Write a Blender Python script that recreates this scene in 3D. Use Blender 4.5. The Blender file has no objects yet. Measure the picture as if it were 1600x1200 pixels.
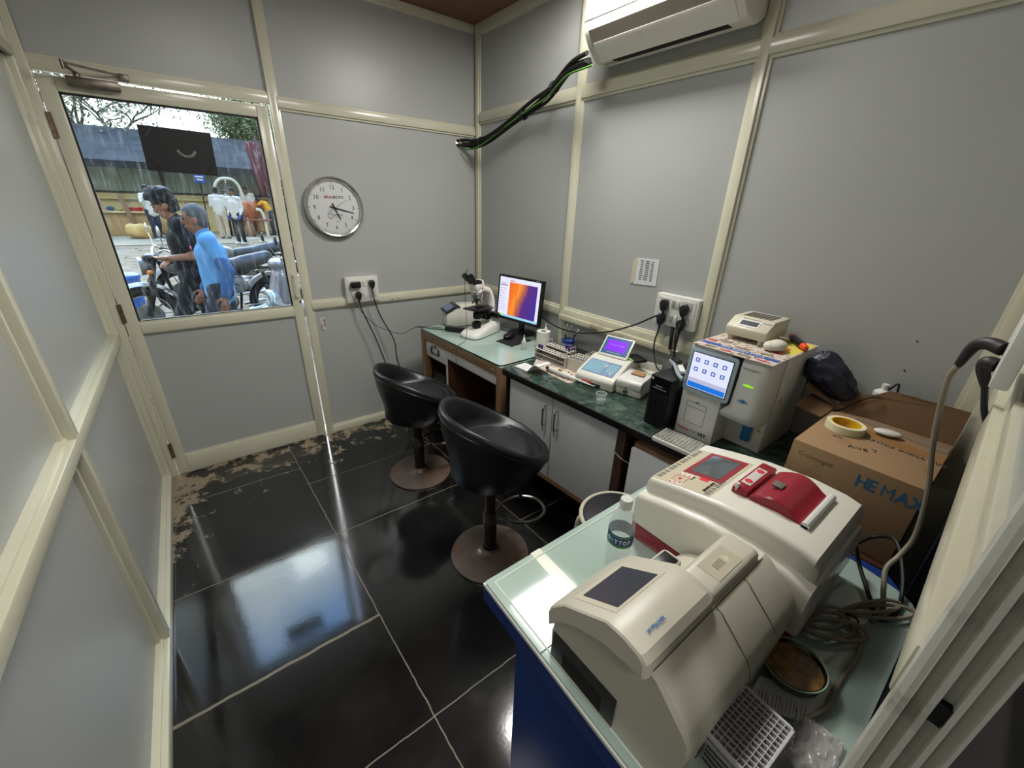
import bpy, bmesh, math, random
from math import sin, cos, pi, radians
from mathutils import Vector, Matrix, Euler
random.seed(7)
SC = bpy.context.scene
COL = SC.collection
# ---------------------------------------------------------------- camera
cam_d = bpy.data.cameras.new('camera'); cam = bpy.data.objects.new('camera', cam_d); COL.objects.link(cam)
YAW, PIT, ROL = 0.661763854, -0.415591329, 0.0327960066
_f = Vector((sin(YAW)*cos(PIT), cos(YAW)*cos(PIT), sin(PIT)))
_r = Vector((cos(YAW), -sin(YAW), 0)); _u = _r.cross(_f)
_r2 = _r*cos(ROL)+_u*sin(ROL); _u2 = -_r*sin(ROL)+_u*cos(ROL)
cam.matrix_world = Matrix((( _r2.x,_u2.x,-_f.x,0.0),(_r2.y,_u2.y,-_f.y,0.0),(_r2.z,_u2.z,-_f.z,1.6),(0,0,0,1)))
cam_d.sensor_width = 36; cam_d.lens = 632.33/1600*36; cam_d.clip_start = 0.02; cam_d.clip_end = 300
SC.camera = cam
# ---------------------------------------------------------------- view
SC.view_settings.view_transform = 'Standard'; SC.view_settings.look = 'None'
SC.view_settings.exposure = 0.08; SC.view_settings.gamma = 1; SC.view_settings.use_curve_mapping = False
# ---------------------------------------------------------------- world
W = bpy.data.worlds.new('sky'); SC.world = W; W.use_nodes = True
nt = W.node_tree; nt.nodes.clear()
def N(t, **k):
    n = nt.nodes.new(t)
    for a, b in k.items(): setattr(n, a, b)
    return n
tc = N('ShaderNodeTexCoord'); sp = N('ShaderNodeSeparateXYZ'); nt.links.new(tc.outputs['Generated'], sp.inputs[0])
rp = N('ShaderNodeValToRGB'); rp.color_ramp.elements[0].position = 0.0; rp.color_ramp.elements[0].color = (0.62, 0.66, 0.70, 1)
rp.color_ramp.elements[1].position = 0.9; rp.color_ramp.elements[1].color = (0.16, 0.34, 0.78, 1)
for p, c in ((0.10, (1, 1, 1, 1)), (0.66, (0.92, 0.96, 1, 1)), (0.76, (0.28, 0.50, 0.95, 1))):
    e = rp.color_ramp.elements.new(p); e.color = c
nt.links.new(sp.outputs['Z'], rp.inputs[0])
nz = N('ShaderNodeTexNoise'); nz.inputs['Scale'].default_value = 3.2; nz.inputs['Detail'].default_value = 6
nt.links.new(tc.outputs['Generated'], nz.inputs['Vector'])
r2 = N('ShaderNodeValToRGB'); r2.color_ramp.elements[0].position = .50; r2.color_ramp.elements[1].position = .66
nt.links.new(nz.outputs['Fac'], r2.inputs[0])
mx = N('ShaderNodeMix', data_type='RGBA'); nt.links.new(r2.outputs['Color'], mx.inputs['Factor'])
nt.links.new(rp.outputs[0], mx.inputs['A']); mx.inputs['B'].default_value = (1, 1, 1, 1)
bg = N('ShaderNodeBackground')
gy = N('ShaderNodeMapRange'); gy.inputs[1].default_value = -.25; gy.inputs[2].default_value = .5; gy.inputs[3].default_value = .55; gy.inputs[4].default_value = 2.7
nt.links.new(sp.outputs['Y'], gy.inputs[0]); 
gb = N('ShaderNodeMapRange'); gb.inputs[1].default_value = .25; gb.inputs[2].default_value = .6; gb.inputs[3].default_value = 1; gb.inputs[4].default_value = 5.6; nt.links.new(sp.outputs['Z'], gb.inputs[0])
ax = N('ShaderNodeMath', operation='ABSOLUTE'); nt.links.new(sp.outputs['X'], ax.inputs[0])          # added brightening of the sky ahead, high up, for the floor reflection
am = N('ShaderNodeMapRange'); am.inputs[1].default_value = .28; am.inputs[2].default_value = .5; am.inputs[3].default_value = 6.4; am.inputs[4].default_value = 1; nt.links.new(ax.outputs[0], am.inputs[0])
nt.links.new(am.outputs[0], gb.inputs[4])
gm = N('ShaderNodeMath', operation='MULTIPLY'); nt.links.new(gy.outputs[0], gm.inputs[0]); nt.links.new(gb.outputs[0], gm.inputs[1]); nt.links.new(gm.outputs[0], bg.inputs['Strength'])
nt.links.new(mx.outputs['Result'], bg.inputs['Color'])
wo = N('ShaderNodeOutputWorld'); nt.links.new(bg.outputs[0], wo.inputs[0])
# ---------------------------------------------------------------- sun (lights the yard, the room is roofed over)
sd = bpy.data.lights.new('sun', 'SUN'); sd.energy = 1.0; sd.angle = radians(12); sd.color = (1, .95, .86)
so = bpy.data.objects.new('sun', sd); COL.objects.link(so)
so.rotation_euler = Vector((.25, .75, -1)).to_track_quat('-Z', 'Y').to_euler()
# ---------------------------------------------------------------- ceiling lamps (light of the two ceiling fixtures)
def area(name, loc, sx, sy, en, col=(1, .985, .95)):
    d = bpy.data.lights.new(name, 'AREA'); d.shape = 'RECTANGLE'; d.size = sx; d.size_y = sy; d.energy = en; d.color = col
    o = bpy.data.objects.new(name, d); COL.objects.link(o); o.location = loc
    return o
area('ceiling_light_glow', (.36, 1.30, 2.61), .40, .40, 9)
area('ceiling_light_glow', (1.50, 1.40, 2.61), .38, .38, 30)
area('corridor_light_glow', (0.1, -1.3, 2.6), .6, .6, 30)  # unseen fill light added behind the camera to even out the room

# ================================================================ helpers
def lin(c):
    c = c/255.0
    return c/12.92 if c <= .04045 else ((c+.055)/1.055)**2.4
def rgb(r, g, b): return (lin(r), lin(g), lin(b), 1)
_M = {}
def mat(name, col, rough=.5, metal=0, var=0, vs=4, bump=0, bs=60, spec=.5, coat=0, emit=None, es=1, trans=0, ior=1.45, alpha=1, dirt=None, ds=3, dlo=.55, dhi=.7, stretch=None):
    if name in _M: return _M[name]
    m = bpy.data.materials.new(name); m.use_nodes = True; t = m.node_tree
    b = t.nodes['Principled BSDF']; L = t.links.new
    c = rgb(*col); b.inputs['Base Color'].default_value = c
    b.inputs['Roughness'].default_value = rough; b.inputs['Metallic'].default_value = metal
    b.inputs['Specular IOR Level'].default_value = spec; b.inputs['Coat Weight'].default_value = coat
    b.inputs['Transmission Weight'].default_value = trans; b.inputs['IOR'].default_value = ior; b.inputs['Alpha'].default_value = alpha
    tcn = t.nodes.new('ShaderNodeTexCoord'); mp = t.nodes.new('ShaderNodeMapping'); L(tcn.outputs['Object'], mp.inputs[0])
    if stretch: mp.inputs['Scale'].default_value = stretch
    last = None
    if var:
        n = t.nodes.new('ShaderNodeTexNoise'); n.inputs['Scale'].default_value = vs; n.inputs['Detail'].default_value = 5; L(mp.outputs[0], n.inputs['Vector'])
        r = t.nodes.new('ShaderNodeValToRGB'); r.color_ramp.elements[0].position = .3; r.color_ramp.elements[1].position = .7
        r.color_ramp.elements[0].color = tuple(x*(1-var) for x in c[:3])+(1,); r.color_ramp.elements[1].color = tuple(min(1, x*(1+var)) for x in c[:3])+(1,)
        L(n.outputs['Fac'], r.inputs[0]); L(r.outputs[0], b.inputs['Base Color']); last = r.outputs[0]
    if dirt:
        n = t.nodes.new('ShaderNodeTexNoise'); n.inputs['Scale'].default_value = ds; n.inputs['Detail'].default_value = 8; n.inputs['Roughness'].default_value = .65; L(mp.outputs[0], n.inputs['Vector'])
        r = t.nodes.new('ShaderNodeMapRange'); r.inputs[1].default_value = dlo; r.inputs[2].default_value = dhi; L(n.outputs['Fac'], r.inputs[0])
        x = t.nodes.new('ShaderNodeMix'); x.data_type = 'RGBA'; L(r.outputs[0], x.inputs['Factor'])
        if last: L(last, x.inputs['A'])
        else: x.inputs['A'].default_value = c
        x.inputs['B'].default_value = rgb(*dirt); L(x.outputs['Result'], b.inputs['Base Color'])
    if bump:
        n = t.nodes.new('ShaderNodeTexNoise'); n.inputs['Scale'].default_value = bs; n.inputs['Detail'].default_value = 4; L(mp.outputs[0], n.inputs['Vector'])
        u = t.nodes.new('ShaderNodeBump'); u.inputs['Strength'].default_value = bump; u.inputs['Distance'].default_value = .002
        L(n.outputs['Fac'], u.inputs['Height']); L(u.outputs[0], b.inputs['Normal'])
    if emit:
        b.inputs['Emission Color'].default_value = rgb(*emit); b.inputs['Emission Strength'].default_value = es
    _M[name] = m
    return m
def gmat(name, tint=(255, 255, 255), refl=1.0, rough=0.02, dirt=0):
    """thin clear glass / plastic: see-through with a fresnel reflection"""
    if name in _M: return _M[name]
    m = bpy.data.materials.new(name); m.use_nodes = True; t = m.node_tree; t.nodes.clear(); L = t.links.new
    tr = t.nodes.new('ShaderNodeBsdfTransparent'); tr.inputs[0].default_value = rgb(*tint)
    gl = t.nodes.new('ShaderNodeBsdfGlossy'); gl.inputs['Roughness'].default_value = rough
    fr = t.nodes.new('ShaderNodeFresnel'); fr.inputs[0].default_value = 1.5
    ml = t.nodes.new('ShaderNodeMath'); ml.operation = 'MULTIPLY'; ml.inputs[1].default_value = refl; L(fr.outputs[0], ml.inputs[0])
    mx = t.nodes.new('ShaderNodeMixShader'); L(ml.outputs[0], mx.inputs[0]); L(tr.outputs[0], mx.inputs[1]); L(gl.outputs[0], mx.inputs[2])
    out = t.nodes.new('ShaderNodeOutputMaterial'); last = mx.outputs[0]
    if dirt:
        tcn = t.nodes.new('ShaderNodeTexCoord'); mp = t.nodes.new('ShaderNodeMapping'); mp.inputs['Scale'].default_value = (22, 22, 4); mp.inputs['Rotation'].default_value = (0, .35, 0)
        L(tcn.outputs['Object'], mp.inputs[0]); n = t.nodes.new('ShaderNodeTexNoise'); n.inputs['Scale'].default_value = 2.2; n.inputs['Detail'].default_value = 9; n.inputs['Roughness'].default_value = .7
        L(mp.outputs[0], n.inputs['Vector']); r = t.nodes.new('ShaderNodeMapRange'); r.inputs[1].default_value = .5; r.inputs[2].default_value = .8; r.inputs[4].default_value = dirt; L(n.outputs['Fac'], r.inputs[0])
        df = t.nodes.new('ShaderNodeBsdfTranslucent'); df.inputs[0].default_value = (.75, .8, .85, 1)
        m2 = t.nodes.new('ShaderNodeMixShader'); L(r.outputs[0], m2.inputs[0]); L(last, m2.inputs[1]); L(df.outputs[0], m2.inputs[2]); last = m2.outputs[0]
    L(last, out.inputs[0]); _M[name] = m
    return m
def emat(name, col, s=1.0):
    if name in _M: return _M[name]
    m = bpy.data.materials.new(name); m.use_nodes = True; t = m.node_tree
    b = t.nodes['Principled BSDF']; b.inputs['Base Color'].default_value = (.01, .01, .01, 1); b.inputs['Roughness'].default_value = .25
    b.inputs['Emission Color'].default_value = rgb(*col); b.inputs['Emission Strength'].default_value = s
    _M[name] = m
    return m

class MB:
    def __init__(s): s.bm = bmesh.new()
    def _add(s, tb, M=None):
        if M is not None: bmesh.ops.transform(tb, matrix=M, verts=tb.verts)
        me = bpy.data.meshes.new('t'); tb.to_mesh(me); tb.free(); s.bm.from_mesh(me); bpy.data.meshes.remove(me)
        return s
    def box(s, c, size, rot=None, bev=0, seg=2):
        tb = bmesh.new(); bmesh.ops.create_cube(tb, size=1.0)
        bmesh.ops.scale(tb, vec=Vector(size), verts=tb.verts)
        if bev: bmesh.ops.bevel(tb, geom=list(tb.edges), offset=min(bev, min(size)*.49), segments=seg, affect='EDGES', profile=.5)
        M = Matrix.Translation(Vector(c))
        if rot is not None: M = M @ (rot.to_4x4() if hasattr(rot, 'to_4x4') else Euler(rot).to_matrix().to_4x4())
        return s._add(tb, M)
    def span(s, lo, hi, bev=0, seg=2):
        lo, hi = Vector(lo), Vector(hi); return s.box((lo+hi)/2, hi-lo, bev=bev, seg=seg)
    def cyl(s, p0, p1, r0, r1=None, n=24, cap=True):
        p0, p1 = Vector(p0), Vector(p1); r1 = r0 if r1 is None else r1; d = p1-p0
        tb = bmesh.new(); bmesh.ops.create_cone(tb, cap_ends=cap, segments=n, radius1=max(r0, 1e-5), radius2=max(r1, 1e-5), depth=d.length)
        return s._add(tb, Matrix.Translation((p0+p1)/2) @ d.to_track_quat('Z', 'Y').to_matrix().to_4x4())
    def tube(s, pts, r, n=8, closed=False, cap=True, rr=None):
        pts = [Vector(p) for p in pts]; k = len(pts); rings = []; prev = None
        for i, p in enumerate(pts):
            a = pts[(i-1) % k] if (closed or i > 0) else p; b = pts[(i+1) % k] if (closed or i < k-1) else p
            t = (b-a).normalized()
            if prev is None: nn = t.orthogonal().normalized()
            else:
                nn = prev-t*prev.dot(t)
                nn = nn.normalized() if nn.length > 1e-6 else t.orthogonal().normalized()
            prev = nn; bb = t.cross(nn); ri = rr[i] if rr else r
            rings.append([p+nn*(ri*cos(2*pi*j/n))+bb*(ri*sin(2*pi*j/n)) for j in range(n)])
        return s.loft(rings, closed_path=closed, cap=cap and not closed)
    def loft(s, rings, closed_path=False, cap=True, closed_ring=True):
        V = [[s.bm.verts.new(p) for p in r] for r in rings]; n = len(V[0]); k = len(V)
        for i in range(k if closed_path else k-1):
            A, B = V[i], V[(i+1) % k]
            for j in range(n if closed_ring else n-1):
                q = (A[j], A[(j+1) % n], B[(j+1) % n], B[j])
                try: s.bm.faces.new(q)
                except ValueError: pass
        if cap and not closed_path:
            for r, rev in ((V[0], True), (V[-1], False)):
                try: s.bm.faces.new(list(reversed(r)) if rev else r)
                except ValueError: pass
        return s
    def lathe(s, prof, c=(0, 0, 0), n=32, M=None):
        """revolve (r, z) points; ends are closed only where the profile reaches the axis"""
        c = Vector(c); rings = []
        for r, z in prof:
            rings.append([c+Vector((max(r, 1e-4)*cos(2*pi*j/n), max(r, 1e-4)*sin(2*pi*j/n), z)) for j in range(n)])
        if M is not None: rings = [[M @ p for p in r] for r in rings]
        return s.loft(rings, cap=False)
    def prism(s, poly, vec, bev=0):
        tb = bmesh.new(); f = tb.faces.new([tb.verts.new(Vector(p)) for p in poly])
        r = bmesh.ops.extrude_face_region(tb, geom=[f]); bmesh.ops.translate(tb, vec=Vector(vec), verts=[v for v in r['geom'] if isinstance(v, bmesh.types.BMVert)])
        bmesh.ops.recalc_face_normals(tb, faces=tb.faces)
        if bev: bmesh.ops.bevel(tb, geom=[e for e in tb.edges if len(e.link_faces) == 2 and e.calc_face_angle(0) > .3], offset=bev, segments=2, affect='EDGES', profile=.5)
        return s._add(tb)
    def face(s, pts): s.bm.faces.new([s.bm.verts.new(Vector(p)) for p in pts]); return s
    def sph(s, c, r, u=16, v=10, rot=None):
        r = (r, r, r) if not hasattr(r, '__len__') else r
        tb = bmesh.new(); bmesh.ops.create_uvsphere(tb, u_segments=u, v_segments=v, radius=1)
        M = Matrix.Translation(Vector(c))
        if rot is not None: M = M @ Euler(rot).to_matrix().to_4x4()
        return s._add(tb, M @ Matrix.Diagonal((*r, 1)))
    def tor(s, c, R, r, axis='Z', n=32, m=8, a0=0, a1=2*pi):
        full = abs(a1-a0-2*pi) < 1e-3; pts = []
        for i in range(n if full else n+1):
            a = a0+(a1-a0)*i/n; x, y = R*cos(a), R*sin(a)
            pts.append(Vector(c)+Vector({'Z': (x, y, 0), 'X': (0, x, y), 'Y': (x, 0, y)}[axis]))
        return s.tube(pts, r, m, closed=full)
    def xf(s, M): bmesh.ops.transform(s.bm, matrix=M, verts=s.bm.verts); return s
    def build(s, name, m, parent=None, ang=35, merge=0):
        if merge: bmesh.ops.remove_doubles(s.bm, verts=s.bm.verts, dist=merge)
        bmesh.ops.recalc_face_normals(s.bm, faces=s.bm.faces)
        me = bpy.data.meshes.new(name); s.bm.to_mesh(me); s.bm.free(); me.materials.append(m)
        if ang:
            me.shade_smooth(); me.set_sharp_from_angle(angle=radians(ang))
        o = bpy.data.objects.new(name, me); COL.objects.link(o)
        if parent is not None: o.parent = parent
        return o
def tag(o, label, cat, group=None, kind=None):
    o['label'] = label; o['category'] = cat
    if group: o['group'] = group
    if kind: o['kind'] = kind
    return o
def thing(name, label, cat, loc=(0, 0, 0), rz=0, group=None, rot=None):
    o = bpy.data.objects.new(name, None); COL.objects.link(o); o.empty_display_size = .05
    o.location = loc; o.rotation_euler = rot if rot else (0, 0, rz)
    return tag(o, label, cat, group)
def struct(o): o['kind'] = 'structure'; return o
def text(name, body, size, m, origin, xd, yd, parent=None, extrude=.0004, align='LEFT', shear=0, sx=1, bold=0):
    c = bpy.data.curves.new('t', 'FONT'); c.body = body; c.size = size; c.extrude = extrude; c.align_x = align; c.align_y = 'CENTER'; c.shear = shear; c.offset = bold; c.resolution_u = 2; c.space_character = 1.08
    o = bpy.data.objects.new('t', c); COL.objects.link(o); dg = bpy.context.evaluated_depsgraph_get(); dg.update()
    me = bpy.data.meshes.new_from_object(o.evaluated_get(dg)); bpy.data.objects.remove(o); bpy.data.curves.remove(c)
    xd = Vector(xd).normalized(); yd = Vector(yd); yd = (yd-xd*yd.dot(xd)).normalized(); zd = xd.cross(yd); O = Vector(origin)
    M = Matrix(((xd.x*sx, yd.x, zd.x, O.x), (xd.y*sx, yd.y, zd.y, O.y), (xd.z*sx, yd.z, zd.z, O.z), (0, 0, 0, 1)))
    me.transform(M); me.name = name; me.materials.clear(); me.materials.append(m)
    ob = bpy.data.objects.new(name, me); COL.objects.link(ob)
    if parent is not None: ob.parent = parent
    return ob
def dup(root, loc=None, rz=None, label=None, group=None):
    r = root.copy(); COL.objects.link(r)
    if loc is not None: r.location = loc
    if rz is not None: r.rotation_euler = (0, 0, rz)
    if label: r['label'] = label
    if group: r['group'] = group
    for ch in list(root.children):
        c = ch.copy(); COL.objects.link(c); c.parent = r
        for g in list(ch.children):
            d = g.copy(); COL.objects.link(d); d.parent = c
    return r
def bez(pts, n=10):
    """smooth (Catmull-Rom) path through points"""
    P = [Vector(p) for p in pts]; P = [P[0]*2-P[1]]+P+[P[-1]*2-P[-2]]; out = []
    for i in range(1, len(P)-2):
        a, b, c, d = P[i-1:i+3]
        for k in range(n):
            t = k/n
            out.append(.5*((2*b)+(c-a)*t+(2*a-5*b+4*c-d)*t*t+(3*b-a-3*c+d)*t**3))
    out.append(P[-2]); return out
def rrect(x0, y0, x1, y1, r, n=6):
    """rounded rectangle outline, list of (x, y); r may be a 4-tuple from (x0,y0) counter-clockwise"""
    rs = r if hasattr(r, '__len__') else (r,)*4; out = []
    for (cx, cy, a0), q in zip((((x0, y0, pi)), (x1, y0, 1.5*pi), (x1, y1, 0), (x0, y1, .5*pi)), rs):
        sxn = 1 if cx == x0 else -1; syn = 1 if cy == y0 else -1
        ox, oy = cx+sxn*q, cy+syn*q
        if q < 1e-5: out.append((cx, cy)); continue
        for k in range(n+1): a = a0+.5*pi*k/n; out.append((ox+q*cos(a), oy+q*sin(a)))
    return out
# ================================================================ ROOM
XL, XR, YB, YN, ZC = -.389, 1.829, 2.875, -.04, 2.68
m_panel = mat('grey_laminate', (166, 168, 165), .33, var=.03, vs=1.5, spec=.45, bump=.06, bs=220)
m_frame = mat('cream_powder_coat', (201, 198, 176), .2, spec=.5, var=.02, vs=6, dirt=(150, 135, 110), ds=2.2, dlo=.66, dhi=.8)
m_frame2 = mat('cream_powder_coat_dusty', (198, 192, 168), .4, dirt=(128, 112, 88), ds=9, dlo=.52, dhi=.68)
# floor: black stone slabs with pale joints and dried dust
mf = bpy.data.materials.new('black_stone_floor'); mf.use_nodes = True; t = mf.node_tree; L = t.links.new; bs = t.nodes['Principled BSDF']
geo = t.nodes.new('ShaderNodeNewGeometry'); sxyz = t.nodes.new('ShaderNodeSeparateXYZ'); L(geo.outputs['Position'], sxyz.inputs[0])
def mth(op, a, b=None, c=None):
    n = t.nodes.new('ShaderNodeMath'); n.operation = op
    for i, v in enumerate((a, b, c)):
        if v is None: continue
        if isinstance(v, (int, float)): n.inputs[i].default_value = v
        else: L(v, n.inputs[i])
    return n.outputs[0]
wob = t.nodes.new('ShaderNodeTexNoise'); wob.inputs['Scale'].default_value = 14; wob.inputs['Detail'].default_value = 5; L(geo.outputs['Position'], wob.inputs['Vector'])
wv = mth('MULTIPLY', mth('SUBTRACT', wob.outputs['Fac'], .5), .012)
X, Y = mth('ADD', sxyz.outputs['X'], wv), mth('ADD', sxyz.outputs['Y'], wv)
def seam(coord, pos, w, slope=None, lo=None, hi=None, gate=None):
    c = coord if slope is None else mth('ADD', coord, mth('MULTIPLY', gate if slope[1] is None else slope[1], slope[0]))
    d = mth('ABSOLUTE', mth('SUBTRACT', c, pos)); v = mth('LESS_THAN', d, w)
    if lo is not None: v = mth('MULTIPLY', v, mth('GREATER_THAN', gate, lo))
    if hi is not None: v = mth('MULTIPLY', v, mth('LESS_THAN', gate, hi))
    return v
seams = [seam(X, .337, 0.0024, (.03, Y)), seam(Y, 1.815, 0.0024, None, None, 1.09, X), seam(Y, 2.54, .003, None, None, .26, X), seam(Y, 2.335, .003, None, .26, 1.09, X),
         seam(Y, 1.245, .006, None, None, .30, X), seam(Y, .772, 0.0024), seam(X, 1.187, 0.0024, (.04, Y)), seam(Y, 1.34, .003, None, 1.13, None, X)]
sm = seams[0]
for q in seams[1:]: sm = mth('MAXIMUM', sm, q)
nb = t.nodes.new('ShaderNodeTexNoise'); nb.inputs['Scale'].default_value = 3.0; nb.inputs['Detail'].default_value = 8; nb.inputs['Roughness'].default_value = .62; L(geo.outputs['Position'], nb.inputs['Vector'])
nf = t.nodes.new('ShaderNodeTexNoise'); nf.inputs['Scale'].default_value = 60; nf.inputs['Detail'].default_value = 6; L(geo.outputs['Position'], nf.inputs['Vector'])
# dust close to the back wall and left corner
near_back = mth('MULTIPLY', mth('SUBTRACT', sxyz.outputs['Y'], 2.2), 1.0)
near_left = mth('SUBTRACT', .30, mth('MULTIPLY', mth('ADD', sxyz.outputs['X'], .389), 1.1))
edge = mth('MAXIMUM', mth('MULTIPLY', near_back, .32), mth('MULTIPLY', near_left, mth('MAXIMUM', mth('SUBTRACT', sxyz.outputs['Y'], 1.6), 0)))
nb2 = t.nodes.new('ShaderNodeTexNoise'); nb2.inputs['Scale'].default_value = 9; nb2.inputs['Detail'].default_value = 9; nb2.inputs['Roughness'].default_value = .7; L(geo.outputs['Position'], nb2.inputs['Vector'])
dm = t.nodes.new('ShaderNodeMapRange'); dm.inputs[1].default_value = .68; dm.inputs[2].default_value = .74; L(mth('ADD', nb2.outputs['Fac'], mth('MAXIMUM', edge, -.05)), dm.inputs[0])
cr = t.nodes.new('ShaderNodeValToRGB'); cr.color_ramp.elements[0].color = rgb(15, 16, 17); cr.color_ramp.elements[1].color = rgb(34, 34, 33); cr.color_ramp.elements[0].position = .35; cr.color_ramp.elements[1].position = .7
L(nb.outputs['Fac'], cr.inputs[0])
m1 = t.nodes.new('ShaderNodeMix'); m1.data_type = 'RGBA'; L(dm.outputs[0], m1.inputs['Factor']); L(cr.outputs[0], m1.inputs['A']); m1.inputs['B'].default_value = rgb(138, 124, 100)
m2 = t.nodes.new('ShaderNodeMix'); m2.data_type = 'RGBA'; L(mth('MULTIPLY', sm, .85), m2.inputs['Factor']); L(m1.outputs['Result'], m2.inputs['A']); m2.inputs['B'].default_value = rgb(118, 108, 92)
L(m2.outputs['Result'], bs.inputs['Base Color'])
rr_ = t.nodes.new('ShaderNodeMapRange'); rr_.inputs[3].default_value = .04; rr_.inputs[4].default_value = .16; L(nb.outputs['Fac'], rr_.inputs[0])
L(mth('MAXIMUM', rr_.outputs[0], mth('MULTIPLY', mth('MAXIMUM', dm.outputs[0], sm), .8)), bs.inputs['Roughness'])
bs.inputs['IOR'].default_value = 1.72
bp = t.nodes.new('ShaderNodeBump'); bp.inputs['Strength'].default_value = .06; bp.inputs['Distance'].default_value = .002; L(nf.outputs['Fac'], bp.inputs['Height']); L(bp.outputs[0], bs.inputs['Normal'])
struct(MB().span((-.55, -.16, -.05), (1.95, 2.93, 0)).build('floor', mf))
m_ply = mat('brown_board_ceiling', (118, 78, 58), .45, var=.25, vs=3, stretch=(1, 6, 1))
struct(MB().span((-.55, -.16, ZC), (1.95, 2.95, ZC+.05)).build('ceiling', m_ply))
# wall panels (recessed behind the frames)
DX0, DX1 = -.357, .516          # door leaf
struct(MB().span((-.48, YB+.02, 2.095), (1.9, YB+.045, 2.69)).build('wall_back', m_panel))
struct(MB().span((.53, YB+.02, 0), (1.9, YB+.045, 2.09)).build('wall_back', m_panel))
struct(MB().span((XR+.02, -.25, 0), (XR+.045, 2.93, 2.69)).build('wall_right', m_panel))
struct(MB().span((XL-.075, -.15, 0), (XL-.04, 2.93, 2.69)).build('wall_left', m_panel))
_tn = [0]
def trim(lo, hi, m=None, bead=None, bev=.003):
    """a box section with an optional stepped bead; bead = list of extra (lo, hi)"""
    _tn[0] += 1; b = MB().span(lo, hi, bev=bev)
    for l, h in (bead or ()): b.span(l, h, bev=.002)
    return struct(b.build('trim_%d' % _tn[0], m or m_frame))
F = .022
def back_h(x0, x1, z0, z1, bz=.012, m=None): trim((x0, YB, z0), (x1, YB+.03, z1), m, [((x0, YB+.010, z0-bz), (x1, YB+.03, z1+bz))])
def back_v(x0, x1, z0, z1, bx=.012): trim((x0, YB-.001, z0), (x1, YB+.03, z1), None, [((x0-bx, YB+.011, z0), (x1+bx, YB+.03, z1))])
back_h(XL-.03, XR, 2.646, ZC); trim((DX0-.03, YB, 2.061), (.519, YB+.03, 2.108), None, [((DX0-.03, YB+.010, 2.075), (.519, YB+.03, 2.120))]); back_h(.56, XR, 2.050, 2.094)
back_h(.56, XR, .935, .980); back_h(.56, XR, 0, .048)
trim((.519, YB-.001, 0), (.559, YB+.03, ZC), None, [((.530, YB+.011, 0), (.571, YB+.03, ZC))]); back_v(XL-.03, DX0-.004, 0, ZC, 0)
def right_h(y0, y1, z0, z1, bz=.012): trim((XR, y0, z0), (XR+.03, y1, z1), None, [((XR+.010, y0, z0-bz), (XR+.03, y1, z1+bz))])
def right_v(y0, y1, z0, z1, by=.012): trim((XR-.001, y0, z0), (XR+.03, y1, z1), None, [((XR+.011, y0-by, z0), (XR+.03, y1+by, z1))])
right_h(0, YB, 2.628, ZC); right_h(0, YB, 2.128, 2.178); right_h(.945, YB, .957, 1.005); right_h(0, YB, 0, .05)
right_v(2.838, YB, 0, ZC, .01); right_v(1.836, 1.874, 0, ZC); right_v(.900, .938, 0, ZC); right_v(.005, .045, 0, ZC)
trim((XR-.018, 1.04, .935), (XR+.002, 1.86, .968), m_frame2)            # cable trunking under the rail
trim((XR-.012, 1.005, .955), (XR-.0, 1.835, .962))
def left_h(y0, y1, z0, z1, bz=.014): trim((XL-.03, y0, z0), (XL, y1, z1), None, [((XL-.075, y0, z0-.0), (XL-.018, y1, z1+bz*.6))])
def left_v(y0, y1, z0, z1, by=.014): trim((XL-.04, y0, z0), (XL-.001, y1, z1), None, [((XL-.075, y0-by, z0), (XL-.025, y1+by, z1))])
left_h(-.1, YB, 2.63, ZC); left_h(-.1, YB, 2.09, 2.135); left_h(-.1, YB, .885, .930); left_h(-.1, YB, 0, .045)
left_v(1.585, 1.63, 0, ZC); left_v(.30, .345, 0, ZC); left_v(2.83, YB+.03, 0, ZC)
# door_1: leaf with window, hinged at the left
door = bpy.data.objects.new('door_1', None); COL.objects.link(door); door['kind'] = 'structure'; door.location = (0, 0, 0)
GX0, GX1, GZ0, GZ1 = -.300, .452, .970, 1.992
d = MB(); yf, yk = YB+.003, YB+.038
d.span((DX0, yf, .008), (GX0, yk, 2.05), bev=.003).span((GX1, yf, .008), (DX1-.008, yk, 2.05), bev=.003)
d.span((GX0, yf, GZ1), (GX1, yk, 2.05), bev=.003).span((GX0, yf-.004, .905), (GX1, yk, GZ0-.012), bev=.003).span((GX0, yf, .008), (GX1, yk, .122), bev=.003)
d.build('door_frame', m_frame, door)
b = MB()
for lo, hi in (((GX0, yf+.006, GZ0-.012), (GX1, yf+.02, GZ0)), ((GX0, yf+.006, .897), (GX1, yf+.02, .905)), ((GX0, yf+.006, .122), (GX1, yf+.02, .131))): b.span(lo, hi)
b.build('glazing_bead', m_frame, door)
MB().span((GX0, yf+.015, .12), (GX1, yf+.022, .91)).build('lower_panel', m_panel, door)
m_rub = mat('black_rubber_gasket', (22, 22, 24), .6)
g = MB(); w = .007
for lo, hi in (((GX0, yf+.008, GZ0), (GX0+w, yf+.026, GZ1)), ((GX1-w, yf+.008, GZ0), (GX1, yf+.026, GZ1)), ((GX0, yf+.008, GZ0), (GX1, yf+.026, GZ0+w*.6)), ((GX0, yf+.008, GZ1-w), (GX1, yf+.026, GZ1))): g.span(lo, hi)
g.build('gasket', m_rub, door)
MB().span((GX0+.004, yf+.014, GZ0+.003), (GX1-.004, yf+.0185, GZ1-.003)).build('window_pane', gmat('dusty_window_glass', (240, 247, 246), .8, .01, dirt=.07), door)
m_hinge = mat('tarnished_hinge', (120, 104, 84), .4, metal=.8, var=.3, vs=40)
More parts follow.
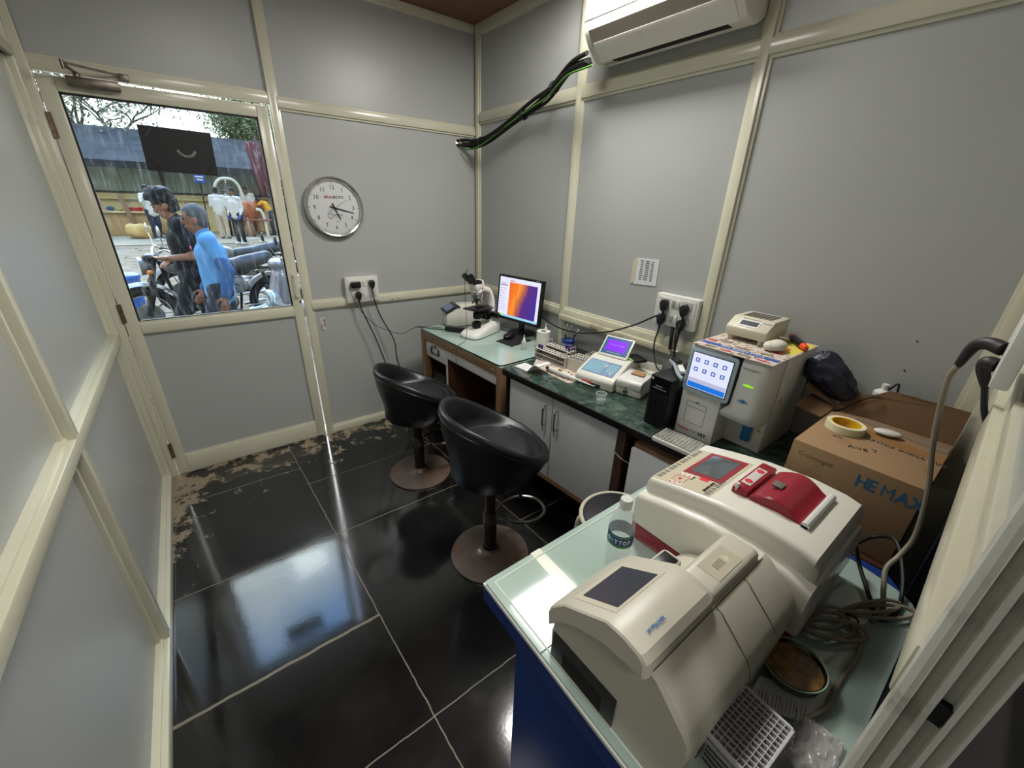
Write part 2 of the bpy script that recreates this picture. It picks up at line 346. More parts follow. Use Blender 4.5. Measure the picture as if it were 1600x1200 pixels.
for z in (1.86, 1.02, .18):
    h = MB().cyl((DX0-.002, YB-.004, z-.05), (DX0-.002, YB-.004, z+.05), .0045, n=12); h.span((DX0, YB+.0, z-.05), (DX0+.012, YB+.004, z+.05)); h.build('hinge', m_hinge, door)
m_steel = mat('brushed_steel', (176, 176, 174), .3, metal=1, var=.1, vs=20)
m_dsteel = mat('worn_closer_steel', (120, 112, 102), .38, metal=.9, var=.3, vs=25)
lt = MB().cyl((.482, YB-.014, 1.165), (.482, YB-.014, 1.03), .004, n=10).cyl((.482, YB+.003, 1.16), (.482, YB-.016, 1.16), .007, n=12).cyl((.482, YB+.003, 1.035), (.482, YB-.02, 1.035), .009, n=12)
lt.span((.474, YB-.002, 1.15), (.490, YB+.004, 1.172), bev=.001).span((.472, YB-.002, 1.018), (.492, YB+.004, 1.05), bev=.001); lt.build('door_latch', m_frame, door)
kh = MB().span((.492, YB-.001, .985), (.499, YB+.004, 1.0)); kh.build('keyhole', m_rub, door)
sp_ = MB().span((.508, YB-.003, 1.01), (.5135, YB+.004, 1.075)).build('strike_plate', m_dsteel, door)
# door closer
cl = thing('door_closer', 'worn silver hydraulic door closer with folded arm above the door window', 'door closer', (-.17, YB, 2.03))
MB().span((-.09, -.040, -.014), (.085, -.002, .022), bev=.006).build('closer_body', m_dsteel, cl)
MB().cyl((-.05, -.02, .022), (-.05, -.02, .038), .012, n=16).build('spindle', m_dsteel, cl)
MB().tube([(-.05, -.02, .036), (-.075, -.115, .046)], .007, 6).span((-.056, -.03, .034), (-.044, -.01, .040)).build('main_arm', m_dsteel, cl)
MB().tube([(-.075, -.115, .052), (.105, -.008, .052)], .0045, 6).cyl((-.075, -.115, .03), (-.075, -.115, .062), .007, n=10).build('forearm', m_dsteel, cl)
MB().span((.088, -.02, .03), (.125, -.001, .06), bev=.003).build('arm_bracket', m_dsteel, cl)
# black card stuck to the glass with a round sign behind
m_blk = mat('black_card', (24, 27, 28), .55)
cd = thing('black_card_sign', 'black rectangular card taped at its corners to the door glass', 'sign', (.073, YB+.012, 1.80))
MB().prism([(-.140, 0, .100), (.148, 0, .094), (.140, 0, -.105), (-.147, 0, -.096)], (0, .004, 0)).build('card', m_blk, cd)
m_tape = mat('dark_tape', (10, 11, 12), .3)
for x, z, a in ((-.107, .068, .6), (.108, .060, -.6), (-.105, -.070, -.6), (.108, -.076, .6)): MB().box((x, -.001, z), (.012, .002, .05), rot=(0, a, 0)).build('tape_strip', m_tape, cd)
m_ltr = mat('grey_print_on_card', (120, 128, 122), .5)
arc = MB()
for k in range(9):
    a = radians(200+k*17.5); arc.box((.028+.036*cos(a), -.001, .012+.034*sin(a)), (.009, .001, .012), rot=(0, -a-pi/2, 0))
arc.build('printed_arc', m_ltr, cd)
# near wall: window-track jamb beside the camera, rails and panel
def nw(x, z, off=0.0): return Vector((x, -.045+.03*x+off, z))
def nbox(x0, x1, z0, z1, d0, d1, bev=.002):
    """box on the near wall plane, from offset d0 to d1 along +y"""
    b = MB(); P = [nw(x0, z0, d0), nw(x1, z0, d0), nw(x1, z0, d1), nw(x0, z0, d1)]
    b.prism(P, (0, 0, z1-z0), bev=bev); return b
struct(nbox(.395, XR+.04, 1.20, 2.69, -.030, -.022, 0).build('wall_near', m_panel))
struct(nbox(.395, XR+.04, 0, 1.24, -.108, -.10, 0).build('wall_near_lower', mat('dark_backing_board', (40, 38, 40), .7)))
def ntrim(*a, m=None, **k): _tn[0] += 1; return struct(nbox(*a, **k).build('trim_%d' % _tn[0], m or m_frame))
ntrim(.392, XR, 1.232, 1.290, -.030, .001); ntrim(.392, XR, 1.286, 1.338, -.030, -.012, m=m_frame)
ntrim(XR-.045, XR+.01, 1.33, ZC, -.05, -.004); ntrim(.392, XR, 2.60, ZC, -.03, 0); ntrim(.392, XR, 0, .06, -.10, -.09)
ntrim(XR-.04, XR, 0, 1.24, -.06, .004)
# ribbed sliding-track jamb (vertical), its face looks to -x
jx = .366; jm = MB(); ys = [(-.0345, .004), (-.0385, .0), (-.0420, .0), (-.0440, .006), (-.0490, .0065), (-.0505, .0), (-.0540, .0), (-.0555, .0075), (-.0610, .008), (-.0625, .0), (-.0655, .0), (-.0668, .005), (-.0720, .005), (-.0735, .0), (-.0755, .0)]
jm.prism([(jx+dx, y, 0) for y, dx in ys]+[(jx+.03, -.0755, 0), (jx+.03, -.0345, 0)], (0, 0, 2.69))
jamb = struct(jm.build('trim_jamb', mat('grey_cream_aluminium', (200, 200, 190), .35, dirt=(150, 142, 128), ds=14, dlo=.58, dhi=.74), ang=0))
hl = MB().box((jx+.005, -.0572, 1.263), (.009, .0085, .020)).build('trim_latch_slot', mat('black_slot', (6, 6, 8), .8)); struct(hl)
# corridor behind the camera
m_cor = mat('dark_brown_corridor', (52, 40, 34), .7, var=.2)
struct(MB().span((-.6, -2.6, -.05), (2.4, -.16, 0)).build('floor_corridor', m_cor))
struct(MB().span((-.6, -2.65, 0), (2.4, -2.6, 2.7)).build('wall_corridor_end', m_cor))
struct(MB().span((2.35, -2.6, 0), (2.4, -.1, 2.7)).build('wall_corridor_right', m_cor))
struct(MB().span((-.6, -2.6, 0), (-.55, -.15, 2.7)).build('wall_corridor_left', m_cor))
struct(MB().span((-.6, -2.65, 2.68), (2.4, -.1, 2.73)).build('ceiling_corridor', m_cor))
struct(MB().span((jx+.035, -.20, 0), (2.35, -.18, 2.7)).build('wall_corridor_front', m_cor))
# two ceiling light fixtures, plus the added corridor fill panel
m_lamp = emat('led_panel_glow', (255, 252, 244), 6)
for lx, ly, lab in ((.36, 1.30, 'square white ceiling light on the door side of the room'), (1.50, 1.40, 'square white ceiling light in front of the air conditioner'), (.1, -1.3, 'square white ceiling light in the corridor behind the room')):
    c = thing('ceiling_light', lab, 'ceiling light', (lx, ly, ZC))
    MB().span((-.22, -.22, -.045), (.22, .22, 0), bev=.006).build('lamp_housing', mat('white_lamp_housing', (235, 235, 232), .4), c)
    MB().span((-.20, -.20, -.052), (.20, .20, -.045)).build('lamp_diffuser', m_lamp, c)
# ================================================================ FURNITURE
m_wood = mat('brown_varnished_wood', (134, 104, 74), .42, var=.18, vs=6, stretch=(1, 1, 8))
m_woodh = mat('brown_varnished_rail', (134, 104, 74), .42, var=.18, vs=6, stretch=(8, 1, 8))
m_dwood = mat('dark_red_brown_board', (84, 52, 34), .6, var=.25, vs=5)
m_lam = mat('white_marbled_laminate', (208, 208, 208), .38, var=.05, vs=7, bump=.05, bs=90, dirt=(140, 136, 130), ds=7, dlo=.62, dhi=.8)
m_gtop = mat('pale_green_glass_backing', (158, 178, 168), .12, var=.07, vs=7, spec=.6)
m_glassedge = mat('dark_green_glass_edge', (16, 44, 38), .12, spec=.7)
m_black = mat('black_satin_plastic', (20, 20, 22), .38)
m_cable = mat('black_cable', (20, 20, 22), .5)
m_chrome = mat('chrome', (200, 200, 200), .16, metal=1)
m_white = mat('white_plastic', (214, 214, 208), .35)
def plane_obj_axes(P, Q):
    d = (Vector(Q)-Vector(P)); return math.atan2(d.y, d.x)
# --- desk: front edge from (1.21,2.65) to (1.255,1.72); local x runs along the front to the right, local y to the wall
dk = thing('desk', 'brown wooden desk with white drawer fronts and green glass top in the corner', 'desk', (1.21, 2.655, 0), math.atan2(-.937, .046))
DL, DW, DH = .938, .545, .768
def dbox(name, lo, hi, m, par=dk, bev=.002): return MB().span(lo, hi, bev=bev).build(name, m, par)
for n, x in (('leg', 0), ('leg', DL-.045)): dbox('front_'+n, (x, 0, 0), (x+.045, .05, DH-.012), m_wood)
dbox('front_rail', (.045, 0, .695), (DL-.045, .05, DH-.012), m_woodh)
dbox('desk_top', (0, 0, DH-.014), (DL, DW, DH-.008), m_gtop)
gl = MB(); o = rrect(-.002, -.004, DL-.003, DW-.002, .035)
gl.prism([(x, y, DH-.007) for x, y in o], (0, 0, .007)); gl.build('glass_top', m_glassedge, dk, ang=30)
MB().prism([(x, y, DH-.0001) for x, y in rrect(.001, -.001, DL-.006, DW-.005, .032)], (0, 0, .0008)).build('glass_surface', m_gtop, dk, ang=0)
dr = dbox('drawer', (.05, .012, .575), (.315, .03, .688), m_lam)
hb = MB().span((.13, .003, .615), (.235, .012, .622)).span((.13, .001, .615), (.137, .012, .66)).span((.228, .001, .615), (.235, .012, .66)); hb.tor((.155, .005, .655), .018, .0025, 'Y', 14, 6, 0, pi).tor((.212, .005, .655), .018, .0025, 'Y', 14, 6, 0, pi)
hb.build('drawer_handle', mat('dark_bronze', (92, 92, 90), .35, metal=.8), dr)
MB().cyl((.18, .013, .672), (.18, .008, .672), .008, n=12).build('keyhole', m_black, dr)
dr2 = dbox('drawer', (.33, .012, .628), (DL-.05, .03, .688), m_lam)
dbox('side_panel', (0, .05, .05), (.02, DW, DH-.015), m_dwood); dbox('side_panel', (DL-.025, .05, .0), (DL-.004, DW, DH-.016), m_dwood)
dbox('partition', (.315, .018, .06), (.333, DW, .69), m_dwood); dbox('partition_edge', (.313, .014, .06), (.335, .018, .69), mat('white_edge_strip', (205, 200, 190), .5)); dbox('back_panel', (.02, DW-.02, .05), (DL-.02, DW, .7), m_dwood)
dbox('shelf', (.333, .06, .16), (DL-.03, DW-.02, .178), mat('light_brown_board', (142, 104, 70), .6, var=.15))
MB().prism([(.62, .06, .178), (.60, .5, .178), (.90, .5, .178), (.90, .06, .178)], (0, 0, .002)).build('shelf_liner', mat('tan_board', (160, 122, 84), .7), dk)
text('lettering', '▬▬', .012, mat('white_print', (225, 225, 220), .5), (DL-.09, -.001, .725), (1, 0, 0), (0, 0, 1), dk)
# computer tower below the desk
ct = thing('computer_tower', 'black computer tower standing in the left bay below the desk', 'computer', (1.36, 2.49, .0), math.atan2(-.937, .046)+pi/2)
MB().span((-.10, -.09, .06), (.26, .09, .46), bev=.004).build('case', m_black, ct)
MB().span((-.104, -.07, .33), (-.099, .07, .43)).build('drive_bay', mat('dark_grey_plastic', (44, 44, 46), .4), ct)
MB().span((-.104, -.05, .20), (-.1, -.02, .28)).build('front_ports', m_steel, ct)
MB().span((-.08, -.08, 0), (.24, .08, .06)).build('case_stand', m_dwood, ct)
# --- green marble counter with cabinets
mm = bpy.data.materials.new('green_marble'); mm.use_nodes = True; t = mm.node_tree; L = t.links.new; bs = t.nodes['Principled BSDF']
tcn = t.nodes.new('ShaderNodeTexCoord'); n1 = t.nodes.new('ShaderNodeTexNoise'); n1.inputs['Scale'].default_value = 9; n1.inputs['Detail'].default_value = 12; n1.inputs['Distortion'].default_value = 1.1; n1.inputs['Roughness'].default_value = .72; L(tcn.outputs['Object'], n1.inputs['Vector'])
r = t.nodes.new('ShaderNodeValToRGB'); r.color_ramp.elements[0].position = .36; r.color_ramp.elements[0].color = rgb(24, 34, 31); r.color_ramp.elements[1].position = .72; r.color_ramp.elements[1].color = rgb(108, 124, 112)
e = r.color_ramp.elements.new(.52); e.color = rgb(52, 70, 61); L(n1.outputs['Fac'], r.inputs[0]); L(r.outputs[0], bs.inputs['Base Color']); bs.inputs['Roughness'].default_value = .14
CNL, CNA = (1.246, 1.69, 0), math.atan2(-1.09, .08)
wt = thing('worktop', 'green marble worktop with black edge along the right wall', 'worktop', CNL, CNA)
cn = thing('cabinet', 'white cabinet with two chrome-handled doors below the green worktop', 'cabinet', CNL, CNA)
CH, CT = .768, .03
cd_ = .555
MB().span((0, 0, CH-CT), (1.36, cd_+.0, CH), bev=.003).build('slab', mm, wt)
MB().span((0, -.004, CH-.037), (1.36, .02, CH-.002), bev=.003).build('worktop_edge', mat('black_stone_edge', (16, 18, 17), .3, dirt=(120, 120, 110), ds=40, dlo=.66, dhi=.76), wt)
text('lettering', '▬▬', .014, mat('white_print', (225, 225, 220), .5), (.545, -.003, CH-.026), (1, 0, 0), (0, 0, 1), wt)
ZB0 = .215
MB().span((.01, .05, ZB0), (.03, cd_-.02, CH-CT), bev=.001).build('cabinet_side', mat('grey_white_edge', (150, 150, 148), .5), cn)
MB().span((.0, .03, 0.0), (.012, .06, CH-.04)).build('edge_strip', m_black, cn)
for a_, b_, hx in ((.035, .362, .322), (.367, .755, .405)):
    dd = MB().span((a_, .032, ZB0+.012), (b_, .05, CH-CT-.012), bev=.0015).build('cabinet_door', m_lam, cn)
    hz = .60; hh = MB().tube(bez([(hx, .032, hz+.055), (hx, .008, hz+.05), (hx, .006, hz), (hx, .008, hz-.05), (hx, .032, hz-.055)], 6), .0058, 8)
    for q in (.042, -.042): hh.cyl((hx, .008, hz+q-.008), (hx, .008, hz+q+.008), .007, n=12)
    hh.cyl((hx, .010, hz-.055), (hx, .012, hz-.092), .0045, .002, n=8); hh.build('door_handle', m_chrome, dd)
MB().span((.03, .03, ZB0-.014), (.76, .055, ZB0+.012)).build('bottom_rail', m_woodh, cn)
MB().span((.03, .05, ZB0-.014), (.76, cd_-.02, ZB0)).build('cabinet_base', m_dwood, cn)
MB().span((.757, .035, .02), (.797, .075, CH-CT), bev=.001).build('post', mat('dark_brown_post', (70, 48, 38), .5, var=.2), cn)
MB().span((.762, .075, .02), (.78, cd_-.02, CH-CT)).build('cabinet_side', m_dwood, cn)
_tw = MB().tube(bez([(.745, .028, .60), (.80, .02, .585), (.86, .027, .577)], 6), .0015, 6).build('tie_wire', m_steel); _tw.location = CNL; _tw.rotation_euler = (0, 0, CNA); tag(_tw, 'thin wire tied between the dark cabinet post and the low cabinet door', 'wire')
MB().span((.02, cd_-.03, ZB0), (.78, cd_-.02, CH-CT)).build('cabinet_back', m_dwood, cn)
for x in (.06, .72): MB().span((x, .30, 0), (x+.04, .34, ZB0-.014)).build('cabinet_foot', m_black, cn)
# second low cabinet under the counter
c2 = thing('low_cabinet', 'white-fronted low cabinet under the right end of the green counter', 'cabinet', (1.314, .845, 0), math.atan2(-1.09, .08))
MB().span((.0, .02, .04), (.50, .46, .690), bev=.002).build('body', m_wood, c2)
MB().span((.0, .0, .05), (.50, .018, .672), bev=.002).build('door', m_lam, c2)
text('scribble', 'z%', .02, mat('black_ink', (25, 25, 30), .6), (.17, -.0008, .60), (1, 0, -.25), (0, 0, 1), c2)
for x in (.02, .44): MB().span((x, .03, 0), (x+.04, .42, .04)).build('cabinet_foot', m_black, c2)
# side stand below the carton
ss = thing('side_stand', 'low dark wooden stand below the large carton by the right wall', 'stand', (1.55, .16, 0))
MB().span((-.20, -.15, .67), (.22, .17, .70), bev=.002).build('stand_top', m_dwood, ss)
for x in (-.18, .18):
    for y in (-.13, .14): MB().span((x, y, 0), (x+.03, y+.03, .67)).build('leg', m_dwood, ss)
# --- blue reception table in front
m_blue = mat('blue_laminate', (16, 50, 118), .42, var=.05, vs=3)
m_tabw = mat('white_table_edge', (212, 214, 208), .4, dirt=(120, 90, 70), ds=60, dlo=.66, dhi=.74)
tb_ = thing('reception_table', 'blue table with white edging and pale green glass top in the foreground', 'table', (.392, .585, 0), math.atan2(-.43, -.013)-0)
# local x runs from the far-left corner toward the camera; local y to the right (+x world)
tb_.rotation_euler = (0, 0, 0); tb_.location = (0, 0, 0)
O = [(.389, .586), (.377, -.070), (1.16, -.072), (1.25, .005), (1.262, .585)]
def inset(k):
    cx, cy = .82, .26; return [(x+(cx-x)/abs(cx-x)*k if abs(cx-x) > .1 else x, y+(cy-y)/abs(cy-y)*k) for x, y in O]
MB().prism([(x, y, .705) for x, y in O], (0, 0, .0546)).build('table_top', m_blue, tb_, ang=20)
MB().prism([(.3885, .5865, .752), (.3765, -.070, .752), (.388, -.070, .752), (.400, .575, .752), (1.262, .574, .752), (1.262, .5865, .752)], (0, 0, .0081)).build('white_edging', m_tabw, tb_, ang=20)
def pl(x0, y0, x1, y1, a, b, name, m):
    return MB().span((x0, y0, a), (x1, y1, b), bev=.002).build(name, m, tb_)
pl(.425, -.06, .445, .495, 0, .706, 'side_panel', m_blue); pl(1.19, -.02, 1.21, .495, 0, .706, 'side_panel', m_blue); pl(.445, .475, 1.19, .495, .12, .706, 'front_panel', m_blue)
m_tgl = mat('table_glass_pale_green', (170, 190, 180), .07, spec=.7, coat=.6, var=.05, vs=9, dirt=(196, 200, 186), ds=3, dlo=.6, dhi=.75)
def rpoly(pts, rad):
    out = []
    n = len(pts)
    for i in range(n):
        p0, p, p1 = Vector(pts[i-1]), Vector(pts[i]), Vector(pts[(i+1) % n]); a = (p0-p).normalized(); b = (p1-p).normalized(); r_ = rad[i]
        A, B = p+a*r_, p+b*r_
        for k in range(7): t_ = k/6; out.append((1-t_)**2*A+2*t_*(1-t_)*p+t_*t_*B)
    return out
G = [(.392, .583), (.388, .375), (1.248, .372), (1.250, .583)]
G2 = [(.388, .372), (.381, -.066), (1.18, -.070), (1.215, .04), (1.248, .369)]
MB().prism([(p.x, p.y, .7602) for p in rpoly(G, (.006, .002, .002, .05))], (0, 0, .0078)).build('glass_top', m_tgl, tb_, ang=25)
MB().prism([(p.x, p.y, .7602) for p in rpoly(G2, (.002, .006, .05, .06, .002))], (0, 0, .0078)).build('glass_top', m_tgl, tb_, ang=25)
m_edge = mat('white_glass_reflex_strip', (222, 230, 222), .15)
e_ = MB()
for (x0, y0), (x1, y1) in (((.409, .566), (1.2, .566)), ((.409, .566), (.396, -.05))):
    e_.tube([(x0, y0, .768), (x1, y1, .768)], .0022, 6)
e_.build('bevel_line', m_edge, tb_)
MB().prism([(.535, .585, .7682), (.567, .585, .7682), (.560, .37, .7682), (.528, .37, .7682)], (0, 0, .0003)).build('cream_strip', mat('cream_strip_under_glass', (206, 206, 184), .25), tb_, ang=0)
# --- tub stools
m_lea = mat('black_leatherette', (20, 20, 23), .34, bump=.25, bs=260, spec=.55)
m_seat = mat('dark_grey_leatherette', (34, 35, 38), .4, bump=.2, bs=260)
m_rust = mat('rust_brown_steel', (122, 108, 98), .34, metal=.4, var=.18, vs=7, dirt=(120, 84, 62), ds=6, dlo=.5, dhi=.7)
m_rustp = mat('rusty_chrome_pole', (74, 56, 48), .25, metal=.7, var=.3, vs=14)
def stool(name, label, x, y, az, zb, top_b, top_f):
    s_ = thing(name, label, 'stool', (x, y, 0), az)        # local +x is the open front
    # shell: outer surface, rim, inner surface
    n = 56; rings = []
    def rim(a):
        c = (1-cos(a))/2                               # 0 front .. 1 back
        c = .6*c*c*(3-2*c)+.4*c**.6
        return top_f+(top_b-top_f)*c
    def R(a, k): return (.232+.018*cos(a))*k+.0
    seatz = zb+.135
    for kind in range(13):
        ring = []
        for j in range(n):
            a = 2*pi*j/n; zt = rim(a); ca, sa = cos(a), sin(a)
            if kind == 0: r_, z = .09, zb
            elif kind == 1: r_, z = .155, zb+.006
            elif kind == 2: r_, z = .180, zb+.025
            elif kind == 3: r_, z = R(a, .845), zb+(zt-zb)*.30
            elif kind == 4: r_, z = R(a, .97), zb+(zt-zb)*.64
            elif kind == 5: r_, z = R(a, 1.02), zt-.028
            elif kind == 6: r_, z = R(a, 1.02), zt-.010
            elif kind == 7: r_, z = R(a, .985), zt+.002
            elif kind == 8: r_, z = R(a, .93), zt+.001
            elif kind == 9: r_, z = R(a, .885), zt-.015
            elif kind == 10: r_, z = R(a, .83), max(seatz+.006, zt-(zt-seatz)*.55)
            elif kind == 11: r_, z = R(a, .78), seatz-.004
            else: r_, z = R(a, .3), seatz+.0
            ring.append((r_*ca, r_*1.06*sa, z))
        rings.append(ring)
    MB().loft(rings).build('shell', m_lea, s_, ang=0); 
    s_.children[0].data.shade_smooth()
    cu = MB(); pr = []
    for r_, z in ((.001, seatz+.022), (.08, seatz+.023), (.14, seatz+.020), (.175, seatz+.008), (.182, seatz-.008)): pr.append([(r_*cos(2*pi*j/40)*1.0, r_*1.08*sin(2*pi*j/40), z) for j in range(40)])
    cu.loft(pr[::-1], cap=False); o = cu.build('seat_cushion', m_seat, s_, ang=0); o.data.shade_smooth()
    # piping seam around the rim
    MB().tube([((R(2*pi*j/n, 1.022))*cos(2*pi*j/n), R(2*pi*j/n, 1.022)*1.06*sin(2*pi*j/n), rim(2*pi*j/n)-.030) for j in range(n)], .0022, 6, closed=True).build('piping', m_lea, s_)
    MB().lathe([(.024, .20), (.024, zb+.005)], n=24).build('gas_column', m_rustp, s_)
    MB().lathe([(.031, .028), (.031, .25), (.027, .256), (.025, .26)], n=28).build('pole', m_rustp, s_)
    MB().lathe([(.034, .03), (.035, .045), (.033, .06), (.031, .062)], n=28).build('pole_ring', m_black, s_)
    MB().lathe([(.001, .001), (.186, .001), (.192, .004), (.190, .010), (.165, .0145), (.10, .0185), (.06, .024), (.045, .032), (.036, .045)], n=56).build('base', m_rust, s_)
    fr = MB(); P = [(.028, -.02, .23), (.10, -.075, .222), (.19, -.095, .215), (.265, -.06, .21), (.285, 0, .21), (.265, .06, .21), (.19, .095, .215), (.10, .075, .222), (.028, .02, .23)]
    fr.tube(bez(P, 6), .0085, 10); fr.cyl((0, 0, .205), (0, 0, .245), .036, n=24); fr.build('footrest', mat('scuffed_chrome', (128, 124, 120), .25, metal=.9), s_)
    MB().tube(bez([(.02, -.02, zb-.01), (.06, -.10, zb-.02), (.07, -.15, zb-.03)], 5), .004, 8).sph((.072, -.158, zb-.035), (.008, .018, .006)).build('lift_lever', m_black, s_)
    MB().span((-.006, -.003, -.004), (.006, .003, .004)).build('t', m_black).data
    return s_
def _rm():
    for o in [o for o in COL.objects if o.name.startswith('t') and o.type == 'MESH' and o.name.split('.')[0] == 't']: bpy.data.objects.remove(o)
stool('tub_stool', 'black tub bar stool in front, standing beside the blue table corner', .868, 1.25, radians(-11), .485, .835, .61)
stool('tub_stool', 'black tub bar stool behind the other one, near the wooden desk', .88, 2.065, radians(-4), .41, .74, .53)
_rm()
# low round stool with cream rim
rs = thing('round_stool', 'low round metal stool with black seat and cream rim by the cabinet', 'stool', (1.115, .715, 0))
m_crm = mat('cream_enamel_steel', (206, 200, 180), .35)
MB().lathe([(.001, .502), (.12, .502), (.140, .498), (.146, .490), (.146, .484)], n=48).build('seat', m_seat, rs)
MB().tor((0, 0, .488), .150, .009, 'Z', 48, 10).build('rim', m_crm, rs)
for k in range(4):
    a = pi/4+k*pi/2; MB().tube(bez([(.13*cos(a), .13*sin(a), .485), (.158*cos(a), .158*sin(a), .44), (.16*cos(a), .16*sin(a), .2), (.17*cos(a), .17*sin(a), 0.006)], 5), .011, 10).build('leg', m_crm, rs)
MB().tor((0, 0, .16), .158, .006, 'Z', 40, 8).build('ring_brace', m_crm, rs)
# ================================================================ THINGS ON THE DESK
DZ = .7692
m_beige = mat('beige_plastic', (196, 190, 168), .4, var=.03, vs=5)
m_off = mat('off_white_plastic', (212, 210, 198), .36, var=.03, vs=6)
m_dgrey = mat('dark_grey_plastic', (44, 44, 46), .4)
m_cord = mat('grey_cord', (150, 140, 122), .5)
def wire(name, label, pts, r, m=None, cat='cable', group=None, n=8):
    return tag(MB().tube(bez(pts, n), r, 8).build(name, m or m_cable), label, cat, group)
# small white PCR-like analyser with tilted screen
a = thing('bench_analyser', 'small white bench device with tilted dark touch screen at the back of the desk', 'lab device', (1.395, 2.625, DZ), radians(-14))
pr = [(0, 0), (.245, 0), (.245, .145), (.225, .150), (.075, .150), (.01, .115), (-.004, .09)]
b = MB().prism([(x, -.07, z) for x, z in pr], (0, .145, 0), bev=.006); b.build('housing', m_off, a)
q = MB(); q.prism([(-.012, -.078, .108), (.078, -.078, .158), (.098, -.078, .150), (.10, -.078, .141), (.075, -.078, .143), (-.008, -.078, .098)], (0, .158, 0), bev=.003); q.build('screen_bezel', mat('navy_black_plastic', (26, 28, 38), .3), a)
sc_ = MB(); ux = Vector((.09, 0, .05)).normalized(); o0 = Vector((.002, -.062, .1175)); sc_.prism([o0, o0+ux*.062, o0+ux*.062+Vector((0, .126, 0)), o0+Vector((0, .126, 0))], (-.0006, 0, .0012)); sc_.build('screen', emat('dim_blue_screen', (92, 110, 140), .55), a)
text('lettering', 'ThermoLine', .012, m_dgrey, (-.0055, .03, .078), (0, -1, 0), (0, 0, 1), a)
MB().span((.0, -.072, -.0), (.24, .072, .004)).build('foot_strip', m_black, a)
# microscope: local +x is its front (toward the user, base toe), built then turned
ms = thing('microscope', 'white and black binocular microscope on the desk', 'microscope', (1.508, 2.298, DZ), radians(196))
mw = mat('white_enamel', (222, 222, 216), .22, coat=.4); mk = mat('black_enamel', (16, 16, 18), .3)
rings = []
for x, w, h in ((-.135, .052, .07), (-.125, .062, .078), (-.06, .066, .075), (.0, .070, .062), (.06, .078, .050), (.11, .080, .040), (.145, .070, .028), (.160, .045, .012)):
    rings.append([(x, w*yy, .006+(h)*zz) for yy, zz in ((-1, 0), (-1.0, .55), (-.86, .86), (-.6, 1), (.6, 1), (.86, .86), (1.0, .55), (1, 0))])
MB().loft(rings).build('base', mw, ms, ang=50)
MB().prism([(-.13, -.056, 0), (.13, -.07, 0), (.13, .07, 0), (-.13, .056, 0)], (0, 0, .008)).build('base_pad', mk, ms)
MB().lathe([(.030, .060), (.034, .085), (.030, .095), (.022, .10)], (.055, 0, 0)).build('lamp_collector', mk, ms)
ar = MB(); P = bez([(-.085, 0, .05), (-.10, 0, .14), (-.098, 0, .22), (-.07, 0, .285), (-.02, 0, .31), (.02, 0, .315)], 5)
rg = []
for i, p in enumerate(P):
    t_ = (P[min(i+1, len(P)-1)]-P[max(i-1, 0)]).normalized(); nn = Vector((t_.z, 0, -t_.x)); w, d_ = .024, .026-.006*i/len(P)
    rg.append([p+nn*(d_*cos(q))+Vector((0, w*sin(q), 0)) for q in [2*pi*j/16 for j in range(16)]])
ar.loft(rg); ar.build('arm', mw, ms)
MB().box((.035, 0, .187), (.16, .135, .009), bev=.002).box((-.03, 0, .165), (.10, .05, .045), bev=.006).box((.02, .0, .198), (.07, .03, .008), bev=.002).build('stage', mk, ms)
MB().lathe([(.022, .118), (.028, .125), (.028, .155), (.020, .165)], (.05, 0, 0)).build('condenser', mk, ms)
MB().span((-.06, -.035, .10), (-.02, .035, .19), bev=.006).cyl((-.04, 0, .11), (-.03, 0, .19), .03).build('stage_carrier', mk, ms)
for s_ in (-1, 1): MB().cyl((-.095, s_*.02, .125), (-.095, s_*.062, .125), .024, .022).cyl((-.095, s_*.062, .125), (-.095, s_*.08, .125), .013).build('focus_knob', mk, ms)
MB().lathe([(.020, .258), (.036, .262), (.040, .276), (.040, .288), (.030, .296)], (.05, 0, 0)).build('nosepiece', m_steel, ms)
for k in range(4):
    a_ = k*pi/2+.6; c0 = Vector((.05, 0, .262)); d_ = Vector((.35*cos(a_), .35*sin(a_), -1)).normalized(); c1 = c0+Vector((.018*cos(a_), .018*sin(a_), 0))
    MB().cyl(c1, c1+d_*.022, .011, n=14).cyl(c1+d_*.022, c1+d_*.042, .009, .005, n=14).build('objective', m_chrome if k % 2 else mk, ms)
MB().lathe([(.034, .296), (.036, .312), (.030, .325)], (.05, 0, 0)).box((.055, 0, .345), (.085, .075, .05), rot=(0, .35, 0), bev=.012).build('head', mw, ms)
for s_ in (-1, 1):
    o_ = Vector((.080, s_*.018, .358)); d_ = Vector((.62, s_*.10, .55)).normalized()
    ey = MB().cyl(o_, o_+d_*.055, .0165, n=18).cyl(o_+d_*.05, o_+d_*.085, .0195, .018, n=18); ey.build('eyepiece', mk, ms)
MB().box((.062, 0, .366), (.05, .078, .03), rot=(0, -.2, 0), bev=.008).build('eyepiece_bridge', mk, ms)
wire('thin_cable', 'thin black cable hanging from the microscope eyepiece down over the desk front', [(1.365, 2.258, 1.19), (1.375, 2.26, 1.22), (1.35, 2.253, 1.19), (1.335, 2.23, 1.05), (1.33, 2.21, .93), (1.30, 2.17, .80), (1.215, 2.13, .775), (1.195, 2.12, .70), (1.20, 2.12, .57)], .0016)
ch = thing('cable_adapter', 'black inline adapter and lead lying on the desk by the microscope', 'adapter', (1.375, 2.44, DZ))
MB().box((0, 0, .018), (.05, .14, .032), rot=(0, 0, .6), bev=.006).build('adapter_body', m_black, ch)
MB().tube(bez([(-.03, .05, .01), (-.08, .10, .006), (-.13, .16, .006), (-.19, .24, .004)], 6), .003, 6).build('lead', m_cable, ch)
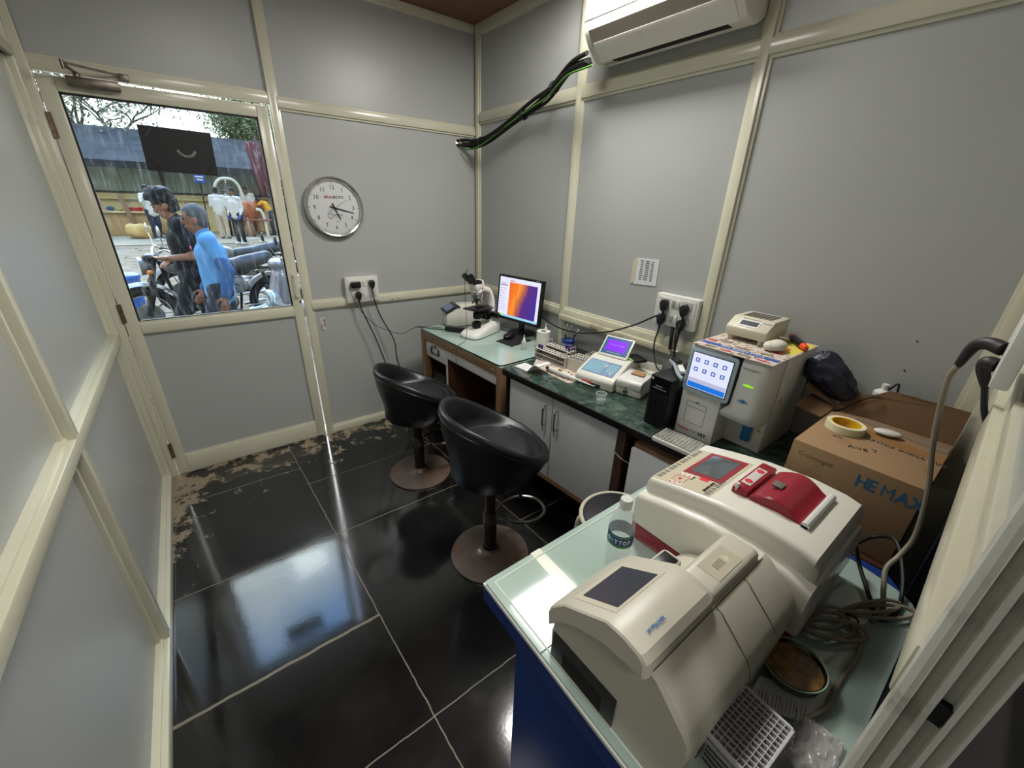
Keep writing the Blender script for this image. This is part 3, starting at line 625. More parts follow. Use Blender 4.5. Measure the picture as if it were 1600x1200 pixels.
# monitor
mo = thing('monitor', 'black computer monitor showing an orange and purple magnified slide', 'monitor', (1.755, 2.165, DZ))
MB().lathe([(.001, .0), (.098, 0), (.100, .004), (.092, .010), (.03, .014), (.001, .014)], n=40).build('base', m_black, mo)
MB().span((-.01, -.022, .01), (.01, .022, .16), bev=.003).build('stand', m_black, mo)
P0 = Vector((1.651, 2.330, .868)); P1 = Vector((1.712, 1.940, .868)); rx = (P1-P0).normalized(); upv = Vector((.10, .016, 1)).normalized(); nrm = rx.cross(upv); Wd = (P1-P0).length; Hd = .298
loc = Vector(mo.location); P0l = P0-loc
def mon(u, v, d=0): return P0l+rx*(u*Wd)+upv*(v*Hd)+nrm*d
MB().prism([mon(0, 0, .0), mon(1, 0), mon(1, 1), mon(0, 1)], -nrm*.028, bev=.002).build('housing', m_black, mo)
MB().prism([mon(.2, .15, -.028), mon(.8, .15, -.028), mon(.8, .8, -.028), mon(.2, .8, -.028)], -nrm*.02, bev=.006).build('back_cover', m_black, mo)
b0 = MB()
for u0, u1, v0, v1 in ((0, 1, 0, .06), (0, 1, .955, 1), (0, .03, 0, 1), (.965, 1, 0, 1)): b0.prism([mon(u0, v0), mon(u1, v0), mon(u1, v1), mon(u0, v1)], nrm*.003)
b0.build('bezel', m_black, mo)
def screen_patch(name, u0, v0, u1, v1, m, d, par): return MB().prism([mon(u0, v0), mon(u1, v0), mon(u1, v1), mon(u0, v1)], nrm*d).build(name, m, par, ang=0)
sc = screen_patch('screen', .03, .06, .965, .955, emat('screen_white', (232, 232, 255), .95), .0008, mo)
m_sl = bpy.data.materials.new('slide_image'); m_sl.use_nodes = True; t = m_sl.node_tree; L = t.links.new; bs = t.nodes['Principled BSDF']; bs.inputs['Base Color'].default_value = (0, 0, 0, 1)
tcn = t.nodes.new('ShaderNodeTexCoord'); sx_ = t.nodes.new('ShaderNodeSeparateXYZ'); L(tcn.outputs['Object'], sx_.inputs[0])
nn_ = t.nodes.new('ShaderNodeTexNoise'); nn_.inputs['Scale'].default_value = 9; L(tcn.outputs['Object'], nn_.inputs['Vector'])
ad = t.nodes.new('ShaderNodeMath'); ad.operation = 'MULTIPLY_ADD'; ad.inputs[1].default_value = -1; L(sx_.outputs['Y'], ad.inputs[0])
ml_ = t.nodes.new('ShaderNodeMath'); ml_.operation = 'MULTIPLY_ADD'; ml_.inputs[1].default_value = -.30; ml_.inputs[2].default_value = .055; L(sx_.outputs['Z'], ml_.inputs[0]); L(ml_.outputs[0], ad.inputs[2])
a2_ = t.nodes.new('ShaderNodeMath'); a2_.operation = 'MULTIPLY_ADD'; a2_.inputs[1].default_value = .05; L(nn_.outputs['Fac'], a2_.inputs[0]); L(ad.outputs[0], a2_.inputs[2])
mr_ = t.nodes.new('ShaderNodeMapRange'); mr_.inputs[1].default_value = -.12; mr_.inputs[2].default_value = .19; L(a2_.outputs[0], mr_.inputs[0])
cr_ = t.nodes.new('ShaderNodeValToRGB'); ce = cr_.color_ramp; ce.elements[0].position = 0; ce.elements[0].color = rgb(222, 92, 48); ce.elements[1].position = 1; ce.elements[1].color = rgb(70, 44, 150)
for p_, c_ in ((.30, (250, 122, 30)), (.42, (255, 150, 50)), (.55, (190, 100, 70)), (.68, (86, 44, 128))): e = ce.elements.new(p_); e.color = rgb(*c_)
L(mr_.outputs[0], cr_.inputs[0]); L(cr_.outputs[0], bs.inputs['Emission Color']); bs.inputs['Emission Strength'].default_value = .95
screen_patch('slide_picture', .27, .11, .90, .86, m_sl, .0014, sc)
MB().tube([mon(.47, .85, .0016), mon(.43, .6, .0016), mon(.45, .4, .0016), mon(.47, .12, .0016)], .0007, 5).build('slide_streak', emat('slide_dark_streak', (150, 60, 20), .5), sc)
screen_patch('task_bar', .03, .06, .965, .105, emat('screen_cyan', (150, 214, 240), .95), .0012, sc)
screen_patch('task_corner', .03, .06, .13, .12, emat('screen_lime', (190, 226, 120), .9), .0014, sc)
sp2 = MB()
for k in range(11): sp2.prism([mon(.045, .82-k*.062), mon(.045+random.uniform(.10, .18), .82-k*.062), mon(.045+random.uniform(.12, .18), .828-k*.062), mon(.045, .828-k*.062)], nrm*.0014)
sp2.build('side_menu', emat('screen_grey', (150, 146, 180), .8), sc, ang=0)
screen_patch('menu_bar', .05, .76, .22, .80, emat('screen_mauve', (196, 180, 214), .8), .0014, sc)
screen_patch('menu_title', .28, .885, .40, .90, emat('screen_rose', (190, 60, 90), .8), .0014, sc)
text('lettering', 'MONA', .008, mat('white_print', (225, 225, 220), .5), mon(.86, .978, .0032), rx, upv, mo)
# mouse, pad, bottles, paper roll
tag(MB().prism([(1.492, 2.105, DZ), (1.512, 1.955, DZ), (1.71, 1.99, DZ), (1.688, 2.14, DZ)], (0, 0, .003)).build('mouse_pad', mat('black_cloth_pad', (26, 26, 28), .8)), 'black mouse pad on the glass desk top', 'mouse pad')
mu = thing('computer_mouse', 'black computer mouse on the black mouse pad', 'mouse', (1.60, 2.105, DZ+.004), radians(20))
MB().sph((0, 0, .018), (.055, .032, .018), 20, 12).build('shell', m_black, mu); MB().cyl((-.028, -.004, .033), (-.028, .004, .033), .006, n=12).build('scroll_wheel', m_dgrey, mu)
wire('mouse_cable', 'black mouse cable running across the desk to below the monitor', [(1.66, 2.125, DZ+.008), (1.70, 2.22, DZ+.004), (1.68, 2.33, DZ+.003), (1.72, 2.42, DZ+.003), (1.78, 2.36, DZ+.02)], .0018)
def dropper(label, x, y, z, s=1.0):
    d_ = thing('dropper_bottle', label, 'bottle', (x, y, z), 0, None)
    MB().lathe([(.001, 0), (.0145*s, 0), (.0155*s, .004), (.0155*s, .044*s), (.013*s, .052*s), (.007*s, .056*s)], n=24).build('body', mat('milky_plastic', (216, 222, 214), .3, trans=.35), d_)
    MB().lathe([(.008*s, .056*s), (.008*s, .066*s), (.004*s, .070*s), (.0025*s, .090*s), (.001, .091*s)], n=18).build('nozzle_cap', mat('white_cap', (226, 228, 224), .3), d_)
    return d_
dropper('small white dropper bottle at the front of the desk beside the mouse pad', 1.545, 1.875, DZ, 1.05)
dropper('clear dropper bottle by the wall behind the white paper roll', 1.795, 1.955, DZ, 1.25)
ro = thing('paper_roll', 'upright roll of white paper at the right end of the desk', 'paper roll', (1.668, 1.835, CH+.001))
MB().lathe([(.018, .0), (.043, 0), (.043, .112), (.018, .112), (.018, .0)], n=40).build('paper', mat('white_tissue', (222, 220, 208), .8, bump=.3, bs=300), ro); MB().lathe([(.0185, .001), (.0185, .1125), (.015, .1125), (.015, .001)], n=24).build('core', mat('cardboard_grey', (150, 138, 124), .8), ro)
# ================================================================ THINGS ON THE COUNTER
cu = thing('pen_cup', 'blue-rimmed cup holding scissors, forceps and pens by the wall', 'pen cup', (1.775, 1.715, CH))
MB().lathe([(.001, .0), (.034, 0), (.037, .003), (.040, .062), (.036, .062), (.034, .006), (.001, .006)], n=32).build('cup', mat('pale_blue_plastic', (150, 176, 196), .4), cu)
MB().lathe([(.0405, .055), (.042, .058), (.042, .072), (.038, .074), (.036, .060)], n=32).build('rim', mat('royal_blue_plastic', (30, 66, 160), .35), cu)
for (dx, dy, hx, hy), m_, L_ in (((.0, .01, .02, .03), m_black, .12), ((-.015, -.01, -.01, -.005), m_dgrey, .11), ((.012, -.012, .01, -.02), m_blue, .115)):
    pass
def simple_pen(label, x, y, z, tilt, L_, m_):
    p_ = thing('pen', label, 'pen', (x, y, z)); d_ = Vector(tilt).normalized(); MB().cyl((0, 0, 0), d_*L_, .004, n=10).build('barrel', m_, p_); MB().cyl(d_*L_, d_*(L_+.012), .0048, .003, n=10).build('cap', m_black, p_); return p_
simple_pen('dark pen standing at the front of the blue-rimmed cup', 1.762, 1.722, CH+.010, (-.06, .04, 1), .085, m_dgrey)
simple_pen('blue pen standing at the back of the blue-rimmed cup', 1.785, 1.702, CH+.010, (.1, -.12, 1), .088, m_blue)
sc1 = thing('scissors', 'steel scissors with round finger loops standing in the cup', 'scissors', (1.785, 1.735, CH+.010), 0)
for s_ in (-1, 1):
    MB().tube([(0, -s_*.006, 0), (.004, 0, .07), (.01, s_*.014+.012, .115)], .0028, 6).tor((.012, s_*.016+.014, .130), .014, .0024, 'X', 20, 6).build('blade', m_steel, sc1)
fo = thing('forceps', 'steel forceps leaning to the right in the cup', 'forceps', (1.765, 1.700, CH+.010), 0)
for s_ in (-1, 1): MB().tube([(0, 0, 0), (.0, -.03, .07), (s_*.006, -.062, .135)], .0026, 6).build('arm', m_steel, fo)
MB().tor((.0, -.066, .140), .008, .0022, 'X', 16, 6).build('finger_loop', m_steel, fo)
# test tube racks
m_rack = mat('white_rack_plastic', (206, 200, 190), .4, dirt=(150, 136, 120), ds=9, dlo=.58, dhi=.75)
m_hole = mat('shadowed_hole', (70, 58, 52), .8)
def rack(label, x, y, rz, n, rows=2):
    r_ = thing('tube_rack', label, 'test tube rack', (x, y, CH), rz); Lr = .022*n+.02; wr = .024*rows+.008
    for z in (.004, .034, .062): MB().span((0, 0, z), (Lr, wr, z+.003)).build('shelf', m_rack, r_)
    for x0 in (0, Lr-.004): MB().span((x0, 0, 0), (x0+.004, wr, .066)).build('end_plate', m_rack, r_)
    for x0 in (.002, Lr-.002): MB().tube([(x0, .006, .064), (x0, .006, .092), (x0, wr-.006, .092), (x0, wr-.006, .064)], .002, 6).build('handle', m_rack, r_)
    h_ = MB()
    for i in range(n):
        for j in range(rows):
            for z in (.0655, .0375): h_.cyl((.02+.022*i, .016+.024*j, z-.0002), (.02+.022*i, .016+.024*j, z+.0003), .0078, n=14)
    h_.build('holes', m_hole, r_, ang=0)['kind'] = 'stuff'
    return r_
ra = math.atan2(-.25, .012)
rack('white test tube rack in front, beside the open notepad', 1.508, 1.725, ra+.02, 10)
rack('white test tube rack behind the front rack, close to the paper roll', 1.604, 1.735, ra, 8)
m_tubeg = gmat('clear_tube', (236, 240, 240), .8, .03); m_cap = mat('purple_cap', (62, 42, 112), .4)
for k, (dx, i, o_, dz) in enumerate(((1.508, 0, .016, 0), (1.508, 1, .016, 0), (1.604, 6, .016, .012), (1.604, 7, .016, 0), (1.604, 6, .040, 0), (1.604, 7, .040, .006))):
    yy = 1.725 if dx < 1.55 else 1.735; an = ra+.02 if dx < 1.55 else ra
    ux_, uy_ = cos(an), sin(an); lx_ = .02+.022*i; px_, py_ = dx+ux_*lx_-uy_*o_, yy+uy_*lx_+ux_*o_
    labs = ('purple-capped tube in the front rack, at its far corner', 'purple-capped tube in the front rack, second from the far corner', 'raised purple-capped tube in the rear rack, front row',
            'purple-capped tube at the near end of the rear rack, front row', 'purple-capped tube in the back row of the rear rack, farther one', 'purple-capped tube in the back row of the rear rack, at its near end')
    t_ = thing('blood_tube', labs[k], 'test tube', (px_, py_, CH+.0075+dz), 0, 'purple-capped blood tubes')
    MB().lathe([(.001, 0), (.0055, .004), (.006, .01), (.006, .066)], n=16).build('tube', m_tubeg, t_); MB().lathe([(.0078, .060), (.0078, .078), (.006, .08), (.001, .08)], n=16).build('cap', m_cap, t_)
# clear tip boxes right of the racks
tx = thing('tip_box', 'grey-white open box of pipette tips between racks and biochemistry analyser', 'tip box', (1.54, 1.485, CH), ra+.12)
MB().span((0, 0, 0), (.12, .004, .07)).span((0, .10, 0), (.12, .104, .07)).span((0, 0, 0), (.004, .104, .07)).span((.116, 0, 0), (.12, .104, .07)).span((0, 0, 0), (.12, .104, .004)).build('box', mat('translucent_box', (196, 194, 184), .3), tx)
tp = MB()
for i in range(6):
    for j in range(3): tp.cyl((.02+.016*i, .022+.03*j, .04), (.02+.016*i, .022+.03*j, .078), .003, .005, n=10)
tp.build('tips', mat('white_cap', (226, 228, 224), .3), tx, ang=40)['kind'] = 'stuff'
bx = thing('small_box', 'translucent white open tray with a red lid by the wall behind the tip box', 'tray', (1.70, 1.50, CH), ra)
MB().span((0, 0, 0), (.11, .08, .003)).span((0, 0, 0), (.11, .003, .055)).span((0, .077, 0), (.11, .08, .055)).span((0, 0, 0), (.003, .08, .055)).span((.107, 0, 0), (.11, .08, .055)).build('tray', mat('translucent_box', (196, 194, 184), .3), bx)
MB().box((.075, .03, .045), (.035, .045, .012), rot=(.1, .2, 0), bev=.004).build('red_lid', mat('red_plastic', (190, 26, 34), .35), bx)
rt = thing('modem', 'flat black vented box lying by the wall behind the racks', 'black box', (1.765, 1.60, CH), ra)
MB().span((-.06, -.03, 0), (.11, .045, .028), bev=.004).build('case', m_black, rt)
v_ = MB()
for k in range(6): v_.span((-.05+.026*k, -.022, .028), (-.034+.026*k, .036, .0288))
v_.build('vents', m_dgrey, rt, ang=0)
jr = thing('jar', 'tan jar with narrower neck by the wall behind the biochemistry display', 'jar', (1.782, 1.395, CH))
MB().lathe([(.001, 0), (.036, 0), (.038, .004), (.038, .052), (.024, .062), (.020, .066)], n=28).build('body', mat('tan_plastic', (168, 152, 130), .45), jr); MB().lathe([(.022, .064), (.022, .088), (.001, .089)], n=24).build('lid', mat('brown_tan_cap', (140, 122, 104), .5), jr)
# notepad, papers, pipette, beaker
np_ = thing('notepad', 'open spiral notepad with a curled page lying over the marble edge', 'notepad', (1.345, 1.655, CH), radians(-86))
MB().span((-.02, -.028, 0), (.085, .055, .005)).build('pages', mat('white_paper', (224, 224, 222), .8), np_)
P = []
for k in range(15):
    a_ = k/14; P.append((.085+.095*a_*(1-.15*a_), .004+.055*sin(a_*pi*.62)))
cg = MB(); cg.loft([[(x, -.028+.012*i, z), (x, .062+.012*i, z+.002), (x, .062+.012*i, z+.0035), (x, -.028+.012*i, z+.0015)] for i, (x, z) in enumerate([(p[0], p[1]) for p in P])] if False else [[(x, -.030, z), (x, .065, z), (x, .065, z+.0012), (x, -.030, z+.0012)] for x, z in P]); cg.build('curled_page', mat('white_paper', (224, 224, 222), .8), np_)
hw = MB()
for k in range(4): hw.tube([(.005+.016*k, -.012, .0056), (.009+.016*k, .006, .0056), (.006+.016*k, .024, .0056), (.010+.016*k, .040, .0056)], .0005, 4)
hw.build('handwriting', mat('blue_ink', (60, 70, 120), .7), np_); 
mg = MB()
for k in range(9): mg.span((-.017+.0105*k, -.026, .005), (-.012+.0105*k, -.021, .0055))
mg.build('printed_boxes', m_dgrey, np_, ang=0)
m_news = mat('newsprint', (196, 186, 172), .8, dirt=(120, 84, 70), ds=60, dlo=.52, dhi=.6)
tag(MB().prism([(1.41, 1.62, CH), (1.405, 1.33, CH), (1.50, 1.325, CH), (1.58, 1.48, CH), (1.50, 1.70, CH)], (0, 0, .0015)).build('newspaper', m_news), 'printed newspaper sheet lying under the notepad and pipette', 'newspaper')
tag(MB().prism([(1.47, 1.52, CH+.002), (1.475, 1.44, CH+.002), (1.51, 1.44, CH+.002), (1.50, 1.53, CH+.002)], (0, 0, .002)).build('yellow_card', mat('yellow_card', (214, 196, 112), .7)), 'small yellow card on the newspaper in front of the rack', 'card')
pp = thing('pipette', 'white laboratory pipette lying on the newspaper at the marble edge', 'pipette', (1.435, 1.48, CH+.018), math.atan2(-.225, .02))
MB().lathe([(.001, -.03), (.012, -.028), (.013, .0), (.015, .02), (.0145, .09), (.0115, .11), (.0085, .115), (.0085, .15), (.004, .16)], M=Matrix.Rotation(pi/2, 4, 'Y'), n=20).build('handle', m_white, pp)
MB().lathe([(.0045, .155), (.0038, .24), (.0018, .275)], M=Matrix.Rotation(pi/2, 4, 'Y'), n=12).build('shaft', m_white, pp)
MB().span((.035, -.006, .012), (.06, .006, .0155)).build('volume_window', m_black, pp); MB().lathe([(.009, -.05), (.009, -.03)], M=Matrix.Rotation(pi/2, 4, 'Y'), n=16).build('plunger', m_dgrey, pp)
bk = thing('beaker', 'small glass beaker with water on the green marble', 'beaker', (1.372, 1.085, CH))
MB().lathe([(.0215, .0), (.023, .003), (.023, .047), (.0245, .050)], n=32).build('glass', mat('beaker_glass', (208, 218, 216), .06, alpha=.32, spec=.8), bk)
MB().tor((0, 0, .050), .0243, .0011, 'Z', 36, 6).build('rim', mat('glass_rim', (196, 206, 204), .1), bk)
MB().lathe([(.001, .003), (.0215, .003), (.0215, .021), (.001, .021)], n=32).build('water', mat('water', (188, 200, 196), .03, alpha=.4, spec=.8), bk)
# --- biochemistry analyser (keypad, tilting display, cuvette lid)
an = thing('biochemistry_analyser', 'white biochemistry analyser with blue keypad and purple tilted display', 'lab analyser', (1.462, 1.300, CH), math.atan2(-.27, .065)+pi/2)
# local: -y... use +x = to the wall, y: +y away(left), -y toward camera(right)
prf = [(0, .0), (.31, 0), (.31, .105), (.19, .112), (.17, .112), (.008, .062), (-.006, .045), (-.004, .01)]
MB().prism([(x, .035, z) for x, z in prf], (0, -.215, 0), bev=.007).build('housing', m_off, an)
MB().prism([(x, -.18, z) for x, z in [(.02, 0), (.29, 0), (.29, .052), (.02, .052)]], (0, -.135, 0), bev=.010).build('lower_side_housing', m_off, an)
MB().prism([(x, -.185, z) for x, z in [(.012, .040), (.155, .040), (.155, .088), (.03, .085), (.012, .075)]], (0, -.128, 0), bev=.008).build('cuvette_lid', m_white, an)
MB().span((.165, -.30, .05), (.285, -.175, .056)).span((.165, -.305, .05), (.17, -.175, .085)).span((.285, -.305, .04), (.292, -.175, .100), bev=.002).build('side_well', m_off, an)
kx = Vector((.162, 0, .050)).normalized(); kn = Vector((-kx.z, 0, kx.x)); k0 = Vector((.022, .018, .0672))
def kp(u, v, d=0): return k0+kx*u+Vector((0, -v, 0))+kn*d
MB().prism([kp(0, 0), kp(.115, 0), kp(.115, .175), kp(0, .175)], kn*.0012).build('keypad_panel', mat('blue_grey_keypad', (116, 140, 168), .45), an)
ky = MB()
for i in range(6):
    for j in range(7):
        ky.prism([kp(.010+.016*i, .008+.0135*j, .0011), kp(.020+.016*i, .008+.0135*j, .0011), kp(.020+.016*i, .018+.0135*j, .0011), kp(.010+.016*i, .018+.0135*j, .0011)], kn*.0012)
for i in range(4):
    for j in range(3): ky.prism([kp(.030+.018*i, .122+.016*j, .0011), kp(.042+.018*i, .122+.016*j, .0011), kp(.042+.018*i, .134+.016*j, .0011), kp(.030+.018*i, .134+.016*j, .0011)], kn*.0012)
ky.build('keys', mat('cyan_keys', (140, 188, 200), .5), an, ang=0)
wk = MB()
for u, v in ((.085, .108), (.073, .104), (.022, .152)): wk.cyl(kp(u, v, .001), kp(u, v, .0026), .0055, n=16)
wk.build('round_keys', m_white, an)
d0 = Vector((.178, .012, .116)); dx_ = Vector((0, -1, 0)); du = Vector((.72, 0, .70)).normalized(); dn = dx_.cross(du)
def dp(u, v, d=0): return d0+dx_*u+du*v+dn*d
DPW, DPH = .165, .125
MB().prism([dp(0, 0), dp(DPW, 0), dp(DPW, DPH), dp(0, DPH)], -dn*.018, bev=.004).build('display_housing', m_off, an)
MB().prism([dp(.010, .014, .0004), dp(DPW-.010, .014, .0004), dp(DPW-.010, DPH-.010, .0004), dp(.010, DPH-.010, .0004)], dn*.0012).build('display_border', mat('teal_blue_border', (34, 84, 138), .4), an)
MB().prism([dp(.028, .034, .0014), dp(DPW-.028, .034, .0014), dp(DPW-.028, DPH-.026, .0014), dp(.028, DPH-.026, .0014)], dn*.0009).build('display_screen', emat('purple_screen', (140, 40, 255), 1.0), an)
text('screen_text', 'Programming', .014, emat('violet_text', (170, 120, 255), 1), dp(DPW/2, .072, .0024), dx_, du, an, align='CENTER')
text('lettering', 'BIOCHEMISTRY ANALYSER', .0062, m_white, dp(DPW/2, .024, .0018), dx_, du, an, align='CENTER')
MB().cyl(dp(.015, -.003, -.010), dp(DPW-.015, -.003, -.010), .007, n=14).build('display_hinge', m_dgrey, an)
tg = MB(); 
MB().span((-.0085, -.062, .014), (-.0055, -.010, .030)).build('red_badge', mat('red_badge', (196, 60, 44), .4), an)
MB().span((-.0085, -.112, .008), (-.0055, -.062, .024)).build('black_badge', m_black, an)
text('lettering', '137', .012, m_white, (-.0087, -.076, .016), (0, -1, 0), (0, 0, 1), an); text('lettering', 'Robonik', .009, m_white, (-.0087, -.014, .022), (0, -1, 0), (0, 0, 1), an)
MB().cyl((.0185, -.235, .022), (.010, -.235, .022), .010, n=20).build('round_emblem', mat('teal_emblem', (44, 98, 100), .4), an)
MB().cyl((.010, -.24, .045), (.004, -.24, .045), .004, n=12).tube([(.006, -.24, .045), (.0, -.225, .038), (-.002, -.215, .018)], .001, 5).build('lid_key', m_dgrey, an)
wp = tag(MB().prism([(1.60, 1.105, .859), (1.665, 1.115, .859), (1.655, 1.055, .861), (1.615, 1.040, .859)], (0, 0, .003)).build('cardboard_scrap', mat('brown_cardboard', (160, 124, 88), .8)), 'torn brown cardboard scrap lying on the analyser lid', 'cardboard scrap')
dv = thing('barcode_reader', 'small black device with green light on top of the white analyser', 'black device', (1.735, 1.18, CH+.1125), radians(-20))
MB().span((-.035, -.05, 0), (.035, .05, .014), bev=.003).build('case', m_black, dv); MB().span((-.0365, -.03, .004), (-.034, .035, .011)).build('green_light', emat('green_led', (150, 220, 120), .8), dv)
# --- black UPS box
up = thing('ups_unit', 'black power backup unit standing between the white analyser and the tall white machine', 'power backup unit', (1.392, .862, CH), radians(-2))
MB().span((0, -.098, 0), (.30, .0, .222), bev=.004).build('case', m_black, up)
gr = MB()
for k in range(7): gr.span((-.0012, -.092+.0125*k, .005), (.0, -.0885+.0125*k, .150))
gr.build('grille', mat('dark_gloss', (10, 10, 12), .25), up, ang=0); MB().span((-.0018, -.094, .155), (.0, -.004, .218)).build('front_plate', mat('dark_gloss', (10, 10, 12), .25), up)
text('lettering', 'Luxatec', .009, m_white, (-.0022, -.030, .182), (0, -1, 0), (0, 0, 1), up); text('lettering', 'POWER BACKUP SYSTEM', .0052, m_white, (-.0022, -.018, .171), (0, -1, 0), (0, 0, 1), up)
MB().cyl((-.0022, -.011, .208), (-.0012, -.011, .208), .005, n=16).build('round_sticker', m_white, up)
for k, (dx, dy, a_) in enumerate(((.06, -.05, .35), (.05, -.035, .2))): pass
rd = thing('spare_plug_lead', 'pale grey plastic arm with black plug lying on top of the black power unit', 'plug lead', (1.47, .80, CH+.2245), radians(40))
MB().tube(bez([(-.08, -.01, .008), (-.02, .0, .010), (.07, .0, .012), (.12, .01, .014)], 5), .0075, 8).build('grey_arm', mat('blue_grey_plastic', (140, 150, 158), .45), rd); MB().box((.10, -.01, .016), (.05, .03, .03), rot=(0, 0, .4), bev=.008).build('plug', m_black, rd)
MB().span((.0, -.035, 0), (.15, -.012, .014), bev=.003).build('white_block', m_white, rd)
# --- tall haematology machine
hm_ = thing('haematology_analyser', 'tall white blood analyser with lit blue icon touch screen on the counter', 'lab analyser', (1.44, .745, CH))
m_hw = mat('machine_white', (206, 206, 202), .34, spec=.5); HH = .378
# left body (full height), right upper bulge, right recessed bay; -x is the front, right = -y
bodyo = [(.0, 0), (.0, -.155), (.10, -.155), (.10, -.290), (.385, -.290), (.385, .0)]
MB().prism([(x, y, 0) for x, y in bodyo], (0, 0, HH), bev=.006).build('main_housing', m_hw, hm_)
bu = MB(); rg = []
for z, ys_, k in ((.132, -.152, .80), (.150, -.154, .95), (.175, -.170, 1.0), (.195, -.186, 1.0), (.30, -.192, 1.0), (.355, -.192, .99), (HH, -.192, .92)):
    ring = [(.11, ys_, z), (.11*(1-k)-.002, ys_, z)]
    for q in range(8):
        a_ = q/7*pi/2; ring.append((.038-.046*cos(a_)*1.0+.11*(1-k), -.252-.038*sin(a_), z))
    ring.append((.11, -.290, z)); rg.append(ring)
bu.loft(rg); bu.build('front_cover', m_hw, hm_, ang=40)
# screen bezel + screen on the front left, slightly tilted back
s0 = Vector((-.011, -.004, .196)); sr = Vector((0, -1, 0)); su = Vector((.055, 0, 1)).normalized(); sn = sr.cross(su)
def sp(u, v, d=0): return s0+sr*u+su*v+sn*d
m_bez = mat('grey_blue_bezel', (164, 180, 190), .35)
MB().prism([sp(x, y) for x, y in rrect(.0, .0, .180, .172, .014)], sn*.007, bev=.003).build('screen_bezel', m_bez, hm_)
MB().prism([sp(x, y, -.012) for x, y in rrect(.004, .004, .176, .168, .012)], sn*.013).build('screen_mount', m_bez, hm_)
MB().prism([sp(.012, .014, .0066), sp(.168, .014, .0066), sp(.168, .158, .0066), sp(.012, .158, .0066)], sn*.0012).build('screen_frame', mat('dark_bezel_edge', (70, 84, 98), .4), hm_)
scr = MB().prism([sp(.016, .018, .0076), sp(.164, .018, .0076), sp(.164, .154, .0076), sp(.016, .154, .0076)], sn*.0008).build('touch_screen', emat('screen_lavender', (226, 230, 255), .95), hm_)
def spr(u0, v0, u1, v1, m, name, d=.0084, th=.0004): return MB().prism([sp(u0, v0, d), sp(u1, v0, d), sp(u1, v1, d), sp(u0, v1, d)], sn*th).build(name, m, scr, ang=0)
spr(.018, .020, .162, .040, emat('screen_blue_bar', (20, 120, 226), .9), 'blue_bar'); spr(.018, .040, .162, .056, emat('screen_violet_band', (196, 196, 230), .85), 'grey_band')
ic = emat('screen_icon_blue', (72, 104, 190), .85); icw = emat('screen_icon_light', (214, 224, 250), .9); ig = MB(); iw = MB()
for i in range(4):
    for j in range(2):
        u, v = .037+.034*i, .128-.036*j; 
        ig.prism([sp(x, y, .0084) for x, y in rrect(u-.008, v-.008, u+.008, v+.008, .002, 3)], sn*.0005)
        if (i+j) % 2: iw.cyl(sp(u, v, .0088), sp(u, v, .0094), .0048, n=16)
        else: iw.prism([sp(u-.004, v-.004, .0088), sp(u+.004, v-.004, .0088), sp(u+.0025, v+.005, .0088), sp(u-.0025, v+.005, .0088)], sn*.0006)
ig.build('icons', ic, scr, ang=0); iw.build('icon_symbols', icw, scr, ang=0)['kind'] = 'stuff'
pf = MB(); X0 = -.0012
for lo, hi in (((X0, -.030, .060), (0, -.0292, .150)), ((X0, -.110, .060), (0, -.1092, .150)), ((X0, -.110, .060), (0, -.030, .0608)), ((X0, -.110, .1492), (0, -.030, .150)), ((X0, -.103, .128), (0, -.037, .1287))): pf.span(lo, hi)
pf.build('printer_door_seams', m_dgrey, hm_, ang=0)
MB().prism([(X0, -.064, .152), (X0, -.078, .152), (X0, -.071, .1565)], (.0018, 0, 0)).build('paper_arrow', m_dgrey, hm_)
text('lettering', 'Hemax', .018, mat('red_print', (196, 44, 60), .5), (X0, -.006, .028), (0, -1, 0), (0, 0, 1), hm_, shear=.25); text('lettering', '330', .016, mat('grey_print', (170, 170, 172), .5), (X0, -.066, .028), (0, -1, 0), (0, 0, 1), hm_); text('lettering', 'VET', .018, m_black, (X0, -.100, .028), (0, -1, 0), (0, 0, 1), hm_, bold=.0006)
MB().sph((-.008, -.232, .285), (.004, .019, .0045), 20, 8).build('status_light', emat('lime_led', (150, 225, 40), .9), hm_)
lg = MB(); 
for r_ in (.0065, .004): lg.tor((-.009, -.228, .225), r_, .0011, 'X', 24, 6)
lg.span((-.0098, -.246, .2225), (-.0078, -.210, .2245)).span((-.0098, -.242, .2265), (-.0078, -.214, .228)); lg.build('blue_logo', mat('logo_blue', (60, 130, 176), .4), hm_)
text('lettering', 'Haematology 3.1', .008, m_dgrey, (-.0090, -.200, .345), (0, -1, 0), (0, 0, 1), hm_, shear=.25)
MB().span((.082, -.252, .035), (.0995, -.218, .150), bev=.006).build('blue_probe_guide', mat('blue_tube_guide', (38, 110, 164), .3), hm_)
wn = MB(); wn.prism([(.098, -.262, .085), (.098, -.282, .085), (.098, -.272, .101)], (.0015, 0, 0)).build('warning_triangle', mat('warning_yellow', (206, 190, 60), .5), hm_)
MB().prism([(.098, -.190, .105), (.098, -.202, .105), (.098, -.196, .114)], (.0015, 0, 0)).build('warning_triangle', mat('grey_print', (170, 170, 172), .5), hm_)
text('lettering', '!', .012, m_black, (.0968, -.2735, .0925), (0, -1, 0), (0, 0, 1), hm_, align='CENTER')
MB().cyl((.16, -.291, .205), (.16, -.2895, .205), .012, n=24).build('side_lock', mat('grey_print', (170, 170, 172), .5), hm_)
kb = thing('keyboard', 'white keyboard in clear wrap in front of the tall white machine', 'keyboard', (1.352, .722, CH+.001), math.atan2(-.15, .012))
MB().span((-.03, -.062, 0), (.145, .045, .018), bev=.004).build('tray', m_off, kb)
kk = MB()
for i in range(12):
    for j in range(6): kk.box((-.018+.0135*i, -.050+.016*j, .021), (.011, .0125, .006), bev=.001, seg=1)
kk.build('keys', m_white, kb, ang=30); kw = MB(); 
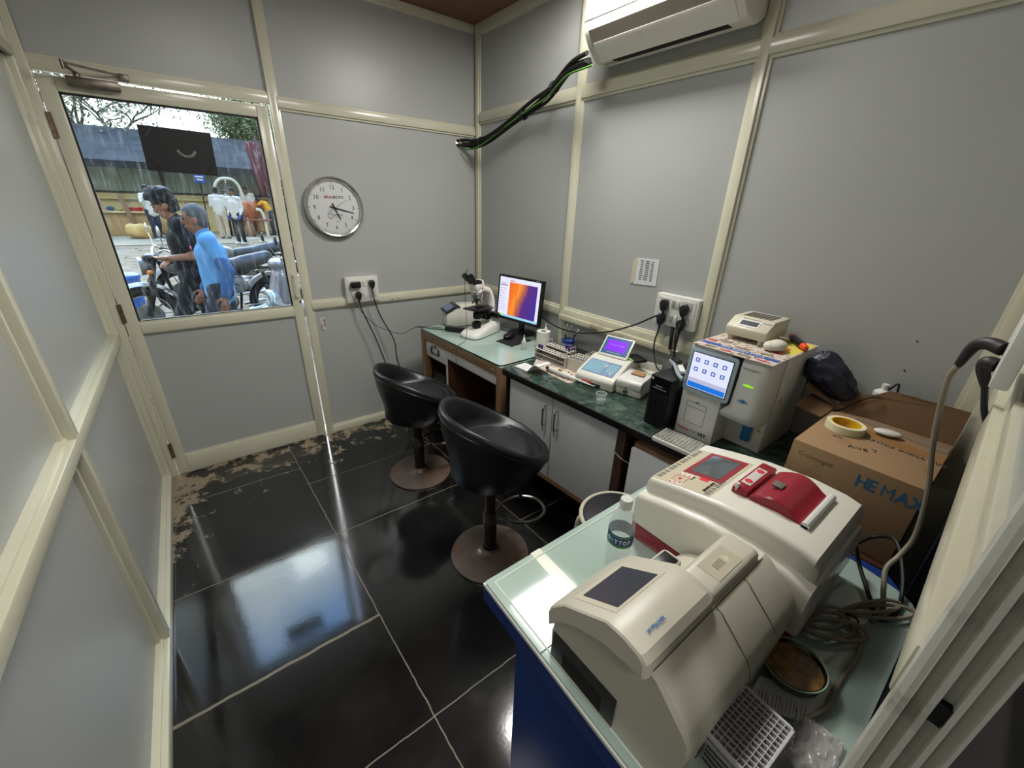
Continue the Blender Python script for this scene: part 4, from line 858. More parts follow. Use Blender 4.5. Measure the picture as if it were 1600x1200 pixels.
kw.box((.057, -.008, .0264), (.18, .112, .0006)); kw.build('plastic_wrap', gmat('crinkled_film', (250, 250, 248), .5, .12), kb)
# papers on top of the tower
TZ = CH+HH
nw_ = thing('newspaper', 'colourful newspaper spread on top of the tall white machine', 'newspaper', (0, 0, 0))
MB().prism([(1.432, .74, TZ), (1.425, .455, TZ), (1.82, .452, TZ), (1.82, .74, TZ)], (0, 0, .0025)).build('sheet', m_news, nw_)
b_ = MB()
b_.prism([(1.475, .735, TZ+.0026), (1.470, .46, TZ+.0026), (1.500, .46, TZ+.0026), (1.505, .735, TZ+.0026)], (0, 0, .0005)); b_.build('blue_band', mat('print_blue', (56, 84, 150), .7), nw_, ang=0)
text('headline', 'EM BIFESTIVA', .024, m_white, (1.488, .66, TZ+.0032), (-.01, -1, 0), (1, 0, 0), nw_)
yb = MB(); yb.prism([(1.62, .55, TZ+.0026), (1.60, .46, TZ+.0026), (1.81, .458, TZ+.0026), (1.815, .56, TZ+.0026)], (0, 0, .0005)); yb.build('yellow_print', mat('print_yellow', (214, 200, 84), .7), nw_, ang=0)
rb_ = MB()
for (x, y, w_, h_) in ((1.448, .50, .012, .03), (1.447, .62, .01, .035), (1.58, .50, .02, .03), (1.53, .715, .02, .03), (1.66, .505, .02, .025)): rb_.span((x-w_/2, y-h_/2, TZ+.0031), (x+w_/2, y+h_/2, TZ+.0036))
rb_.build('red_print', mat('print_red', (190, 50, 56), .7), nw_, ang=0)['kind'] = 'stuff'
gb_ = MB()
for (x, y, w_, h_) in ((1.449, .56, .013, .045), (1.452, .68, .014, .04), (1.525, .60, .02, .05), (1.53, .52, .018, .04), (1.56, .68, .02, .05)): gb_.span((x-w_/2, y-h_/2, TZ+.0031), (x+w_/2, y+h_/2, TZ+.0036))
gb_.build('photo_print', mat('print_brown', (128, 112, 92), .7), nw_, ang=0)
hb_ = thing('dry_bath', 'cream heating block with dark well grid on top of the tall machine', 'heating block', (1.60, .712, TZ+.003))
pr = [(0, .018), (.19, .018), (.19, .085), (.055, .085), (.0, .052)]
MB().prism([(x, 0, z) for x, z in pr], (0, -.150, 0), bev=.005).build('housing', m_beige, hb_)
for x in (.02, .16):
    for y in (-.02, -.13): MB().cyl((x, y, 0), (x, y, .02), .010, n=14).build('foot', m_beige, hb_)
we = MB()
for i in range(4):
    for j in range(6): we.box((.085+.024*i, -.030-.018*j, .0855), (.019, .014, .0014))
we.build('wells', mat('dark_aluminium_wells', (86, 80, 74), .5), hb_, ang=0)
hx_ = Vector((.055, 0, .033)).normalized(); hn = Vector((-hx_.z, 0, hx_.x)); h0 = Vector((.010, -.035, .058))
def hp(u, v, d=0): return h0+hx_*u+Vector((0, -v, 0))+hn*d
MB().prism([hp(.0, .0, .0005), hp(.040, 0, .0005), hp(.040, .075, .0005), hp(0, .075, .0005)], hn*.001).build('label_plate', m_white, hb_); MB().prism([hp(.008, .006, .0014), hp(.032, .006, .0014), hp(.032, .069, .0014), hp(.008, .069, .0014)], hn*.0008).build('lcd_window', mat('dark_lcd', (58, 62, 72), .3), hb_)
text('lettering', 'DRY BATH INCUBATOR', .0055, m_black, hp(.043, .036, .0008), (0, -1, 0), hx_, hb_, align='CENTER'); text('lettering', 'Robonik', .0075, mat('logo_blue', (60, 130, 176), .4), hp(.036, .095, .0008), (0, -1, 0), hx_, hb_, align='CENTER')
rl = thing('marker', 'black marker pen with orange ends on the newspaper by the heating block', 'marker', (1.748, .505, TZ+.0175), math.atan2(-.10, -.13))
MB().cyl((-.045, 0, 0), (.055, 0, 0), .013, n=18).build('barrel', m_black, rl)
for s_, x in ((-1, -.045), (1, .055)): MB().cyl((x, 0, 0), (x+s_*.022, 0, 0), .012, .010, n=18).sph((x+s_*.022, 0, 0), .0105, 14, 8).build('orange_cap', mat('orange_red_cap', (235, 78, 40), .35), rl)
cb = MB(); cb.sph((0, 0, .020), (.042, .030, .020), 20, 12).sph((-.018, .012, .018), (.028, .026, .018), 16, 10)
o = cb.build('cotton_ball', mat('cotton_white', (206, 200, 186), .8, bump=.8, bs=80)); o.location = (1.605, .520, TZ+.003); tag(o, 'crumpled white cotton wad on the newspaper beside the heating block', 'cotton wad')
# ================================================================ THINGS ON THE WALLS
ck = thing('wall_clock', 'round chrome-rimmed wall clock with white dial on the grey back wall', 'clock', (.785, YB+.019, 1.552))
RY = Matrix.Rotation(pi/2, 4, 'X')     # lathe axis z -> -y
MB().lathe([(.001, 0), (.166, 0), (.174, .008), (.178, .022), (.174, .034), (.166, .038), (.158, .034), (.153, .024)], M=RY, n=72).build('rim', mat('silver_chrome_rim', (196, 196, 192), .2, metal=.9), ck)
MB().cyl((0, -.016, 0), (0, -.0165, 0), .156, n=72).build('dial', mat('dial_white', (226, 224, 222), .6), ck)
m_ink = mat('clock_ink', (36, 36, 46), .6)
for h in range(1, 13):
    a_ = radians(90-30*h); text('numeral', str(h), .036, m_ink, (.116*cos(a_), -.0172, .116*sin(a_)), (1, 0, 0), (0, 0, 1), ck, align='CENTER', sx=.85)
tk = MB(); tq = MB()
for k in range(60):
    a_ = 2*pi*k/60; (tk if k % 5 == 0 else tq).box((.1455*cos(a_), -.017, .1455*sin(a_)), (.009 if k % 5 == 0 else .0055, .0006, .0032 if k % 5 == 0 else .0009), rot=(0, -a_, 0))
o = tk.build('hour_marks', m_ink, ck, ang=0); o['kind'] = 'stuff'; o = tq.build('minute_marks', mat('clock_grey', (110, 110, 112), .6), ck, ang=0); o['kind'] = 'stuff'
def hand(name, ang, L1, L0, w, d, m):
    a_ = radians(90-ang); c_ = Vector((cos(a_), 0, sin(a_))); n_ = Vector((-c_.z, 0, c_.x))
    MB().prism([-c_*L0-n_*w+Vector((0, d, 0)), c_*L1-n_*w*.6+Vector((0, d, 0)), c_*L1+n_*w*.6+Vector((0, d, 0)), -c_*L0+n_*w+Vector((0, d, 0))], (0, -.001, 0)).build(name, m, ck)
hand('hour_hand', 157, .075, .028, .0042, -.021, m_tape); hand('minute_hand', 104, .118, .030, .0036, -.023, m_tape); hand('second_hand', 58, .092, .052, .0008, -.025, m_dgrey)
MB().cyl((0, -.016, 0), (0, -.027, 0), .004, n=16).build('hand_pin', m_tape, ck)
text('lettering', 'BRAV', .022, mat('crimson_print', (176, 40, 78), .6), (-.056, -.0172, .060), (1, 0, 0), (0, 0, 1), ck, shear=.3, bold=.0006); text('lettering', 'ECTO', .022, m_ink, (-.001, -.0172, .060), (1, 0, 0), (0, 0, 1), ck, shear=.3, bold=.0006)
MB().tor((-.030, -.0172, -.047), .015, .0018, 'Y', 30, 6, pi, 2*pi).build('emblem_red_arc', mat('crimson_print', (176, 40, 78), .6), ck); MB().tor((-.030, -.0172, -.047), .015, .0018, 'Y', 30, 6, 0, pi).build('emblem_blue_arc', mat('emblem_navy', (40, 60, 110), .6), ck)
text('lettering', '3', .015, m_ink, (-.030, -.0172, -.047), (1, 0, 0), (0, 0, 1), ck, align='CENTER')
text('lettering', 'ENVIROTECH', .0085, m_ink, (-.008, -.0172, -.042), (1, 0, 0), (0, 0, 1), ck, bold=.0003); text('lettering', 'PROTECTION', .0075, mat('clock_grey', (110, 110, 112), .6), (-.008, -.0172, -.053), (1, 0, 0), (0, 0, 1), ck); text('lettering', 'Quartz', .008, m_ink, (.012, -.0172, -.079), (1, 0, 0), (0, 0, 1), ck, align='CENTER')
MB().lathe([(.153, .030), (.001, .030)], M=RY, n=64).build('cover_glass', gmat('clock_glass', (248, 250, 250), .35, .05), ck)
m_sw = mat('switch_white', (214, 213, 206), .32)
m_swg = mat('switch_seam', (168, 166, 160), .4)
def socket(label, loc, xd, w, h, modules):
    """modular switch board; local x along wall (xd sign), y out of wall"""
    s_ = thing('switchboard', label, 'switchboard', loc, xd)
    MB().prism([(x, 0, z) for x, z in rrect(-w/2, -h/2, w/2, h/2, .006)], (0, -.042, 0), bev=.004).build('back_box', m_sw, s_)
    MB().prism([(x, -.0418, z) for x, z in rrect(-w/2+.012, -h/2+.012, w/2-.012, h/2-.012, .003)], (0, -.003, 0), bev=.001).build('plate', m_sw, s_)
    for kind, x, z in modules:
        if kind == 's': MB().box((x, -.047, z), (.019, .006, .036), rot=(.12, 0, 0), bev=.001).build('rocker_switch', m_swg if x < 0 else m_sw, s_)
        else:
            MB().box((x, -.0455, z), (.052, .002, .040), bev=.0006).build('socket_plate', m_swg, s_)
            hh = MB()
            for dx_, dz_ in ((0, .010), (-.010, -.008), (.010, -.008)): hh.cyl((x+dx_, -.0470, z+dz_), (x+dx_, -.0463, z+dz_), .0032, n=12)
            hh.build('socket_holes', m_rub, s_, ang=0)['kind'] = 'stuff'
    return s_
def plug(label, loc, rz, d=(0, 0, -1)):
    p_ = thing('power_plug', label, 'plug', loc, rz, None)
    MB().prism([(-.020, 0, .010), (-.010, 0, .026), (.010, 0, .026), (.020, 0, .010), (.014, 0, -.016), (.007, 0, -.030), (-.007, 0, -.030), (-.014, 0, -.016)], (0, -.030, 0), bev=.005).build('body', m_black, p_)
    MB().cyl((0, -.014, -.028), (0, -.014, -.048), .006, .004, n=12).build('strain_relief', m_black, p_)
    return p_
socket('white four-module switchboard on the back wall above the rail', (.893, YB+.018, 1.040), 0, .222, .172, [('o', -.045, .040), ('o', .060, .040), ('o', -.045, -.040), ('s', .010, .040), ('s', .010, -.042), ('o', .060, -.040)])
YP = YB+.018-.046
plug('black plug in the lower left socket of the back wall switchboard', (.855, YP, 1.005), 0); plug('black plug in the upper right socket of the back wall switchboard', (.953, YP, 1.075), 0)
ad_ = thing('charger', 'small black wall charger in the upper left socket of the back wall switchboard', 'charger', (.852, YP, 1.078)); MB().span((-.040, -.026, -.020), (.024, 0, .018), bev=.004).build('body', m_black, ad_); MB().span((-.046, -.02, -.006), (-.039, -.008, .004)).build('usb_plug', m_dgrey, ad_)
wire('plug_cable', 'black cable falling from the lower left plug behind the stool', [(.855, YP-.015, .96), (.862, YP-.03, .90), (.93, YB-.06, .70), (1.0, YB-.10, .42), (1.10, 2.72, .18), (1.16, 2.66, .05), (1.28, 2.64, .02)], .0042)
wire('plug_cable', 'black cable falling from the upper right plug toward the desk', [(.953, YP-.015, 1.03), (.955, YP-.03, .96), (.99, YB-.05, .84), (1.06, YB-.08, .66), (1.07, YB-.10, .48), (1.16, 2.70, .26), (1.24, 2.71, .17), (1.32, 2.78, .15)], .0042)
wire('charger_cable', 'thin dark charger cable drooping from the switchboard to the desk corner', [(.806, YP-.014, 1.075), (.80, YP-.02, 1.05), (.84, YB-.03, .93), (.93, YB-.05, .80), (1.02, YB-.08, .745), (1.10, 2.74, .72), (1.19, 2.67, .775), (1.24, 2.63, .778), (1.33, 2.56, .775)], .0019)
st = thing('wall_sticker', 'small worn white paper sticker on the lower back wall by the door post', 'sticker', (.612, YB+.018, .826)); MB().prism([(-.016, 0, .046), (.020, 0, .042), (.018, 0, -.044), (-.014, 0, -.040)], (0, -.0012, 0)).build('paper', mat('worn_paper', (196, 190, 184), .8, dirt=(156, 128, 124), ds=40, dlo=.5, dhi=.6), st)
MB().prism([(.008, -.0014, .030), (.014, -.0014, .028), (.015, -.0014, -.022), (.012, -.0014, -.020)], (0, -.0008, 0)).build('dark_tear', m_rub, st)
for x, n_ in ((1.105, 'farther left'), (1.150, 'right')): tag(MB().box((x, YB-.0013, .947 if x < 1.12 else .948), (.014, .0015, .006)).build('cable_clip', mat('grey_clip', (120, 118, 110), .5)), 'small grey clip mark on the back wall rail, the '+('left' if x < 1.12 else 'right')+' one of the pair', 'clip')
# right wall: switchboard, paper, plugs, cables
XP = XR+.019-.046
socket('large white switchboard low on the right wall with four black plugs', (XR+.019, 1.055, 1.152), -pi/2, .225, .150, [('o', -.060, .036), ('s', -.012, .036), ('s', .010, .036), ('o', .058, .036), ('o', -.060, -.036), ('s', -.012, -.036), ('s', .010, -.036), ('o', .058, -.036)])
for lab, y, z in (('black plug at the upper left of the right wall switchboard', 1.108, 1.178), ('black plug at the lower left of the right wall switchboard', 1.112, 1.108), ('black plug at the upper right of the right wall switchboard', 1.000, 1.172), ('black plug at the lower right of the right wall switchboard', 1.003, 1.100)): plug(lab, (XP, y, z), -pi/2)
wire('monitor_power_cable', 'long black cable sagging from the right wall switchboard to behind the monitor', [(XP-.014, 1.108, 1.13), (XP-.03, 1.14, 1.115), (XP-.035, 1.25, 1.045), (XP-.03, 1.42, .965), (XP-.02, 1.62, .905), (XP-.01, 1.78, .885), (XP-.01, 1.9, .895), (XP+.0, 2.04, .92), (1.76, 2.18, .95)], .0042)
wire('plug_cable', 'black cable dropping from the lower left plug behind the white analyser', [(XP-.014, 1.112, 1.06), (XP-.02, 1.12, .99), (XP-.02, 1.11, .92), (1.70, 1.02, .885), (1.66, .93, .93), (1.60, .86, 1.0)], .0036)
wire('plug_cable', 'black cable hanging straight down below the lower right plug', [(XP-.014, 1.003, 1.05), (XP-.014, 1.006, .98), (XP-.012, 1.0, .86), (XP-.01, 1.0, .79)], .0044)
wire('plug_cable', 'black cable from the upper right plug hanging closest to the tall machine', [(XP-.014, 1.0, 1.125), (XP-.05, .995, 1.06), (XP-.045, .985, .95), (XP-.03, .975, .79)], .0044)
wire('flat_cable', 'short thick flat black cable below the switchboard over the dirty trunking', [(XR-.004, 1.062, 1.08), (XR-.02, 1.05, 1.03), (XR-.022, 1.045, .965)], .0085)
pn = thing('wall_note', 'white printed note taped to the right wall above the switchboard', 'note', (XR+.018, 1.283, 1.312))
MB().prism([(0, .070, .060), (0, -.070, .064), (0, -.072, -.066), (0, .066, -.074)], (-.0012, 0, 0)).build('paper', mat('note_paper', (206, 208, 210), .8), pn)
MB().prism([(-.0014, .085, .040), (-.0014, .058, .066), (-.0014, .058, -.060), (-.0014, .085, -.076)], (-.0006, 0, 0)).build('yellowed_tape', mat('yellowed_tape', (196, 188, 160), .4), pn)
nt_ = MB()
for k in range(11):
    for j, wd in ((.030, .022), (-.002, .028), (-.034, .020)): nt_.span((-.0018, j-wd/2, .046-.0092*k), (-.0012, j+wd/2*random.uniform(.3, 1), .0495-.0092*k))
nt_.build('printed_lines', m_dgrey, pn, ang=0)['kind'] = 'stuff'
for lab, y, z in (('small dark nail hole in the right wall, the highest of three left', .204, 1.229), ('small dark nail hole in the right wall just above the carton flap', .203, 1.126), ('small dark nail hole in the right wall next to the plugs', .047+.03, 1.231)): tag(MB().cyl((XR+.0185, y, z), (XR+.021, y, z), .0028, n=10).build('nail_hole', m_rub), lab, 'nail hole')
# air conditioner
ac = thing('air_conditioner', 'dirty white split air conditioner high on the right wall', 'air conditioner', (XR+.019, 1.290, 2.218))
m_ac = mat('aged_ac_plastic', (222, 218, 206), .3, spec=.5, dirt=(168, 150, 124), ds=9, dlo=.60, dhi=.78)
pf_ = [(0, .03), (-.05, .0), (-.13, .0), (-.185, .045), (-.222, .095), (-.225, .13), (-.205, .28), (0, .29)]
MB().prism([(x, -.345, z) for x, z in pf_], (0, .705, 0), bev=.012).build('body', m_ac, ac)
MB().prism([(x, -.325, z) for x, z in [(-.19, .052), (-.2255, .100), (-.2275, .097), (-.192, .047)]], (0, .65, 0)).build('lower_cover_edge', mat('ac_seam', (120, 112, 98), .5), ac)
MB().prism([(x, -.315, z) for x, z in [(-.132, -.002), (-.186, .040), (-.194, .046), (-.2, .055), (-.195, .06), (-.14, .01)]], (0, .63, 0)).build('louver', m_ac, ac)
MB().prism([(x, -.27, z) for x, z in [(-.090, -.0015), (-.128, -.0015), (-.134, .004), (-.09, .004)]], (0, .53, 0)).build('air_slot', mat('slot_black', (26, 22, 18), .9), ac)  # flat dark strip drawn for the air slot
MB().prism([(x, .25, z) for x, z in [(-.088, -.0022), (-.105, -.0022), (-.105, .0), (-.088, .0)]], (0, .075, 0)).build('rating_plate', mat('grey_print', (170, 170, 172), .5), ac)
fp = MB(); fp.prism([(x, -.335, z) for x, z in [(-.2265, .135), (-.2285, .136), (-.2085, .282), (-.2065, .281)]], (0, .69, 0)); fp.build('front_panel', mat('ac_front_gloss', (228, 226, 218), .16, coat=.5), ac)
rb = MB(); pd = Vector((.02, 0, .145)).normalized()
for k in range(7):
    y0 = .340-.018*k*1.4; z0 = .16+.005*k
    P = Vector((-.2268+.02*(z0-.136)/.146, y0, z0)); Q = Vector((P.x+.013, y0-.055, z0+.09)); rb.tube([P, Q], .0012, 5)
rb.build('diagonal_ribs', mat('ac_rib_shadow', (206, 200, 186), .4), ac)['kind'] = 'stuff'
text('lettering', 'Aura', .020, mat('grey_print', (170, 170, 172), .5), (-.2290, .350, .150), (0, -1, 0), (.13, 0, 1), ac, shear=.3)
# insulated pipes + green cable
hs = thing('refrigerant_pipes', 'black wrapped pipe bundle with green cable running from air conditioner to wall corner', 'pipe bundle', (0, 0, 0))
HP = [(1.60, 1.72, 2.225), (1.70, 1.80, 2.225), (1.755, 2.0, 2.17), (1.775, 2.15, 2.13), (1.775, 2.36, 2.07), (1.77, 2.60, 2.01), (1.755, 2.76, 1.985), (1.73, 2.84, 1.985), (1.70, 2.905, 1.99)]
HP[0] = (1.645, 1.62, 2.215)
for i, (dx, dz, r_) in enumerate(((0, 0, .013), (-.012, .017, .010), (.010, -.014, .009), (-.018, -.006, .006))):
    MB().tube([p+Vector((dx*(1+.3*sin(k*.3+i)), 0, dz*(1+.5*sin(k*.22+i*2)))) for k, p in enumerate(bez(HP, 8))], r_, 10).build('insulated_pipe', mat('black_foam', (22, 22, 22), .7, bump=.4, bs=90), hs)
MB().tube([p+Vector((-.022, 0, -.020-.014*sin(k*.16))) for k, p in enumerate(bez([(1.63, 1.56, 2.20)]+HP[1:8], 8))], .0048, 8).build('green_cable', mat('green_cable', (76, 118, 46), .6), hs)
for k in (14, 28, 44):
    p = bez(HP, 8)[k]; q = bez(HP, 8)[k+1]; MB().tube([p+Vector((0, 0, 0)), p+(q-p).normalized()*.014], .030, 14).build('cable_tie', m_black, hs)
MB().cyl((1.712, YB+.012, 1.99), (1.708, YB-.012, 1.99), .022, .017, n=20).build('wall_sleeve', mat('pink_grey_foam', (150, 128, 120), .7), hs)
dl = tag(MB().cyl((1.688, YB+.018, 2.000), (1.688, YB+.021, 2.000), .010, n=20).build('daylight_hole', emat('daylight_through_hole', (255, 255, 255), 3)), 'bright gap in the back wall beside the pipe exit where daylight shows', 'wall hole')
wire('ac_power_cable', 'grey cable running from the air conditioner along the upper right wall', [(1.80, .885, 2.30), (1.80, .84, 2.292), (XR-.005, .75, 2.30), (XR-.005, .60, 2.335), (XR-.004, .42, 2.40), (XR-.004, .28, 2.47), (XR-.004, .1, 2.5)], .0065, mat('grey_black_cable', (60, 62, 66), .5))
# near wall socket box with its two plugs
nb_ = thing('wall_box', 'white electrical box with two dark plugs at the right picture edge', 'electrical box', (0, 0, 0))
b = MB(); P = [nw(.985, 1.352, 0), nw(1.21, 1.352, 0), nw(1.21, 1.352, .022), nw(.985, 1.352, .022)]; b.prism(P, (0, 0, .15), bev=.003); b.build('box', m_sw, nb_)
def nplug(label, pts):
    p_ = thing('power_plug', label, 'plug', pts[0], 0); o = Vector(pts[0]); L_ = bez([Vector(p)-o for p in pts], 5); n_ = len(L_)
    MB().tube(L_, .01, 12, rr=[.0125-.006*(k/(n_-1))**2 for k in range(n_)]).build('body', mat('dark_brown_plug', (40, 34, 36), .5), p_)
    return p_
# large carton with open flap, things on it
m_box = mat('brown_corrugated_card', (152, 121, 88), .75, var=.06, vs=4, dirt=(132, 98, 66), ds=5, dlo=.55, dhi=.72)
m_boxd = mat('brown_corrugated_card_inner', (122, 94, 66), .8, var=.08, vs=5)  # inner card of the flaps, colour darkened to stand in for shade
BX0, BX1, BY0, BY1, BZ0, BZ1 = 1.372, 1.745, .012, .322, .7015, .962
bx_ = thing('carton', 'large brown carton printed in blue standing by the right wall', 'cardboard box', (BX0, BY0, BZ0))
MB().span((0, 0, 0), (BX1-BX0, BY1-BY0, BZ1-BZ0), bev=.003).build('box', m_box, bx_)
def B3(x, y, z): return Vector((x-BX0, y-BY0, z-BZ0))
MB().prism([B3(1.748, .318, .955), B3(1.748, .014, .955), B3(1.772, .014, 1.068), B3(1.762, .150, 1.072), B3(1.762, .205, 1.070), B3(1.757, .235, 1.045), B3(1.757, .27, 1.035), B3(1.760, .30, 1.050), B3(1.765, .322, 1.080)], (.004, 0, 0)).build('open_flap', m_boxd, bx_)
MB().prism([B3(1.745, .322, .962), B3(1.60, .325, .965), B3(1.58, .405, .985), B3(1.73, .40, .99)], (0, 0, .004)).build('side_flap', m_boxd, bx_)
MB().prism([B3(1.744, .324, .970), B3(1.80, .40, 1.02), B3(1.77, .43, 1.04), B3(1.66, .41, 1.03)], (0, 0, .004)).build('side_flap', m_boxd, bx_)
m_pb = mat('carton_blue_print', (44, 98, 134), .7)
for _ch, _y in zip('HEMAX', (.150, .122, .094, .060, .031)): text('lettering', _ch, .050, m_pb, B3(BX0-.0008, _y, .912), (0, -1, 0), (.0, 0, 1), bx_, extrude=.0003, bold=.0012 if _ch != 'M' else 0, sx=.82)
text('lettering', 'Cromogen', .020, mat('carton_green_print', (104, 104, 62), .7), B3(BX0-.0008, .300, .925), (0, -1, 0), (0, 0, 1), bx_)
text('lettering', 'DIAGNOSTICS INDIA PVT', .022, mat('carton_black_print', (58, 54, 50), .7), B3(1.575, .270, BZ1+.0006), (-.06, -1, 0), (1, -.06, 0), bx_, bold=.0004)
text('scribble', 'Aug 7', .03, mat('carton_black_print', (58, 54, 50), .7), B3(1.462, .21, BZ1+.0006), (.5, -1, 0), (1, .5, 0), bx_); text('scribble', 'vn', .028, mat('carton_black_print', (58, 54, 50), .7), B3(1.50, .26, BZ1+.0006), (.2, -1, 0), (1, .2, 0), bx_)
MB().prism([B3(1.60, .30, BZ1+.0004), B3(1.575, .014, BZ1+.0004), B3(1.615, .014, BZ1+.0004), B3(1.645, .30, BZ1+.0004)], (0, 0, .0008)).build('brown_tape', mat('brown_packing_tape', (150, 108, 66), .3), bx_, ang=0)
MB().prism([B3(1.70, .25, BZ1+.0006), B3(1.655, .016, BZ1+.0006), B3(1.70, .016, BZ1+.0006), B3(1.735, .25, BZ1+.0006)], (0, 0, .0012)).build('torn_paper_layer', mat('torn_card', (128, 110, 90), .9, bump=.6, bs=30), bx_, ang=0)
tr = thing('tape_roll', 'roll of cream masking tape with yellow core lying on the carton', 'tape roll', (1.575, .250, BZ1+.001))
MB().lathe([(.040, 0), (.052, 0), (.052, .024), (.040, .024), (.040, .0)], n=48).build('tape', mat('cream_masking_tape', (222, 218, 182), .6), tr); MB().lathe([(.0403, .0002), (.0403, .0242), (.0375, .0242), (.0375, .0002), (.0403, .0002)], n=48).build('core', mat('yellow_core', (222, 176, 30), .5), tr)
for k in range(3):
    a_ = radians(10+k*42); text('lettering', 'eco', .014, mat('red_print', (196, 44, 60), .5), (.0372*cos(a_), .0372*sin(a_), .012), (sin(a_), -cos(a_), 0), (0, 0, 1), tr, align='CENTER')
cp = thing('oval_button', 'white oval plastic button lying on the carton beside the tape roll', 'plastic cap', (1.64, .155, BZ1+.003), radians(-70))
MB().sph((0, 0, .010), (.036, .020, .010), 24, 10).build('cap', m_white, cp); MB().sph((0, 0, .0165), (.022, .011, .004), 20, 8).build('inset', mat('cream_oval', (206, 196, 170), .5), cp)
# stuffed dark cloth in the far flaps, white plug behind
random.seed(3); cb = bmesh.new(); bmesh.ops.create_icosphere(cb, subdivisions=5, radius=1)
from mathutils import noise
for v in cb.verts:
    p = v.co.copy(); q = p*2.1; r_ = 1+.16*noise.noise(q*1.3)+.10*abs(noise.noise(q*2.7+Vector((3, 1, 2))))+.07*abs(noise.noise(Vector((q.x*1.2, q.y*1.2, q.z*6))))
    sag = .9 if p.z > 0 else 1.0
    v.co = Vector((p.x*.052*r_, p.y*.068*r_, p.z*.085*r_*sag))
    if p.y < -.2: v.co += Vector((.0, -.045*(abs(p.y)-.2)*1.6, -.085*(abs(p.y)-.2)))
me = bpy.data.meshes.new('bundled_jacket'); cb.to_mesh(me); cb.free(); me.materials.append(mat('navy_nylon', (28, 32, 46), .42, bump=.5, bs=24)); me.shade_smooth()
o = bpy.data.objects.new('bundled_jacket', me); COL.objects.link(o); o.location = (1.745, .392, 1.085); o.scale = (.86, .86, .86); tag(o, 'crumpled navy nylon jacket stuffed into the open carton flaps', 'jacket')
wp_ = thing('lamp_holder', 'white plastic lamp holder with dark wire behind the carton flap', 'lamp holder', (1.80, .225, 1.03))
MB().lathe([(.022, -.02), (.026, .0), (.026, .018), (.016, .026), (.010, .030), (.010, .048), (.001, .050)], n=24).build('body', m_white, wp_); MB().tube(bez([(.0, -.01, .03), (.0, -.028, .060), (.0, -.034, .030), (.0, -.04, .0)], 5), .003, 6).build('wire', m_cable, wp_)
wire('flap_cable', 'black cable curving over the open carton flap', [(1.752, .22, 1.045), (1.745, .25, 1.03), (1.742, .28, .995), (1.735, .30, .970), (1.70, .318, .966)], .0028)
# cables hanging at the near wall
nplug('dark plug with grey cable in the box at the right edge, the upper one', [(1.10, .012, 1.395), (1.115, .032, 1.397), (1.125, .048, 1.385), (1.13, .056, 1.345)])
nplug('dark plug with black cable in the box at the right edge, the lower one', [(1.085, .010, 1.368), (1.09, .022, 1.368), (1.10, .022, 1.352), (1.115, .010, 1.320)])
wire('grey_power_cable', 'dirty grey cable hanging from the right edge plug down past the carton to the table', [(1.13, .056, 1.342), (1.14, .060, 1.314), (1.16, .052, 1.241), (1.18, .036, 1.15), (1.20, .010, 1.038), (1.21, -.006, .92), (1.19, .0, .865), (1.15, .009, .839), (1.11, -.004, .81), (1.085, -.018, .776), (1.03, -.012, .774)], .0052, m_cord)
wire('black_power_cable', 'black cable running down from the lower plug behind the window rail', [(1.115, .010, 1.318), (1.135, -.004, 1.27), (1.16, -.022, 1.217), (1.20, -.034, 1.117), (1.25, -.040, 1.0), (1.30, -.045, .85), (1.33, -.05, .5)], .0050, mat('navy_black_cable', (28, 30, 44), .5))
# ================================================================ FRONT TABLE
TT = .7682
# ELISA reader (white and red)
el = thing('elisa_reader', 'large white and red plate reader with grey display and printer hatch on the blue table', 'plate reader', (.805, .275, TT), radians(0))
m_cr = mat('reader_cream_white', (226, 222, 208), .28, coat=.25); m_red = mat('crimson_plastic', (146, 34, 46), .28)
# local x to the wall, y away; footprint x 0..0.33, y -.20..+.205
MB().span((.0, -.198, .0), (.325, .203, .062), bev=.005).build('red_base', m_red, el)
def lsec(y, x0, x1, z0, z1, r_=.016, n_=5):
    out = [(x0, y, z0)]
    for k in range(n_+1): a_ = pi-pi/2*k/n_; out.append((x0+r_+r_*cos(a_), y, z1-r_+r_*sin(a_)))
    for k in range(n_+1): a_ = pi/2-pi/2*k/n_; out.append((x1-r_+r_*cos(a_), y, z1-r_+r_*sin(a_)))
    out.append((x1, y, z0)); return out
rg = []
for y, dz, xi in ((.208, .018, .010), (.212, .045, 0), (.200, .125, -.004), (.185, .134, -.006), (.10, .150, -.006), (.0, .160, -.006), (-.10, .156, -.004), (-.175, .150, -.002), (-.193, .138, 0), (-.203, .06, 0), (-.200, .046, .0)):
    pass
MB().loft([lsec(y, x0, .332, z0, z1) for y, x0, z0, z1 in ((.206, .004, .060, .128), (.200, -.004, .056, .142), (.12, -.004, .056, .162), (.03, -.004, .056, .180), (-.08, -.004, .052, .184), (-.15, -.004, .050, .178), (-.198, .0, .046, .160), (-.204, .006, .05, .140))]).build('lower_housing', m_cr, el)
MB().loft([lsec(y, x0, .322, z0, z1, .014) for y, x0, z0, z1 in ((.200, .036, .12, .172), (.192, .028, .12, .186), (.11, .028, .12, .205), (.02, .028, .12, .222), (-.08, .028, .12, .230), (-.15, .028, .12, .226), (-.182, .030, .12, .218), (-.192, .036, .12, .200))]).build('top_deck', m_cr, el)
MB().span((.318, -.19, .055), (.326, .19, .15)).build('rear_plate', m_black, el)
